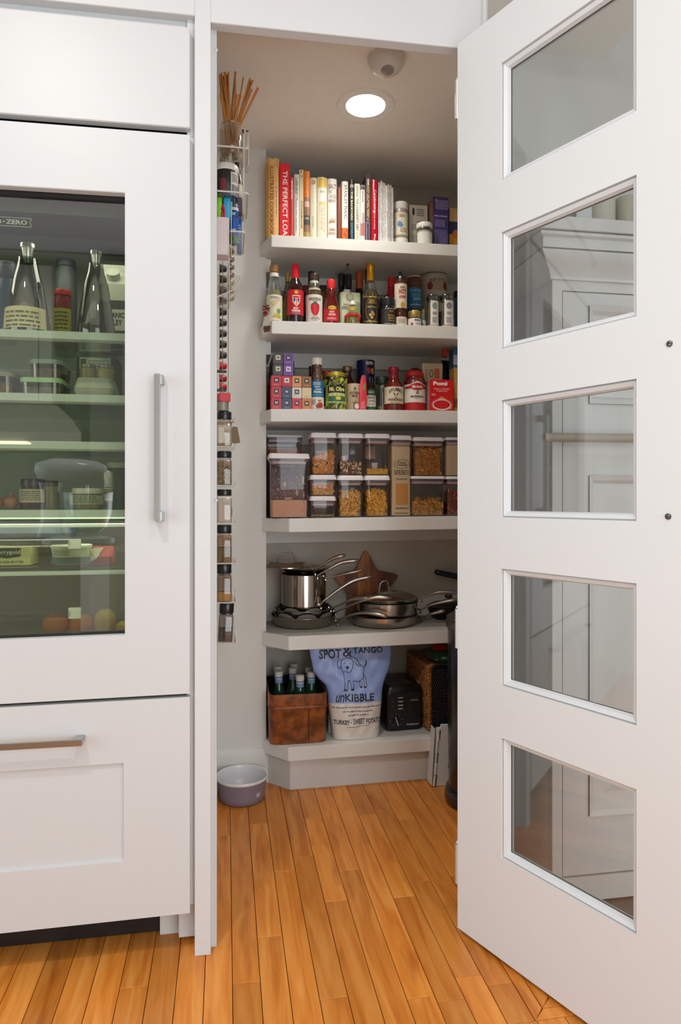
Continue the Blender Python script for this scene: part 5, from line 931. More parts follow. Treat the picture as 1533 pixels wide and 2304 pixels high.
t, r, h = bot('maple_syrup', 'maple syrup jug with a black cap and green label', 'bottle', 796, 886, 262, 2, 2.40, [(0, 0), (.94, 0), (1, .03), (1, .56), (.9, .68), (.6, .76), (.36, .82), (.34, .86)], mat('#1f120c', .12, 0, .05, coat=.4), V3, ([(0, .85), (.38, .85), (.38, .98), (.34, 1), (0, 1)], BLK), labels=((.15, .62, 1.4, mat('#d6d2c4', .6)), (.46, .63, 1.4, mat('#2f5a3a', .5), 1.006), (.02, .15, 1.4, mat('#2f5a3a', .5))), prints=(('MAPLE', .15, .40, 1.1, .07, LBK), ('SYRUP', .2, .30, 1.0, .06, LBK), ('~', 0, .55, .9, .04, WINK, {'n': 2, 'rf': 1.01}), ('~', .1, .21, 1.0, .04, mat('#44403a', .5), {'n': 2})))
m = M(); m.tube([(r * .30, -.002, h * .80), (r * .70, -.004, h * .80), (r * .86, -.004, h * .72), (r * .70, -.004, h * .64)], .003, 8); obj('handle', m, mat('#1f120c', .12), t)
bot('grain_jar', 'clear jar with a dark green lid and pale grain at the bottom', 'jar', 884, 984, 263, 2, 2.43, [(0, 0), (.94, 0), (1, .03), (1, .68), (.92, .78), (.88, .80)], CG, V3, ([(0, .80), (.96, .80), (1, .81), (1, .97), (.94, 1), (0, 1)], mat('#1f3a26', .35)), liquid=(.20, mat('#b09a78', .8, 0, .4, 250, .6)))
SRED = mat('#6e1512', .15, 0, .25, 40, coat=.5)
t, r, h = bot('barbecue_sauce', 'sauce bottle with red foil neck and cream label of arched capitals', 'bottle', 950, 1090, 188, 2, 2.385, [(0, 0), (.94, 0), (.98, .02), (1, .05), (1, .52), (.92, .60), (.62, .69), (.52, .74)], SRED, V3, ([(0, .725), (.54, .725), (.50, .80), (.48, .87), (.54, .90), (.55, .97), (.48, 1), (0, 1)], mat('#96182a', .2, .2, .25, 60)), labels=((.17, .54, 1.5, mat('#d8ccac', .6)),), prints=(("STUBB'S", 0, .475, 1.5, .075, LBK, {'arch': .055, 'bold': .03}), ('P', 0, .36, 0, 0, LBK, {'poly': [(-.32, .05), (-.24, .03), (-.12, .035), (-.08, .0), (-.10, -.06), (.10, -.06), (.08, .0), (.12, .035), (.24, .03), (.32, .05), (.30, .02), (.18, .012), (.14, -.012), (.14, -.075), (-.14, -.075), (-.14, -.012), (-.18, .012), (-.30, .02)]}), ('P', 0, .255, 0, 0, mat('#3a2a20', .5), {'poly': [(-.78, -.018), (0, -.024), (.78, -.018), (.78, .018), (0, .02), (-.78, .018)]}), ('~', 0, .255, 1.3, .024, mat('#d8ccac', .5), {'n': 1, 'rf': 1.008}), ('~', 0, .195, 1.2, .02, DKINK, {'n': 1})))
bot('marinara_jar', 'wide marinara jar with a red cloth-like lid and white label', 'jar', 1096, 1256, 192, 2, 2.392, [(0, 0), (.94, 0), (.99, .02), (1, .06), (1, .68), (.93, .75), (.82, .79)], SRED, V3, ([(0, .78), (.80, .78), (.86, .80), (.86, .86), (.60, .93), (.2, .955), (0, .96)], mat('#b4141f', .5)), labels=((.0, .20, 1.55, mat('#b01a1e', .4)), (.20, .60, 1.5, mat('#e0d8c8', .6)),), prints=(('P', 0, .60, 0, 0, mat('#ded6c8', .6), {'poly': [(-1.0, -.03), (-.5, .02), (0, .07), (.5, .02), (1.0, -.03), (1.0, -.06), (-1.0, -.06)], }), ('P', 0, .545, 0, 0, mat('#b81420', .4), {'poly': [(-1.3, -.04), (1.3, -.04), (1.3, .0), (.75, .02), (.5, .06), (0, .085), (-.5, .06), (-.75, .02), (-1.3, .0)], 'rf': 1.008}), ('o', 0, .54, 1.2, .15, mat('#b81420', .4), {'rf': 1.01}), ('Marinella', 0, .545, 1.0, .06, WINK, {'rf': 1.014, 'shear': .25}), ('P', 0, .41, 0, 0, DKINK, {'poly': [(-.14, -.03), (-.06, -.03), (0, .02), (.06, -.03), (.14, -.03), (.05, .04), (-.05, .04)]}), ('MARINARA', 0, .33, 1.25, .045, DKINK, {'bold': .03}), ('~', 0, .285, .4, .015, DKINK, {'n': 1})))
m = M()
t = COL.objects['marinara_jar']; m.lathe([(0, .0), (.026, .002), (.02, .006), (.008, .012), (0, .0125)], 14, (.002, 0, (Z(U(1170), V3(192), 2.392) - t.location[2]) - .013)); obj('lid_button', m, BLK, t)
t, wd, h = carton('tomato_box', 'bright red tomato carton with a soup bowl picture', 'box', 1292, 1470, 280, 2, 2.338, .062, '#d01418', V3, U, '#b3807c', (('Pomì', .44, .875, .60, .125, '#f2eae2', {'bold': .05}), ('FINELY CHOPPED', .5, .70, .66, .04, '#eec9c0'), ('TOMATOES', .5, .635, .46, .04, '#eec9c0'), ('~', .15, .52, .16, .08, '#efd6ce', {'n': 2}), ('P', .5, .42, 0, 0, '#e38d62', {'poly': [(-.2, -.05), (-.1, .0), (0, .05), (.1, .0), (.22, -.05), (.1, -.07), (-.1, -.07)]}), ('o', .5, .20, .78, .34, '#f0e4dc'), ('o', .5, .205, .70, .28, '#c81015'), ('O', .5, .2, .86, .40, '#e8b8ae', {'th': .03}), ('~', .86, .1, .1, .05, '#efd6ce')), gloss=.3)
t, wd, h = carton('pasta_bag_box', 'cream carton with a red square emblem inside a clear bag', 'box', 1236, 1388, 158, 2, 2.425, .06, '#cdbf9e', V3, U, '#b8a98a', (('O', .44, .80, .22, .15, '#6b5a48', {'th': .3}), ('~', .2, .78, .12, .2, '#8a7a5c', {'n': 4})), panels=((.60, .84, .70, .90, '#d05a30'),))
m = M(); m.loft([[(x, y + .035, z) for x, y in rrect(w_, d_, .006, 3)] for w_, d_, z in ((wd * 1.02, .074, .002), (wd * 1.03, .075, h * .9), (wd * 1.0, .07, h * 1.02))] + [[(x + wd * .28, y + .035, z) for x, y in rrect(w_, d_, .003, 3)] for w_, d_, z in ((wd * .5, .03, h * 1.18), (wd * .25, .01, h * 1.30))], (0, 0)); obj('clear_bag', m, clear('cellophane', '#f4f0ea', .05, .35, .1), t)
m = M(); m.box(wd * .20, wd * .46, .022, .048, h * 1.20, h * 1.36); m.xform(Matrix.Rotation(radians(8), 4, 'Y')); obj('bag_clip', m, mat('#c04a34', .4), t, bevel=.002)
def pouch(name, lab, a, b, top, k, yf, d, col, V, cat='packet', UU=U, panels=(), wave=.004):
    x0, x1 = X(UU(a), yf), X(UU(b), yf); wd = x1 - x0; cx = (x0 + x1) / 2; z0 = base(k, cx, wd / 2); h = Z(UU((a + b) / 2), V(top), yf) - z0
    t = thing(name, lab, cat, (cx, yf, z0)); m = M(); q = random.Random(len(lab)); S_ = []
    for i in range(8):
        f = i / 7; dd_ = d * (1 - .93 * f ** 2.2); S_.append([(x + q.uniform(-1, 1) * wave, y + d / 2 + q.uniform(-1, 1) * wave * .6, f * h + (q.uniform(-1, 1) * .003 if i else 0)) for x, y in rrect(wd * (1 - .12 * f * (1 if i < 7 else .5)), dd_, dd_ * .4, 4)])
    m.loft(S_); obj('wrapper', m, col, t, 50)
    for (x0f, x1f, z0f, z1f, cc) in panels: m = M(); m.quadxz((x0f - .5) * wd, (x1f - .5) * wd, z0f * h, z1f * h, -.006); obj('print_panel', m, mat(cc, .4), t, 0)
    return t, wd, h
pouch('coffee_bag', 'dark crumpled foil bag with a yellow and white label', 1400, 1478, 130, 2, 2.51, .06, mat('#2a2422', .25, .3, .5, 40), V3, panels=((.1, .9, .42, .62, '#c9a42a'), (.35, .75, .46, .58, '#e2dccc'), (.0, .3, .3, .45, '#2f4f8a')))
carton('cereal_box', 'blue topped box cut off by the door edge on the third shelf', 'box', 1468, 1560, 46, 2, 2.41, .05, '#3f5f86', V3, U, '#33506f', panels=((0, .5, .1, .6, '#c9a05a'), (.0, .5, .75, .9, '#a8b6c4')))
carton('snack_box', 'yellow-brown packet standing against the right side of the tomato carton', 'box', 1472, 1540, 190, 2, 2.36, .05, '#c09a52', V3, U, '#a8854a', panels=((0, .5, .1, .3, '#8a5a2a'),))
# ================================================================ fourth shelf: clear containers
V4 = lambda y: 960 + y / 3.3326
POP = clear('clear_container', '#f4f0f0', .03, .45, .03)
LIDW = mat('#e4dcda', .4, 0, .02); GASK = mat('#6e636c', .4, 0, .05); PLUG = mat('#cdb6b4', .45, 0, .03)
def tubepiece(m, path, r, n=6): m.tube(path, r, n, caps=(0, 0))
def proto(kind, q):
    m = M()
    if kind == 'elbow': m.tube([(.006 * cos(a), .006 * sin(a), .0012 * a) for a in [pi * 1.05 * i / 6 for i in range(7)]], .0026, 6, caps=(1, 1))
    elif kind == 'shell': m.lathe([(.0015, -.005), (.004, -.002), (.0045, .001), (.0025, .005)], 8)
    elif kind == 'penne': m.tube([(-.013, 0, 0), (0, .0012, .0006), (.013, 0, 0)], .0028, 7)
    elif kind == 'noodle':
        P = [(-.022 + .0055 * i, .0035 * sin(i * 1.5), .002 * cos(i * 1.1)) for i in range(9)]
        vs = []
        for i, p in enumerate(P): tw = i * .35; vs += [(p[0], p[1] - .0042 * cos(tw), p[2] - .0042 * sin(tw)), (p[0], p[1] + .0042 * cos(tw), p[2] + .0042 * sin(tw))]
        m.add(vs, [(2 * i, 2 * i + 2, 2 * i + 3, 2 * i + 1) for i in range(8)])
    elif kind == 'bean': m.lathe([(0, -.0045), (.003, -.003), (.0038, 0), (.003, .003), (0, .0045)], 7)
    elif kind == 'grain': m.lathe([(0, -.0018), (.0015, 0), (0, .0018)], 5)
    return m
def filling(t, name, kind, n, w_, d_, z0, h0, cols, slope=0, seed=1, core=True, bump=0, maxh=None):
    q = random.Random(seed); pr = [proto(kind, q) for _ in range(1)]; mm = M()
    top = lambda x, y: z0 + h0 + slope * x / w_ + bump * sin(x * 90 + seed) * .5
    if core:
        k = M(); g = .004
        k.loft([[(x, y, z0) for x, y in rrect(w_ - 2 * g, d_ - 2 * g, .006, 3)], [(x, y, max(z0 + .001, top(x, y) - .007)) for x, y in rrect(w_ - 2 * g, d_ - 2 * g, .006, 3)]]); obj(name + '_heap', k, mat(cols[0], .7, 0, .4, 160), t)
    ext = {'elbow': .006, 'shell': .004, 'penne': .006, 'noodle': .008, 'bean': .004, 'grain': .0015}[kind]
    for i in range(n):
        face = q.random()
        if face < .66: x, y = q.uniform(-w_ / 2 + ext, w_ / 2 - ext), -d_ / 2 + ext * q.uniform(.9, 1.5)
        elif face < .78: x, y = q.choice((-1, 1)) * (w_ / 2 - ext * 1.1), q.uniform(-d_ / 2 + ext, d_ / 2 - ext)
        else: x, y = q.uniform(-w_ / 2 + ext, w_ / 2 - ext), q.uniform(-d_ / 2 + ext, 0)
        tz = top(x, y); z = q.uniform(z0 + ext, max(z0 + ext * 1.1, tz)) if face < .78 else tz + q.uniform(-ext, ext * .3)
        mt_ = Matrix.Translation((x, y, z)) @ Matrix.Rotation(q.uniform(0, 6.28), 4, 'Z') @ Matrix.Rotation(q.uniform(-.5, .5) + (pi / 2 if kind in ('elbow',) else 0), 4, 'X') @ Matrix.Rotation(q.uniform(0, 6.28), 4, 'Z' if kind == 'elbow' else 'Y')
        if kind in ('penne', 'noodle'): mt_ = Matrix.Translation((x * .86, y, z)) @ Matrix.Rotation(q.uniform(-.35, .35), 4, 'Z') @ Matrix.Rotation(q.uniform(-1.4, 1.4), 4, 'Y') @ Matrix.Rotation(q.uniform(-.8, .8), 4, 'X')
        p = pr[0]; mm.add([tuple(mt_ @ Vector(v)) for v in p.v], p.f, q.choice((0, 1, 1)) if len(cols) > 2 else 0)
    lim = w_ / 2 - .0012; limd = d_ / 2 - .0012
    mm.v = [(min(lim, max(-lim, x)), min(limd, max(-limd, y)), min(maxh or 9, max(z0 + .0002, z))) for x, y, z in mm.v]
    mats = [mat(cols[1], .5, 0, .12, 120)] + ([mat(cols[2], .5, 0, .12, 120)] if len(cols) > 2 else [])
    obj(name, mm, mats, t, 60, kind='stuff')
def pop(lab, la, lb_, ba, bb, top, lidb, bottom, yf, z0=None, d=.11, lidh=None, style='bevel', name='food_container'):
    """clear square canister: a, b = lid left / right, ba, bb = body left / right, rows: lid top, lid bottom, base (crop rows)"""
    x0, x1 = X(U(la), yf), X(U(lb_), yf); wl = x1 - x0 - .001; cx = (x0 + x1) / 2; wb = X(U(bb), yf) - X(U(ba), yf)
    z0 = base(3, cx, wb / 2) if z0 is None else z0 + .0004; um = U((la + lb_) / 2)
    h = Z(um, V4(top), yf) - z0; hl = Z(um, V4(lidb), yf) - z0
    t = thing(name, lab, 'container', (cx, yf + d / 2, z0), group='clear food containers')
    r_ = .010; dl = d + (wl - wb) * .6
    m = M(); m.loft(rings([(wb - .006, d - .006, r_, 0), (wb - .002, d - .002, r_, .003), (wb, d, r_, hl * .8), (wb + .001, d + .001, r_, hl - .014), (wl - .004, dl - .004, r_, hl - .006), (wl - .004, dl - .004, r_, hl)]), (1, 0)); obj('body', m, POP, t, 60)
    m = M()
    if style == 'bevel': m.loft(rings([(wl, dl, r_ + .002, hl + .0003), (wl, dl, r_ + .002, hl + .003), (wl - .006, dl - .006, r_, h - .0015), (wl - .010, dl - .010, r_, h)]))
    else: m.loft(rings([(wl, dl, r_ + .002, hl + .0003), (wl, dl, r_ + .002, h - .002), (wl - .003, dl - .003, r_, h)]))
    lid = obj('lid', m, LIDW, t, 40)
    m = M(); m.loft(rings([(wl - .009, dl - .009, r_, hl - .009), (wl - .008, dl - .008, r_, hl - .003), (wl - .010, dl - .010, r_, hl)])); obj('gasket', m, GASK, lid, 40)
    m = M(); m.loft(rings([(wb - .012, d - .012, r_, hl - .017), (wb - .008, d - .008, r_, hl - .013), (wb - .006, d - .006, r_, hl - .0095)])); obj('plug', m, PLUG, lid, 40)
    return t, wb, d, h, z0 + h
YD = 2.342
t, wb, d, h, ztop = pop('large clear canister dusted with cocoa powder, front left', 80, 396, 100, 384, 200, 240, 675, YD, d=.13)
m = M(); q = random.Random(4); m.loft(rings([(wb - .010, d - .010, .008, .0035), (wb - .006, d - .006, .008, h * .24), (wb - .012, d - .012, .008, h * .28)])); obj('cocoa_powder', m, mat('#cc9e84', .95, 0, .08, 60, .2), t, 50)
m = M()
for k in range(420):
    x = q.uniform(-.46, .46) * wb; zz = h * (.30 + .5 * q.random() ** 1.3); sz_ = q.uniform(.0006, .0016) * (1 if q.random() < .9 else 1.8); yy = -d / 2 + .0012
    m.add([(x - sz_, yy, zz), (x, yy, zz - sz_ * q.uniform(.6, 1.5)), (x + sz_ * q.uniform(.6, 1.4), yy, zz), (x, yy, zz + sz_ * q.uniform(.6, 1.6))], [(0, 1, 2, 3)])
for (px, pz, w_, h_) in ((-.12, .52, .05, .10), (.20, .40, .05, .14), (-.02, .30, .16, .05), (.36, .58, .04, .16), (-.3, .45, .04, .05), (.38, .36, .03, .16)):
    n_ = 12; m.add([((px + w_ * cos(2 * pi * i / n_) * q.uniform(.5, 1)) * wb, -d / 2 + .0013, (pz + h_ * .5 * sin(2 * pi * i / n_) * q.uniform(.5, 1)) * h) for i in range(n_)], [tuple(range(n_))])
obj('cocoa_dust', m, mat('#b9957f', .95, 0, .2, 80), t, 0, kind='stuff')
m = M(); m.loft(rings([(wb - .012, d * .2, .006, h * .27), (wb - .012, d * .2, .006, h * .80)]), (1, 1)); m.move(0, d * .3, 0); obj('powder_coating', m, mat('#6f6068', .9, 0, .15, 50), t)
yr_ = 2.49
t, wb, d, h, _ = pop('wide container of red-brown grain behind the large canister', 66, 343, 72, 336, 62, 80, 560, yr_, d=.10, style='flat')
filling(t, 'red_grain', 'grain', 1100, wb - .006, d - .006, .004, h * .84, ('#b0602c', '#c46f34', '#9a5226'), seed=3)
t, wb, d, h, z2 = pop('smallest canister with a few seeds, bottom of the left stack', 390, 593, 402, 588, 521, 556, 672, YD, d=.105)
filling(t, 'seeds', 'grain', 320, wb - .006, d - .006, .004, .006, ('#7a5a38', '#c09a66', '#8a6a44'), seed=5)
t, wb, d, h, z3 = pop('low canister of short tube pasta, middle of the left stack', 390, 596, 402, 588, 362, 398, 517, YD, z0=z2, d=.105)
filling(t, 'tube_pasta', 'penne', 90, wb - .006, d - .006, .004, h * .62, ('#c89458', '#ecc48e', '#e0b078'), seed=6)
t, wb, d, h, _ = pop('tall canister of elbow macaroni sloping up to the right, top of the left stack', 396, 598, 408, 590, 44, 84, 358, YD, z0=z3, d=.105)
filling(t, 'macaroni', 'elbow', 190, wb - .006, d - .006, .004, h * .46, ('#b87c3c', '#e8ac60', '#dc9c50'), slope=.035, seed=7)
t, wb, d, h, z2 = pop('tall canister of elbow macaroni, bottom of the second stack', 598, 800, 610, 786, 366, 402, 672, YD, d=.105)
filling(t, 'macaroni', 'elbow', 230, wb - .006, d - .006, .004, h * .57, ('#b07a2c', '#e8b450', '#dca444'), seed=8)
t, wb, d, h, _ = pop('canister of mixed beans with a clear scoop, top of the second stack', 602, 800, 612, 788, 50, 86, 360, YD, z0=z2, d=.105)
filling(t, 'bean_mix', 'shell', 240, wb - .006, d - .006, .004, h * .27, ('#7a5e44', '#e8d0a8', '#6a4c34'), seed=9)
m = M(); m.loft(rings([(.026, .03, .006, 0), (.036, .04, .008, .026)]), (1, 0)); m.tube([(.012, 0, .022), (.03, 0, .062), (.036, 0, .075)], .0022, 8); m.move(-.018, -.018, h * .30); obj('scoop', m, clear('scoop_plastic', '#efe6e6', .25, .7), t)
t, wb, d, h, z2 = pop('tall canister of yellow elbow macaroni, bottom of the third stack', 800, 998, 812, 984, 366, 402, 672, YD, d=.105)
filling(t, 'macaroni', 'elbow', 240, wb - .006, d - .006, .004, h * .60, ('#b87e1c', '#f0b838', '#e0a430'), seed=10)
t, wb, d, h, _ = pop('canister of yellow cornmeal with a small white scoop, top of the third stack', 803, 1000, 814, 986, 52, 88, 360, YD, z0=z2, d=.105)
filling(t, 'cornmeal', 'grain', 700, wb - .006, d - .006, .004, h * .13, ('#e0a828', '#f0bc38', '#e4ac2c'), seed=11)
m = M(); m.loft(rings([(.018, .016, .003, 0), (.024, .022, .004, .022)]), (1, 1)); m.move(-.006, -.02, h * .16); obj('scoop', m, mat('#d0c6c4', .4), t)
m = M(); m.loft(rings([(.04, .03, .006, h * .42), (.04, .03, .006, h * .72)])); m.move(-.012, .03, 0); obj('inner_tub', m, mat('#a98a74', .6), t)
# tall canister with a paper pack of spaghetti
t, wb, d, h, _ = pop('tall narrow canister holding a tan paper pack of spaghetti', 1000, 1164, 1002, 1160, 64, 100, 664, YD + .004, d=.085)
pw, ph = wb - .010, h * .885; m = M(); m.loft(rings([(pw, d * .72, .004, .004), (pw, d * .74, .004, ph * .95), (pw * .97, d * .6, .004, ph)])); pk = obj('spaghetti_pack', m, mat('#dec69c', .7, 0, .05, 80), t)
yy = -d * .37 - .0006
m = M(); m.quadxz(-pw * .30, pw * .38, ph * .17, ph * .46, yy); obj('pack_window', m, mat('#d89844', .4, 0, .25, 20, aniso=(30, 1, .3)), pk, 0)
m = M(); ox, oz_, aw, ah = .04 * pw, ph * .73, pw * .44, ph * .065
m.loft([[(ox + s * aw * cos(2 * pi * i / 32), yy - .0002, oz_ + s * ah * sin(2 * pi * i / 32)) for i in range(32)] for s in (1, .93)], (0, 0)); text(m, 'Pasta', ox, oz_ + ah * .38, pw * .42, ph * .03, yy - .0002); text(m, 'Toscana', ox, oz_ - ah * .12, pw * .62, ph * .036, yy - .0002); text(m, 'Spaghetti', .02 * pw, ph * .52, pw * .62, ph * .026, yy - .0002, shear=.2)
lines(m, -pw * .38, pw * .42, ph * .58, ph * .65, 3, yy - .0002, rnd=random.Random(1)); lines(m, -pw * .3, pw * .4, ph * .10, ph * .13, 1, yy - .0002, rnd=random.Random(2)); lines(m, -pw * .35, pw * .4, ph * .03, ph * .06, 1, yy - .0002, rnd=random.Random(3)); obj('lettering', m, mat('#5a4a2c', .6), pk, 0)
t, wb, d, h, z2 = pop('wide container of egg noodles filled a third, bottom right', 1150, 1412, 1154, 1402, 372, 392, 664, YD + .004, d=.12, style='flat')
filling(t, 'egg_noodles', 'noodle', 130, wb - .006, d - .006, .004, h * .34, ('#b07a2c', '#e8b45c', '#d49c44'), seed=12)
t, wb, d, h, _ = pop('wide container full of wavy egg noodles, top right', 1166, 1403, 1170, 1396, 78, 108, 368, YD + .004, z0=z2, d=.12)
filling(t, 'egg_noodles', 'noodle', 190, wb - .008, d - .008, .004, h * .66, ('#a86c24', '#e8a640', '#d08c34'), seed=13, maxh=h * .8)
t, wb, d, h, z2 = pop('container of orange snacks cut off by the door edge, lower', 1416, 1620, 1420, 1612, 374, 394, 664, YD + .004, d=.12, style='flat')
filling(t, 'crackers', 'bean', 150, wb - .006, d - .006, .004, h * .62, ('#6a2f1c', '#b8642c', '#7a2c20'), seed=14)
t, wb, d, h, _ = pop('container of flour cut off by the door edge, upper', 1410, 1560, 1414, 1552, 80, 100, 368, YD + .004, z0=z2, d=.12)
m = M(); m.loft(rings([(wb - .005, d - .005, .008, .004), (wb - .005, d - .005, .008, h * .72), (wb - .01, d - .01, .008, h * .80)])); obj('flour', m, mat('#cbb795', .95, 0, .06, 60), t)
yo = 2.328; x0, x1 = X(U(1396), yo), X(U(1520), yo)
# ================================================================ fifth shelf: steel pans and a star-shaped board
V5 = lambda y: 1210 + y / 3.3326
SS = mat('#b4aca2', .24, 1.0, .06, 14, 0, aniso=(1, 1, 24), name='pan_steel'); SSP = mat('#c2b9ae', .12, 1.0, .03, 10, name='polished_steel'); SSH = mat('#b7aea4', .3, 1.0, .05, 20, name='handle_steel')
NONSTICK = mat('#26221f', .35, .2, .08); FELT = mat('#77716a', .95, 0, .12, 120, .3)
Z5 = SZ[4]
mm = M(); xc5 = X(650, YS); liner = [(X(592, YW) , YW - .004), (xc5 + .003, YS + .004), (.985, YS + .004), (.985, YB - .022), (XA + .003, YB - .022), (XA + .003, YW - .004)]
mm.prism(liner, Z5 + .0003, Z5 + .0016, sh=SLOPE)
tl = tag(obj('shelf_liner', mm, mat('#a9a49a', .9, 0, .25, 420, .6), off=(xc5, YS, 0)), 'grey perforated non-slip liner under the steel pans', 'shelf liner'); tl.location = (xc5, YS, 0)
mm = M(); xx = xc5 + .006; q = random.Random(8)
while xx < .70: mm.loft([[(xx + .0055 * cos(a), YS + .0035 - .004 * sin(a) * q.uniform(.7, 1), Z5 + SLOPE * xx + dz) for a in [pi * i / 6 for i in range(7)]] for dz in (.0004, .0015)]); xx += .011
obj('scalloped_edge', mm, mat('#c4c0b4', .9, 0, .1, 200), tl, off=(xc5, YS, 0), kind='stuff')
def at5(cx_, cy_, y): return (X(U(cx_), y), y, Z(U(cx_), V5(cy_), y))
def pan(lab, cat, cx, cy, z0, rt, rb, h, wall=.0025, inner=None, handles=(), name='frying_pan', group=None, outer=SS, tilt=None, lip=.003, group_=None):
    t = thing(name, lab, cat, (cx, cy, z0), group=group)
    m = M(); m.lathe([(0, 0), (rb - .006, 0), (rb, .003), (rb + (rt - rb) * .35, h * .25), (rb + (rt - rb) * .75, h * .6), (rt - .001, h - .003), (rt + lip, h - .001), (rt + lip, h), (rt - wall, h - .0005), (rb + (rt - rb) * .7 - wall, h * .58), (rb + (rt - rb) * .3 - wall, h * .26), (rb - .008, .005), (0, .005)], 48); obj('body', m, outer, t, 50)
    if inner: m = M(); m.lathe([(0, .0056), (rb - .008, .0056), (rb + (rt - rb) * .3 - wall - .0006, h * .26), (rb + (rt - rb) * .7 - wall - .0006, h * .58), (rt - wall - .0006, h - .002)], 40, caps=(0, 0)); obj('coating', m, inner, t, 50)
    for P in handles: bow(t, P, (cx, cy, z0))
    if tilt: t.rotation_euler = tilt
    return t
def bow(t, P, o, r=.0080, flat=.62, grip=1.55):
    """stainless stick handle: thin at the rivets, wider at the grip"""
    P = [Vector(p) - Vector(o) for p in P]; n = 5; path = []
    for i in range(len(P) - 1):                      # Catmull-Rom
        p0, p1, p2, p3 = P[max(i - 1, 0)], P[i], P[i + 1], P[min(i + 2, len(P) - 1)]
        for k in range(n):
            s = k / n; path.append(.5 * ((2 * p1) + (p2 - p0) * s + (2 * p0 - 5 * p1 + 4 * p2 - p3) * s * s + (3 * p1 - p0 - 3 * p2 + p3) * s ** 3))
    path.append(P[-1]); N_ = len(path)
    rr = [r * (.72 + (grip - .72) * min(1, max(0, (i / (N_ - 1) - .25) / .5))) * (1 if i < N_ - 2 else .8 if i < N_ - 1 else .45) for i in range(N_)]
    m = M(); m.tube(path, rr, 10, flat=flat); h = obj('handle', m, SSH, t, 60)
    m = M()
    for s in (-1, 1): m.lathe([(0, -.002), (.0045, -.002), (.0042, .002), (.002, .0038), (0, .004)], 10, (path[0].x - .004 * s, path[0].y - .002, path[0].z + .007 * s))
    obj('rivet', m, SSP, h)
    return h
cxA, cyA = X(U(345), 2.515), 2.515
zA = base(4, cxA, .09) + .002
pan('wide steel skillet at the bottom of the left stack', 'pan', cxA, cyA, zA, .1215, .103, .040, inner=NONSTICK, handles=[[at5(592, 632, 2.46), at5(690, 582, 2.41), at5(800, 562, 2.36), at5(900, 572, 2.335), at5(975, 592, 2.325)]], group='stacked pans')
def protector(lab, cx, cy, z, prof, n=8, ph=0):
    t = thing('pan_protector', lab, 'pan protector', (cx, cy, z), ph); m = M(); nn = n * 6
    rgs = []
    for k, (r, zz) in enumerate(prof):
        pz, pr_ = (prof[k - 1][1], prof[k - 1][0]) if k == len(prof) - 1 else (zz, r)
        pf = lambda a: abs(cos(n * a / 2)) ** .6
        rgs.append([((pr_ + (r - pr_) * pf(a)) * cos(a), (pr_ + (r - pr_) * pf(a)) * sin(a), pz + .0005 + (zz - pz) * pf(a)) for a in [2 * pi * i / nn for i in range(nn)]])
    m.loft(rgs + [[(x, y, z_ + .0015) for x, y, z_ in rg] for rg in rgs[::-1]], (0, 0)); obj('felt', m, FELT, t, 50)
protector('grey felt pan protector with petal tips between the two lower skillets', cxA, cyA, zA + .0062, [(.03, 0), (.092, 0), (.1055, .026), (.1155, .047)])
zB = zA + .019
pan('smaller steel skillet nested in the wide one, two long handles', 'pan', cxA + .001, cyA, zB, .106, .090, .044, handles=[[at5(576, 560, 2.455), at5(690, 512, 2.40), at5(800, 468, 2.35), at5(890, 447, 2.335), at5(1004, 452, 2.325)], [at5(540, 535, 2.455), at5(640, 492, 2.42), at5(730, 460, 2.38), at5(842, 454, 2.34)]], group='stacked pans')
protector('grey felt pan protector with petal tips under the dark pan', cxA + .001, cyA, zB + .0062, [(.03, 0), (.079, 0), (.0915, .024), (.1005, .046)], n=7, ph=.5)
zC = zB + .0175
pan('dark coated pan with a high handle under the saucepan', 'pan', cxA + .002, cyA, zC, .094, .078, .036, inner=NONSTICK, outer=mat('#5a544e', .3, .9, .1), handles=[[at5(466, 512, 2.432), at5(505, 465, 2.425), at5(610, 385, 2.43), at5(730, 318, 2.43), at5(860, 290, 2.42)]], group='stacked pans')
zD = zC + .022
rS = .082; cxS = cxA + .001; cyS = 2.515; hS = Z(U(300), V5(285), cyS - rS) - zD
t = thing('saucepan', 'tall polished steel saucepan standing on the left stack', 'pan', (cxS, cyS, zD))
m = M(); m.lathe([(0, 0), (rS - .006, 0), (rS, .005), (rS, hS - .002), (rS + .003, hS), (rS - .0022, hS), (rS - .0022, .006), (0, .006)], 56); obj('body', m, SSP, t, 50)
bow(t, [at5(500, 300, 2.46), at5(600, 284, 2.45), at5(700, 262, 2.44), at5(806, 236, 2.44)], t.location, r=.0052)
bow(t, [at5(440, 288, 2.45), at5(530, 236, 2.44), at5(630, 186, 2.44), at5(762, 168, 2.43)], t.location)
zE = zD + hS + .0012
t = thing('small_frying_pan', 'shallow steel pan laid on the saucepan with its handle up to the right', 'pan', (cxS + .006, cyS + .004, zE))
m = M(); m.lathe([(0, 0), (.062, 0), (.088, .016), (.093, .02), (.094, .0215), (.09, .0205), (.06, .003), (0, .003)], 48); obj('body', m, SS, t, 50)
bow(t, [at5(418, 252, 2.46), at5(485, 203, 2.45), at5(570, 153, 2.44), at5(657, 130, 2.43)], t.location)
zF = zE + .0235
t = thing('pot_cover', 'steel lid with a perforated band and a loop handle on top of the left stack', 'lid', (X(U(225), 2.52), 2.525, zF))
m = M(); m.lathe([(.088, 0), (.088, .003), (.07, .012), (.066, .020), (.045, .024), (0, .026), (0, .0245), (.044, .0225), (.0645, .0185), (.0685, .011), (.086, .0015), (.086, 0)], 48); lidb = obj('body', m, SSP, t, 40)
m = M()
for k in range(36):
    for j in range(2):
        a = -2.6 + 2.1 * k / 36 + j * .03; m.lathe([(0, 0), (.0014, 0), (0, .0006)], 6, (.0672 * cos(a) , .0672 * sin(a), .0145 + j * .0035))
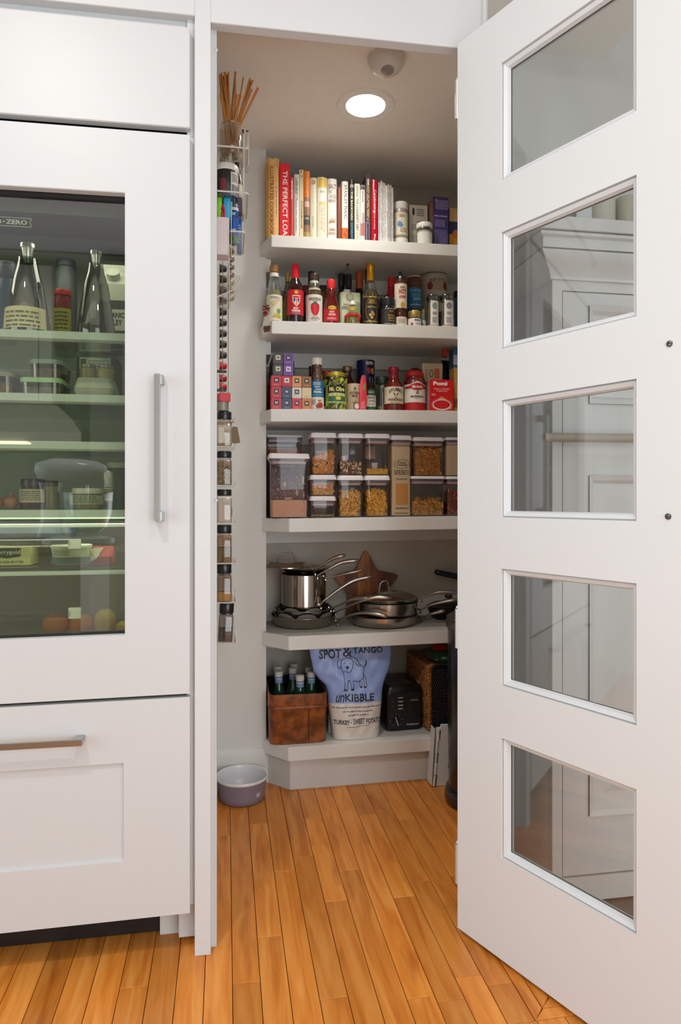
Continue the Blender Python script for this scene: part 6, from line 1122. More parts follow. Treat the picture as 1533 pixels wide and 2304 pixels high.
obj('holes', m, BLK, lidb, kind='stuff')
pl_ = [at5(150, 208, 2.49), at5(152, 155, 2.49), at5(165, 128, 2.49), at5(240, 112, 2.49), at5(262, 118, 2.49), at5(290, 180, 2.49)]
m = M(); m.tube([Vector(p) - Vector(t.location) + Vector((0, 0, 0)) for p in pl_], .0036, 8); obj('loop_handle', m, SSH, t)
# sauté pans with a glass lid
cxB, cyB = X(U(945), 2.475), 2.475; zG = base(4, cxB, .13) + .002; rB = .127
hG = Z(U(945), V5(612), cyB - rB) - zG
t = pan('wide brushed steel sauté pan at the bottom of the right stack', 'pan', cxB, cyB, zG, rB, rB - .008, hG, handles=[[at5(1222, 608, 2.46), at5(1290, 575, 2.43), at5(1350, 558, 2.42), at5(1404, 545, 2.41)]], name='saute_pan', group='stacked pans')
rC = .113; zH = zG + hG + .0008; cxC = X(U(972), 2.475); hH = Z(U(975), V5(505), cyB - rC) - zH
pan('brushed steel sauté pan standing on the wider one', 'pan', cxC, cyB, zH, rC, rC - .004, hH, handles=[[at5(1214, 548, 2.46), at5(1290, 508, 2.44), at5(1390, 480, 2.42), at5(1500, 462, 2.40)]], name='saute_pan', group='stacked pans')
zP = zH + hH; t = thing('frying_pan', 'thin steel pan set into the upper sauté pan under the glass lid', 'pan', (cxC, cyB, zP), group='stacked pans')
m = M(); m.lathe([(0, -.021), (.085, -.021), (.104, -.004), (.1085, .0012), (.1165, .0055), (.1165, .0065), (.108, .0035), (.102, -.004), (.084, -.019), (0, -.019)], 48); obj('body', m, SS, t, 50)
bow(t, [at5(1226, 463, 2.45), at5(1262, 444, 2.44), at5(1330, 412, 2.42), at5(1410, 404, 2.41), at5(1500, 414, 2.40)], t.location, r=.0062)
zI = zP + .0082
t = thing('domed_pan_cover', 'domed glass lid with a steel rim and loop handle on the right stack', 'lid', (cxC, cyB, zI))
m = M(); m.lathe([(rC - .004, .0), (rC + .003, .0), (rC + .004, .003), (rC + .001, .006), (rC - .006, .007), (rC - .006, .004)], 48); obj('rim', m, SSP, t)
m = M(); m.lathe([(rC - .004, .006), (rC * .8, .016), (rC * .5, .025), (.02, .0295), (0, .03)], 48, caps=(0, 0)); obj('glass', m, clear('lid_glass', '#c9c6bc', .15, .5), t, 60)
hp = [at5(905, 408, 2.47), at5(918, 345, 2.475), at5(935, 328, 2.475), at5(968, 322, 2.475), at5(978, 340, 2.475), at5(984, 404, 2.475)]
m = M(); m.tube([Vector(p) - Vector(t.location) for p in hp], .0042, 10, flat=.7); 
m.lathe([(0, 0), (.007, 0), (.006, .003), (0, .004)], 12, tuple(Vector(hp[0]) - Vector(t.location) - Vector((0, 0, .002)))); m.lathe([(0, 0), (.007, 0), (.006, .003), (0, .004)], 12, tuple(Vector(hp[-1]) - Vector(t.location) - Vector((0, 0, .002)))); obj('loop_handle', m, SSH, t)
cxD = X(U(1440), 2.53); t = pan('dark skillet with a lid knob, half hidden by the bin and the door', 'pan', cxD, 2.54, base(4, cxD, .1) + .002, .084, .066, .045, inner=NONSTICK, outer=NONSTICK, group='stacked pans')
m = M(); m.lathe([(.083, .0455), (.06, .058), (.02, .064), (0, .065)], 40, caps=(0, 0)); m.lathe([(0, .064), (.006, .064), (.006, .072), (.016, .078), (.014, .088), (0, .09)], 18); obj('lid', m, NONSTICK, t)
# black handle reaching in from the right
yk = 2.60; a_, b_ = Vector(at5(1345, 258, yk)), Vector(at5(1560, 305, yk))
t = thing('griddle', 'black griddle pan standing on edge, only its flat handle in view', 'pan', (b_.x + .09, yk, base(4, b_.x + .09, .02) + .002)); o = Vector(t.location)
dv = (b_ - a_).normalized(); nv = Vector((-dv.z, 0, dv.x)); m = M(); hw_ = .0125
pts = [a_ + nv * hw_ * .85 - dv * .004, a_ + nv * hw_ * .4 - dv * .010, a_ - nv * hw_ * .4 - dv * .010, a_ - nv * hw_ * .85 - dv * .004, b_ - nv * hw_, b_ + nv * hw_]
m.prismy([(p.x - o.x, p.z - o.z) for p in pts], -.006, .006); obj('handle', m, BLK, t, bevel=.002)
m = M(); m.lathe([(0, 0), (.0028, 0), (.0028, .0008), (0, .0008)], 12); m.xform(Matrix.Translation((a_.x - o.x + .002, -.0062, a_.z - o.z)) @ Matrix.Rotation(pi / 2, 4, 'X')); obj('hanging_hole', m, mat('#8f8a84', .5), t)
zh = b_.z - o.z; m = M(); m.loft([[(x + .06, y, z + zh + .02) for x, z in rrect(.20, .28, .03)] for y in (-.008, .008)]); m.v = [(x, y, max(0, z)) for x, y, z in m.v]; obj('plate', m, NONSTICK, t, bevel=.003)
# star board
ysb = 2.612; cxs = X(U(815), ysb); zs0 = base(4, cxs, .1) + .002; top_ = Z(U(815), V5(66), ysb) - zs0; Rr = top_ / 1.80
t = thing('star_board', 'star-shaped wooden cutting board leaning on the back wall', 'cutting board', (cxs, ysb, zs0)); t.rotation_euler = (radians(-2), 0, 0)
P = []
for k in range(10):
    a = pi / 2 + k * pi / 5; rr = Rr * (1 if k % 2 == 0 else .535); c_ = Vector((rr * cos(a) * .93, rr * sin(a) + Rr * .80))
    P.append(c_)
poly = []
for k in range(10):
    p, a, b = P[k], P[k - 1], P[(k + 1) % 10]; f = .26 if k % 2 == 0 else .12; n_ = 7 if k % 2 == 0 else 4
    s, e = p + (a - p) * f, p + (b - p) * f
    for i in range(n_): tq = i / (n_ - 1); poly.append(tuple((1 - tq) ** 2 * s + 2 * tq * (1 - tq) * p + tq ** 2 * e))
zmin = min(p[1] for p in poly); poly = [(x, z - zmin) for x, z in poly]
def stripwood():
    mt = mat('#6e3a1c', .4, 0, .35, 9, 0, aniso=(3, 3, .6), name='acacia'); return mt
cuts_ = [-1, -.085, -.035, .012, .055, 1]; cols = ['#94501c', '#783c14', '#b06a28', '#8c4a1a', '#6e3812']
for i in range(5):                                                       # staves glued side by side
    xa, xb = max(cuts_[i], min(p[0] for p in poly)), min(cuts_[i + 1], max(p[0] for p in poly)); bm = bmesh.new()
    f = bm.faces.new([bm.verts.new((x, 0, z)) for x, z in poly])
    for co, no in ((xa, -1), (xb, 1)): bmesh.ops.bisect_plane(bm, geom=bm.verts[:] + bm.edges[:] + bm.faces[:], plane_co=(co, 0, 0), plane_no=(no, 0, 0), clear_outer=True)
    q = M(); bm.verts.index_update(); bm.faces.ensure_lookup_table()
    for fc in bm.faces:
        lp = [v.co for v in fc.verts]; q.loft([[(c.x, y, c.z) for c in lp] for y in (-.009, .009)])
    bm.free()
    if q.v: obj('stave', q, mat(cols[i], .4, 0, .35, 14, 0, aniso=(4, 4, .5)), t, 40, .0012)
# ================================================================ lowest shelf
V6 = lambda y: 1440 + y / 3.3326
Z6 = SZ[5]
def at6(cx_, cy_, y): return (X(U(cx_), y), y, Z(U(cx_), V6(cy_), y))
yl = 2.338; xa, xb = X(U(84), yl), X(U(525), yl); wl = xb - xa; cxl = (xa + xb) / 2; zl0 = base(5, cxl, wl / 2); hl = Z(U(310), V6(406), yl) - zl0; dl = .275
LEA = mat('#85481f', .42, 0, .48, 26, .35, name='worn_leather')
t = thing('leather_crate', 'open worn brown leather crate full of green bottles', 'crate', (cxl, yl, zl0))
m = M(); rA = .022
def rr_(w_, d_, z, r=rA): return [(x, y + dl / 2, z) for x, y in rrect(w_, d_, r, 5)]
m.loft([rr_(wl * .955, dl * .955, 0), rr_(wl * .965, dl * .965, .003), rr_(wl * .99, dl * .99, hl * .72), rr_(wl * 1.0, dl * 1.0, hl * .74), rr_(wl, dl, hl * .995), rr_(wl - .004, dl - .004, hl), rr_(wl - .010, dl - .010, hl - .001), rr_(wl * .955 - .012, dl * .955 - .012, .006)], (1, 1)); obj('body', m, LEA, t, 50)
m = M(); m.loft([rr_(wl + .0016, dl + .0016, hl * .70), rr_(wl + .003, dl + .003, hl * .72), rr_(wl + .003, dl + .003, hl * .735), rr_(wl + .0016, dl + .0016, hl * .75)], (0, 0)); obj('rim_welt', m, LEA, t)
m = M(); xs_ = X(U(385), yl) - cxl; m.box(xs_ - .002, xs_ + .0015, .0005, .004, .01, hl * .7); m.xform(Matrix.Rotation(radians(.8), 4, 'X')); obj('seam', m, mat('#4a2410', .7), t)
m = M(); m.loft([rr_(wl - .0112, dl - .0112, hl - .002), rr_(wl * .955 - .0135, dl * .955 - .0135, .0068)], (0, 1)); obj('lining', m, mat('#17100c', .8), t)
BG = mat('#17402f', .08, 0, .1, coat=.6, name='green_glass')
GB = [(cx_, ty) for cx_, ty in ((155, 232), (150, 195), (272, 178), (268, 208), (318, 262), (390, 203), (420, 235))]
GL_ = ['green bottle in the crate, front left', 'green bottle in the crate, rear left corner', 'green bottle in the crate, rearmost in the middle', 'green bottle in the crate, second from the rear in the middle', 'green bottle nearest the front of the crate', 'green bottle in the crate, rear right by the bag', 'green bottle in the crate, front right by the bag']
hb_ = .215; pos = []
for k, (cx_, ty) in enumerate(GB):
    ztop = zl0 + .0072 + hb_; d_ = (CZ - ztop) * FOC / (V6(ty) - HZ); r0 = (U(cx_) - 766.5) / FOC; y = d_ * (cY - r0 * sY) ; x = d_ * (sY + r0 * cY)
    pos.append([min(max(x, xa + .044), xb - .036), min(max(y, yl + .04), yl + dl - .04)])
for it in range(60):                                                 # nudge the bottles apart until they only touch
    for i in range(len(pos)):
        for j in range(i):
            dx_, dy_ = pos[i][0] - pos[j][0], pos[i][1] - pos[j][1]; dd_ = max(1e-4, sqrt(dx_ * dx_ + dy_ * dy_))
            if dd_ < .0605: s = (.0605 - dd_) / 2 / dd_; pos[i][0] += dx_ * s; pos[i][1] += dy_ * s; pos[j][0] -= dx_ * s; pos[j][1] -= dy_ * s
    for p in pos: p[0] = min(max(p[0], xa + .044), xb - .044); p[1] = min(max(p[1], yl + .044), yl + dl - .044)
b0 = None
for k, p in enumerate(pos):
    loc = (p[0], p[1], zl0 + .0072)
    if b0: dup(b0, loc, R.uniform(-.5, .5), GL_[k]); continue
    b0 = thing('water_bottle', GL_[k], 'bottle', loc, 0, 'green water bottles in the crate'); r = .0292
    m = M(); m.lathe([(0, 0), (r * .9, 0), (r, .004), (r, .105), (r * .85, .125), (r * .55, .155), (r * .44, .185), (r * .44, hb_ - .018)], 24); obj('body', m, BG, b0, 60)
    m = M(); m.lathe([(0, hb_ - .019), (.0152, hb_ - .019), (.0152, hb_ - .001), (.0135, hb_), (0, hb_)], 24); obj('cap', m, mat('#cfcbc6', .35), b0)
    m = M(); m.lathe([(.0140, .168), (.0138, .193), (.0136, .193), (.0136, .168)], 24, caps=(0, 0)); lb = obj('neck_label', m, mat('#a9bdd2', .5), b0)
    m = M(); lines(m, -.02, .02, .172, .188, 3, r=.0142, rnd=random.Random(4)); obj('print', m, mat('#2f4f86', .5), lb, 0)
    m = M(); m.wrap(r * 1.01, .03, .09, -1.5, 1.5, 14); obj('paper_label', m, mat('#8fb0cf', .5), b0)
# white folded paper sheet
xa, xb = X(U(527), 2.42), X(U(572), 2.42)
t = tag(obj('paper_board', M().box(-(xb - xa) / 2, (xb - xa) / 2, -.002, .002, 0, .165), mat('#d6d0c6', .7), bevel=.0008), 'narrow white board standing between the crate and the bag', 'board'); t.location = ((xa + xb) / 2 + .004, 2.43, base(5, xb, .02))
# dog food bag
yb_ = 2.345
EDG = [(765, 575, 925), (740, 572, 928), (650, 562, 934), (560, 550, 940), (480, 541, 950), (400, 534, 955), (350, 520, 965), (300, 468, 985), (240, 428, 1012), (180, 420, 1022), (130, 408, 1028), (64, 400, 1024)]
BX = []; zb0 = base(5, X(U(750), yb_), .08)
for cy_, a, b in EDG: BX.append((X(U(a), yb_), X(U(b), yb_), Z(U(750), V6(cy_), yb_)))
zk = zb0 - BX[0][2]
BX = [(a, b, z + zk * max(0, 1 - i / 4)) for i, (a, b, z) in enumerate(BX)]; cxb = (BX[0][0] + BX[0][1]) / 2
BX[-1] = (BX[-1][0], BX[-1][1], min(BX[-1][2], SZ[4] - .047 + S(BX[-1][0]) - .0006))
t = thing('pet_food_bag', 'tall blue and cream pet food bag with a line drawing of a dog', 'bag', (cxb, yb_ + .05, zb0)); bo = Vector(t.location)
DEP = [.10, .104, .105, .10, .095, .085, .075, .06, .05, .04, .026, .010]
def bagw(z):
    for i in range(len(BX) - 1):
        if BX[i][2] <= z <= BX[i + 1][2] or i == len(BX) - 2:
            f = (z - BX[i][2]) / (BX[i + 1][2] - BX[i][2]); g = lambda j: BX[i][j] + (BX[i + 1][j] - BX[i][j]) * f
            return g(0), g(1), DEP[i] + (DEP[i + 1] - DEP[i]) * f
def crease(x, z): 
    return .0022 * sin(x * 70 + z * 55) + .0016 * sin(x * 150 - z * 90 + 1) + .004 * math.exp(-((z - .36 - .5 * (x - .50)) / .02) ** 2) - .004 * math.exp(-((z - .34 + .35 * (x - .50)) / .015) ** 2)
def bag_front(x, z, off=0):
    a, b, d = bagw(z); c = (a + b) / 2; hw = (b - a) / 2; s = min(.999, abs(x - c) / hw)
    k = min(1, (z - zb0) / .02)
    return bo.y - d / 2 * (1 - s ** 3.2) ** (1 / 3.2) + crease(x, z) * k * (1 - s ** 4) - off
zcut = Z(U(750), V6(476), yb_)
def bag_mesh(zl_, zh_, n=18):
    m = M(); RGS = []
    for i in range(n + 1):
        z = zl_ + (zh_ - zl_) * i / n; a, b, d = bagw(z); c, hw = (a + b) / 2, (b - a) / 2; rg = []
        for k in range(28): s = -cos(pi * k / 27); x = c + hw * s; rg.append((x - bo.x, bag_front(x, z) - bo.y, z - bo.z))
        for k in range(1, 27): s = cos(pi * k / 27); x = c + hw * s; rg.append((x - bo.x, d / 2 * (1 - min(.999, abs(s)) ** 3.2) ** (1 / 3.2) + crease(x + .3, z) * .6, z - bo.z))
        RGS.append(rg)
    return m.loft(RGS)
BAGW = mat('#ded6cc', .38, 0, .04, 30); BAGB = mat('#93a9df', .32, 0, .05, 30)
obj('lower_sack', bag_mesh(zb0, zcut), BAGW, t, 60); obj('upper_sack', bag_mesh(zcut, BX[-1][2], 26), BAGB, t, 60)
fb = lambda x, z: (x - bo.x, bag_front(x, z, .0011) - bo.y, z - bo.z)
def bx(cx_): return X(U(cx_), yb_)
def bz(cy_): return Z(U(750), V6(cy_), yb_)
INKB = mat('#23242f', .45)
def btext(m, s, a, b, y0, y1, **k): text(m, s, (bx(a) + bx(b)) / 2, (bz(y0) + bz(y1)) / 2, bx(b) - bx(a), abs(bz(y0) - bz(y1)), f=fb, **k)
m = M(); btext(m, 'SPOT', 472, 640, 150, 82); btext(m, '&', 652, 722, 140, 64, bold=0); btext(m, 'TANGO', 732, 958, 120, 76); obj('lettering', m, INKB, t, 0)
m = M(); btext(m, 'un', 590, 655, 468, 415, shear=.35); btext(m, 'KIBBLE', 660, 876, 464, 408); obj('lettering', m, INKB, t, 0); m = M()
btext(m, 'TURKEY', 574, 690, 630, 596); btext(m, '.', 698, 706, 620, 612); btext(m, 'SWEET POTATO', 716, 926, 630, 590)
def scr(m, pts, wd_=.0011):                       # a pen line on the bag
    P_ = [Vector((bx(a), bz(b))) for a, b in pts]
    for i in range(len(P_) - 1):
        d = (P_[i + 1] - P_[i]); n_ = Vector((-d.y, d.x)).normalized() * wd_; k = max(1, int(d.length / .008))
        for j in range(k):
            a, b = P_[i] + d * j / k, P_[i] + d * (j + 1) / k; m.add([fb(*(a + n_)), fb(*(a - n_)), fb(*(b - n_)), fb(*(b + n_))], [(0, 1, 2, 3)])
scr(m, [(670, 652), (840, 640)], .0006); lb = obj('lettering', m, INKB, t, 0)
m = M(); q = random.Random(12)
for k, (a, b, y) in enumerate(((560, 930, 508), (640, 862, 538), (678, 832, 566))):
    x = a
    while x < b - 4: e = min(b, x + q.uniform(14, 36)); scr(m, [(x, y - 3), (e, y - 4)], .0011); x = e + 5
obj('print', m, INKB, t, 0)
m = M()
for pts in ([(640, 160), (618, 158), (608, 190), (612, 218), (624, 222), (634, 200), (640, 170), (655, 152), (690, 146), (718, 158), (728, 185), (722, 220), (708, 248), (690, 256), (668, 246), (652, 250), (640, 236), (634, 205)],
            [(680, 150), (720, 142), (746, 150), (762, 170), (776, 196), (786, 204), (772, 208), (752, 196), (738, 172)],
            [(786, 204), (800, 216), (820, 210), (832, 186), (822, 168), (824, 192), (812, 206)], [(812, 212), (804, 250), (802, 290)], [(652, 252), (656, 300), (660, 360), (654, 384), (676, 384), (682, 372), (682, 320)],
            [(682, 320), (690, 308), (702, 318), (708, 360), (706, 380), (726, 380), (726, 370), (722, 312)], [(722, 312), (760, 322), (792, 308), (802, 292)], [(778, 318), (772, 336), (776, 362), (790, 366), (788, 348), (794, 322)], [(802, 290), (808, 330), (802, 366), (820, 366), (824, 350), (820, 300), (806, 270)]): scr(m, pts, .0010)
def blob(m, cx_, cy_, r_): m.add([fb(bx(cx_) + r_ * cos(2 * pi * i / 12), bz(cy_) + r_ * .85 * sin(2 * pi * i / 12)) for i in range(12)], [tuple(range(12))])
blob(m, 684, 218, .0062); blob(m, 664, 186, .0017); blob(m, 706, 190, .0017); blob(m, 664, 380, .0042); blob(m, 716, 376, .0042); blob(m, 782, 362, .004); blob(m, 812, 362, .0044)
scr(m, [(684, 226), (684, 240), (676, 246)], .0008)
obj('dog_drawing', m, INKB, t, 0)
# toaster
yt = 2.405; xa, xb = X(U(962), yt), X(U(1246), yt); wt = xb - xa; cxt = (xa + xb) / 2; zt0 = base(5, cxt, wt / 2); ht2 = Z(U(1100), V6(352), yt) - zt0; dt = .20
TB = mat('#141312', .3, 0, .1, coat=.2, name='toaster_black')
t = thing('toaster', 'black toaster with white dial marks beside the pet food bag', 'toaster', (cxt, yt, zt0), radians(3))
m = M(); m.loft([[(x, y + dt / 2, z) for x, y in rrect(w_, d_, .018, 5)] for w_, d_, z in ((wt * .96, dt * .98, .0), (wt * .98, dt, .006), (wt, dt, .02), (wt, dt, ht2 * .86), (wt * .965, dt * .985, ht2 * .95), (wt * .88, dt * .95, ht2))]); obj('body', m, TB, t, 50)
m = M()
m.box(-wt * .30, -wt * .05, .04, dt - .03, ht2 - .001, ht2 + .0006); obj('bread_slot', m, mat('#5c564f', .4, .6), t, 0); m = M(); m.box(wt * .05, wt * .30, .04, dt - .03, ht2 - .001, ht2 + .0006); obj('bread_slot', m, mat('#5c564f', .4, .6), t, 0)
m = M(); m.loft([[(x, y, z + ht2 * .47) for x, z in rrect(wt * .84, ht2 * .82, .012, 4)] for y in (-.0022, .003)]); pn = obj('control_panel', m, mat('#1a1918', .45), t, bevel=.001)
WM = mat('#dcd8d0', .5); tx = lambda c: X(U(c), yt) - cxt; tz = lambda c: Z(U(1100), V6(c), yt) - zt0
m = M(); m.lathe([(0, 0), (.013, 0), (.012, .008), (0, .009)], 24); m.xform(Matrix.Translation((tx(1036), -.002, tz(602))) @ Matrix.Rotation(pi / 2, 4, 'X')); dl_ = obj('dial', m, TB, t)
m = M(); a = Vector((tx(1026), tz(566))); b = Vector((tx(1048), tz(630))); n_ = Vector((-(b - a).y, (b - a).x)).normalized() * .0014; m.add([(p.x, -.0114, p.y) for p in (a + n_, a - n_, b - n_, b + n_)], [(0, 1, 2, 3)]); obj('pointer', m, WM, dl_, 0)
m = M()
for c_, d_ in ((1035, 548), (1062, 562), (1081, 590), (1068, 628), (1006, 628), (991, 598), (1005, 562)): m.loft([[(tx(c_) + .0012 * cos(2 * pi * i / 8), -.0026, tz(d_) + .0012 * sin(2 * pi * i / 8)) for i in range(8)]], (1, 0))
for d_ in (430, 458, 486): m.loft([[(tx(1006) + .0009 * cos(2 * pi * i / 8), -.0026, tz(d_) + .0009 * sin(2 * pi * i / 8)) for i in range(8)]], (1, 0))
for d_ in (430, 458, 486, 512): lines(m, tx(1052), tx(1088), tz(d_ + 5), tz(d_ - 5), 1, -.0026, fill=.7, rnd=random.Random(d_))
text(m, 'Cuisinart', tx(1162), tz(632), tx(1210) - tx(1116), .0055, -.0026, bold=.03); obj('markings', m, WM, pn, 0)
m = M(); m.box(tx(1160), tx(1172), -.0026, -.0022, tz(595), tz(455)); obj('lever_track', m, BLACK, pn, 0)
m = M(); m.box(tx(1140), tx(1200), -.014, -.003, tz(453), tz(443)); obj('lever', m, mat('#a29d96', .35, .6), t, bevel=.0015)
# wicker basket
yw = 2.375; xa = X(957, yw) + .009; zw0 = base(5, xa + .07, .07); hw_ = Z(966, V6(190), yw) - zw0; dw, ww = .25, .15
t = thing('wicker_basket', 'tall tan wicker basket beside the toaster', 'basket', (xa, yw, zw0), radians(3))
m = M(); m.box(.004, ww - .004, .004, dw - .004, .002, hw_ - .004); obj('core', m, mat('#7a4a22', .8), t, 0)
m = M(); q = random.Random(6); cw, ch = .020, .0125
def cell(o, ux, uz, w_, h_, nrm):
    b_ = q.uniform(.0025, .0042); o, ux, uz, nrm = map(Vector, (o, ux, uz, nrm)); P_ = [o, o + ux * w_, o + ux * w_ + uz * h_, o + uz * h_]; i_ = [o + ux * w_ * .14 + uz * h_ * .16 + nrm * b_, o + ux * w_ * .86 + uz * h_ * .16 + nrm * b_, o + ux * w_ * .86 + uz * h_ * .84 + nrm * b_, o + ux * w_ * .14 + uz * h_ * .84 + nrm * b_]
    m.add(P_ + i_, [(4, 5, 6, 7), (0, 1, 5, 4), (1, 2, 6, 5), (2, 3, 7, 6), (3, 0, 4, 7)], q.choice((0, 0, 1)))
for side, (o, ux, L_, nrm) in enumerate((((.004, 0.004, 0), (1, 0, 0), ww - .008, (0, -1, 0)), ((.004, dw - .004, 0), (0, -1, 0), dw - .008, (-1, 0, 0)))):
    nz_ = int(hw_ / ch)
    for j in range(nz_):
        x_ = -cw * .5 * (j % 2)
        while x_ < L_ - .002:
            a_, b_ = max(0, x_), min(L_, x_ + cw)
            cell(Vector(o) + Vector(ux) * a_ + Vector((0, 0, .001 + j * (hw_ - .004) / nz_)), ux, (0, 0, 1), b_ - a_ - .0006, (hw_ - .004) / nz_ - .0005, nrm); x_ += cw
for j in range(int(dw / ch)):
    x_ = -cw * .5 * (j % 2)
    while x_ < ww - .010: a_, b_ = max(0, x_), min(ww - .008, x_ + cw); cell((.004 + a_, .004 + j * ch, hw_ - .004), (1, 0, 0), (0, 1, 0), b_ - a_ - .0006, ch - .0006, (0, 0, 1)); x_ += cw
obj('weave', m, [mat('#a8713a', .6, 0, .2, 90), mat('#8a5628', .6, 0, .2, 90)], t, 0, kind='stuff')
m = M(); lines(m, .0, .03, 0, .03, 2, 0, fill=.5); m.quadxz(-.002, .032, -.004, .034, .0004); m.v = [(-.0010 - y * .1, dw * .35 + x, hw_ * .52 + z) for x, y, z in m.v]; obj('tag', m, mat('#cdc6ba', .6), t, 0)
# red and green packet on the basket
t = thing('produce_bag', 'red and green net packet lying on top of the wicker basket', 'packet', (xa + .085, yw + .075, zw0 + hw_ + .0032))
m = M(); q = random.Random(3); m.loft([[(x + q.uniform(-.002, .002), y + q.uniform(-.002, .002), z) for x, y in rrect(w_, d_, .02, 4)] for w_, d_, z in ((.10, .12, 0), (.125, .135, .012), (.115, .12, .03), (.07, .08, .042))]); obj('wrapper', m, mat('#1f4a30', .4, 0, .25, 60), t, 60)
m = M(); m.loft([[(x - .02, y - .01, z) for x, y in rrect(w_, d_, .015, 4)] for w_, d_, z in ((.03, .04, .034), (.06, .06, .044), (.05, .045, .054), (.02, .02, .058))]); obj('red_fold', m, mat('#b3141c', .35, 0, .15, 40), t, 60)
m = M(); lines(m, -.03, .045, .016, .024, 2, -.0695, rnd=random.Random(5), fill=.6); obj('print', m, mat('#c9cfc4', .5), t, 0)
# hammered black tray
yh_ = 2.338; xa, xb = X(973, yh_), X(1012, yh_) + .03; zz0 = base(5, (xa + xb) / 2, .04); hh = Z(990, V6(188), yh_) - zz0; wd = xb - xa
t = thing('hammered_tray', 'black hammered tray standing on end in front of the basket', 'tray', ((xa + xb) / 2, yh_, zz0))
m = M(); m.loft([[(x, y, z + hh / 2) for x, z in rrect(wd - i, hh - i, .014, 5)] for i, y in ((0, .012), (0, .001), (.002, 0), (.008, 0), (.012, .003))], (1, 1)); obj('tray', m, BLK, t, 40)
m = M(); q = random.Random(1)
for i in range(9):
    for j in range(26):
        x_ = -wd * .40 + wd * .8 * (i + .5 * (j % 2)) / 9 + q.uniform(-.001, .001); z_ = hh * .05 + hh * .9 * j / 26; w_, h2 = q.uniform(.002, .0032), q.uniform(.0028, .0042)
        m.lathe([(1, 0), (.6, .5), (0, .7)], 6, caps=(0, 0)); n0 = len(m.v) - 18; m.v[n0:] = [(x_ + a * w_, .003 - c * .0022, z_ + b * h2) for a, b, c in m.v[n0:]]
obj('hammered_dimples', m, mat('#1d1b1a', .25, .2), t, 60, kind='stuff')
# ================================================================ on the floor
ys_ = 2.292
def st(px, py): u, v = 860 + px / 6.777, 1440 + py / 6.777; return (X(u, ys_), Z(u, v, ys_))
P = [st(*p) for p in ((770, 2190), (950, 2182), (965, 2130), (1000, 2075), (1045, 2060), (1046, 2100), (1040, 1320), (1028, 1265), (893, 1268), (885, 1310), (815, 1322))]
z0 = min(p[1] for p in P); x0 = P[0][0]; PL = mat('#d8d7d2', .45, 0, .03, 60)
t = thing('folding_stool', 'folded pale grey plastic step stool standing in front of the plinth', 'stool', (x0, ys_, S(x0) + .0012))
m = M(); m.prismy([(x - x0, max(0, z - z0)) for x, z in P], -.014, .0); obj('panel', m, PL, t, bevel=.0015)
m = M(); P2 = [st(*p) for p in ((716, 2165), (742, 2190), (792, 1320), (780, 1322))]; m.prismy([(x - x0, max(0, z - z0)) for x, z in P2], -.016, .026); obj('back_panel', m, PL, t, bevel=.001)
for a, b in (((842, 1330), (835, 1510)), ((822, 1530), (808, 1690)), ((800, 1860), (786, 2010)), ((783, 2030), (768, 2185))):
    (ax, az), (bx_, bz_) = st(*a), st(*b); m = M(); m.tube([(ax - x0, -.016, az - z0), (bx_ - x0, -.016, max(.0005, bz_ - z0))], .0042, 10); obj('hinge_barrel', m, PL, t)
for poly in (((830, 1685), (846, 1690), (828, 1850), (812, 1850)), ((812, 2020), (826, 2020), (806, 2180), (792, 2180)), ((866, 1345), (880, 1345), (860, 1510), (845, 1512)), ((985, 1920), (990, 1840), (1010, 1780), (1040, 1760), (1040, 1915))):
    m = M(); m.prismy([(x - x0, max(.001, z - z0)) for x, z in [st(*p) for p in poly]], -.0146, -.0138); obj('slot', m, mat('#4a4744', .7), t, 0)
m = M(); m.prismy([(x - x0, z - z0) for x, z in [st(*p) for p in ((985, 1922), (1035, 1915), (1042, 1935), (990, 1950))]], -.018, -.0135); obj('grip_edge', m, PL, t, bevel=.0008)
# pedal bin
bxx, byy, br = .843, 2.142, .122
t = thing('pedal_bin', 'tall dark metal pedal bin half hidden by the door', 'bin', (bxx, byy, S(bxx) + .0018))
BM = mat('#4b4642', .22, .85, .1, 6, name='bin_metal'); hb2 = Z(1000, 1378, byy) - S(bxx)
m = M(); m.lathe([(0, .035), (br - .006, .035), (br - .004, .06), (br, .28), (br, hb2 - .05), (br - .002, hb2 - .05)], 48); obj('body', m, BM, t, 50)
m = M(); m.lathe([(0, .0), (br + .008, .0), (br + .010, .008), (br + .010, .028), (br + .004, .042), (br - .004, .046), (0, .046)], 48); obj('base_ring', m, mat('#171412', .25, 0, .1, coat=.4), t, 50)
m = M(); m.lathe([(br + .001, hb2 - .055), (br + .006, hb2 - .052), (br + .006, hb2 - .03), (br + .002, hb2 - .028)], 48, caps=(0, 0)); m.lathe([(br + .002, hb2 - .027), (br + .003, hb2 - .02), (br - .02, hb2 - .006), (0, hb2)], 48, caps=(0, 0)); obj('lid', m, mat('#6a625c', .3, .8, .08), t, 50)
m = M(); m.lathe([(0, 0), (.016, 0), (.017, .004), (.014, .01), (0, .012)], 16, (-br * .55, -br * .92, .012)); obj('pedal', m, mat('#2a2624', .3), t)
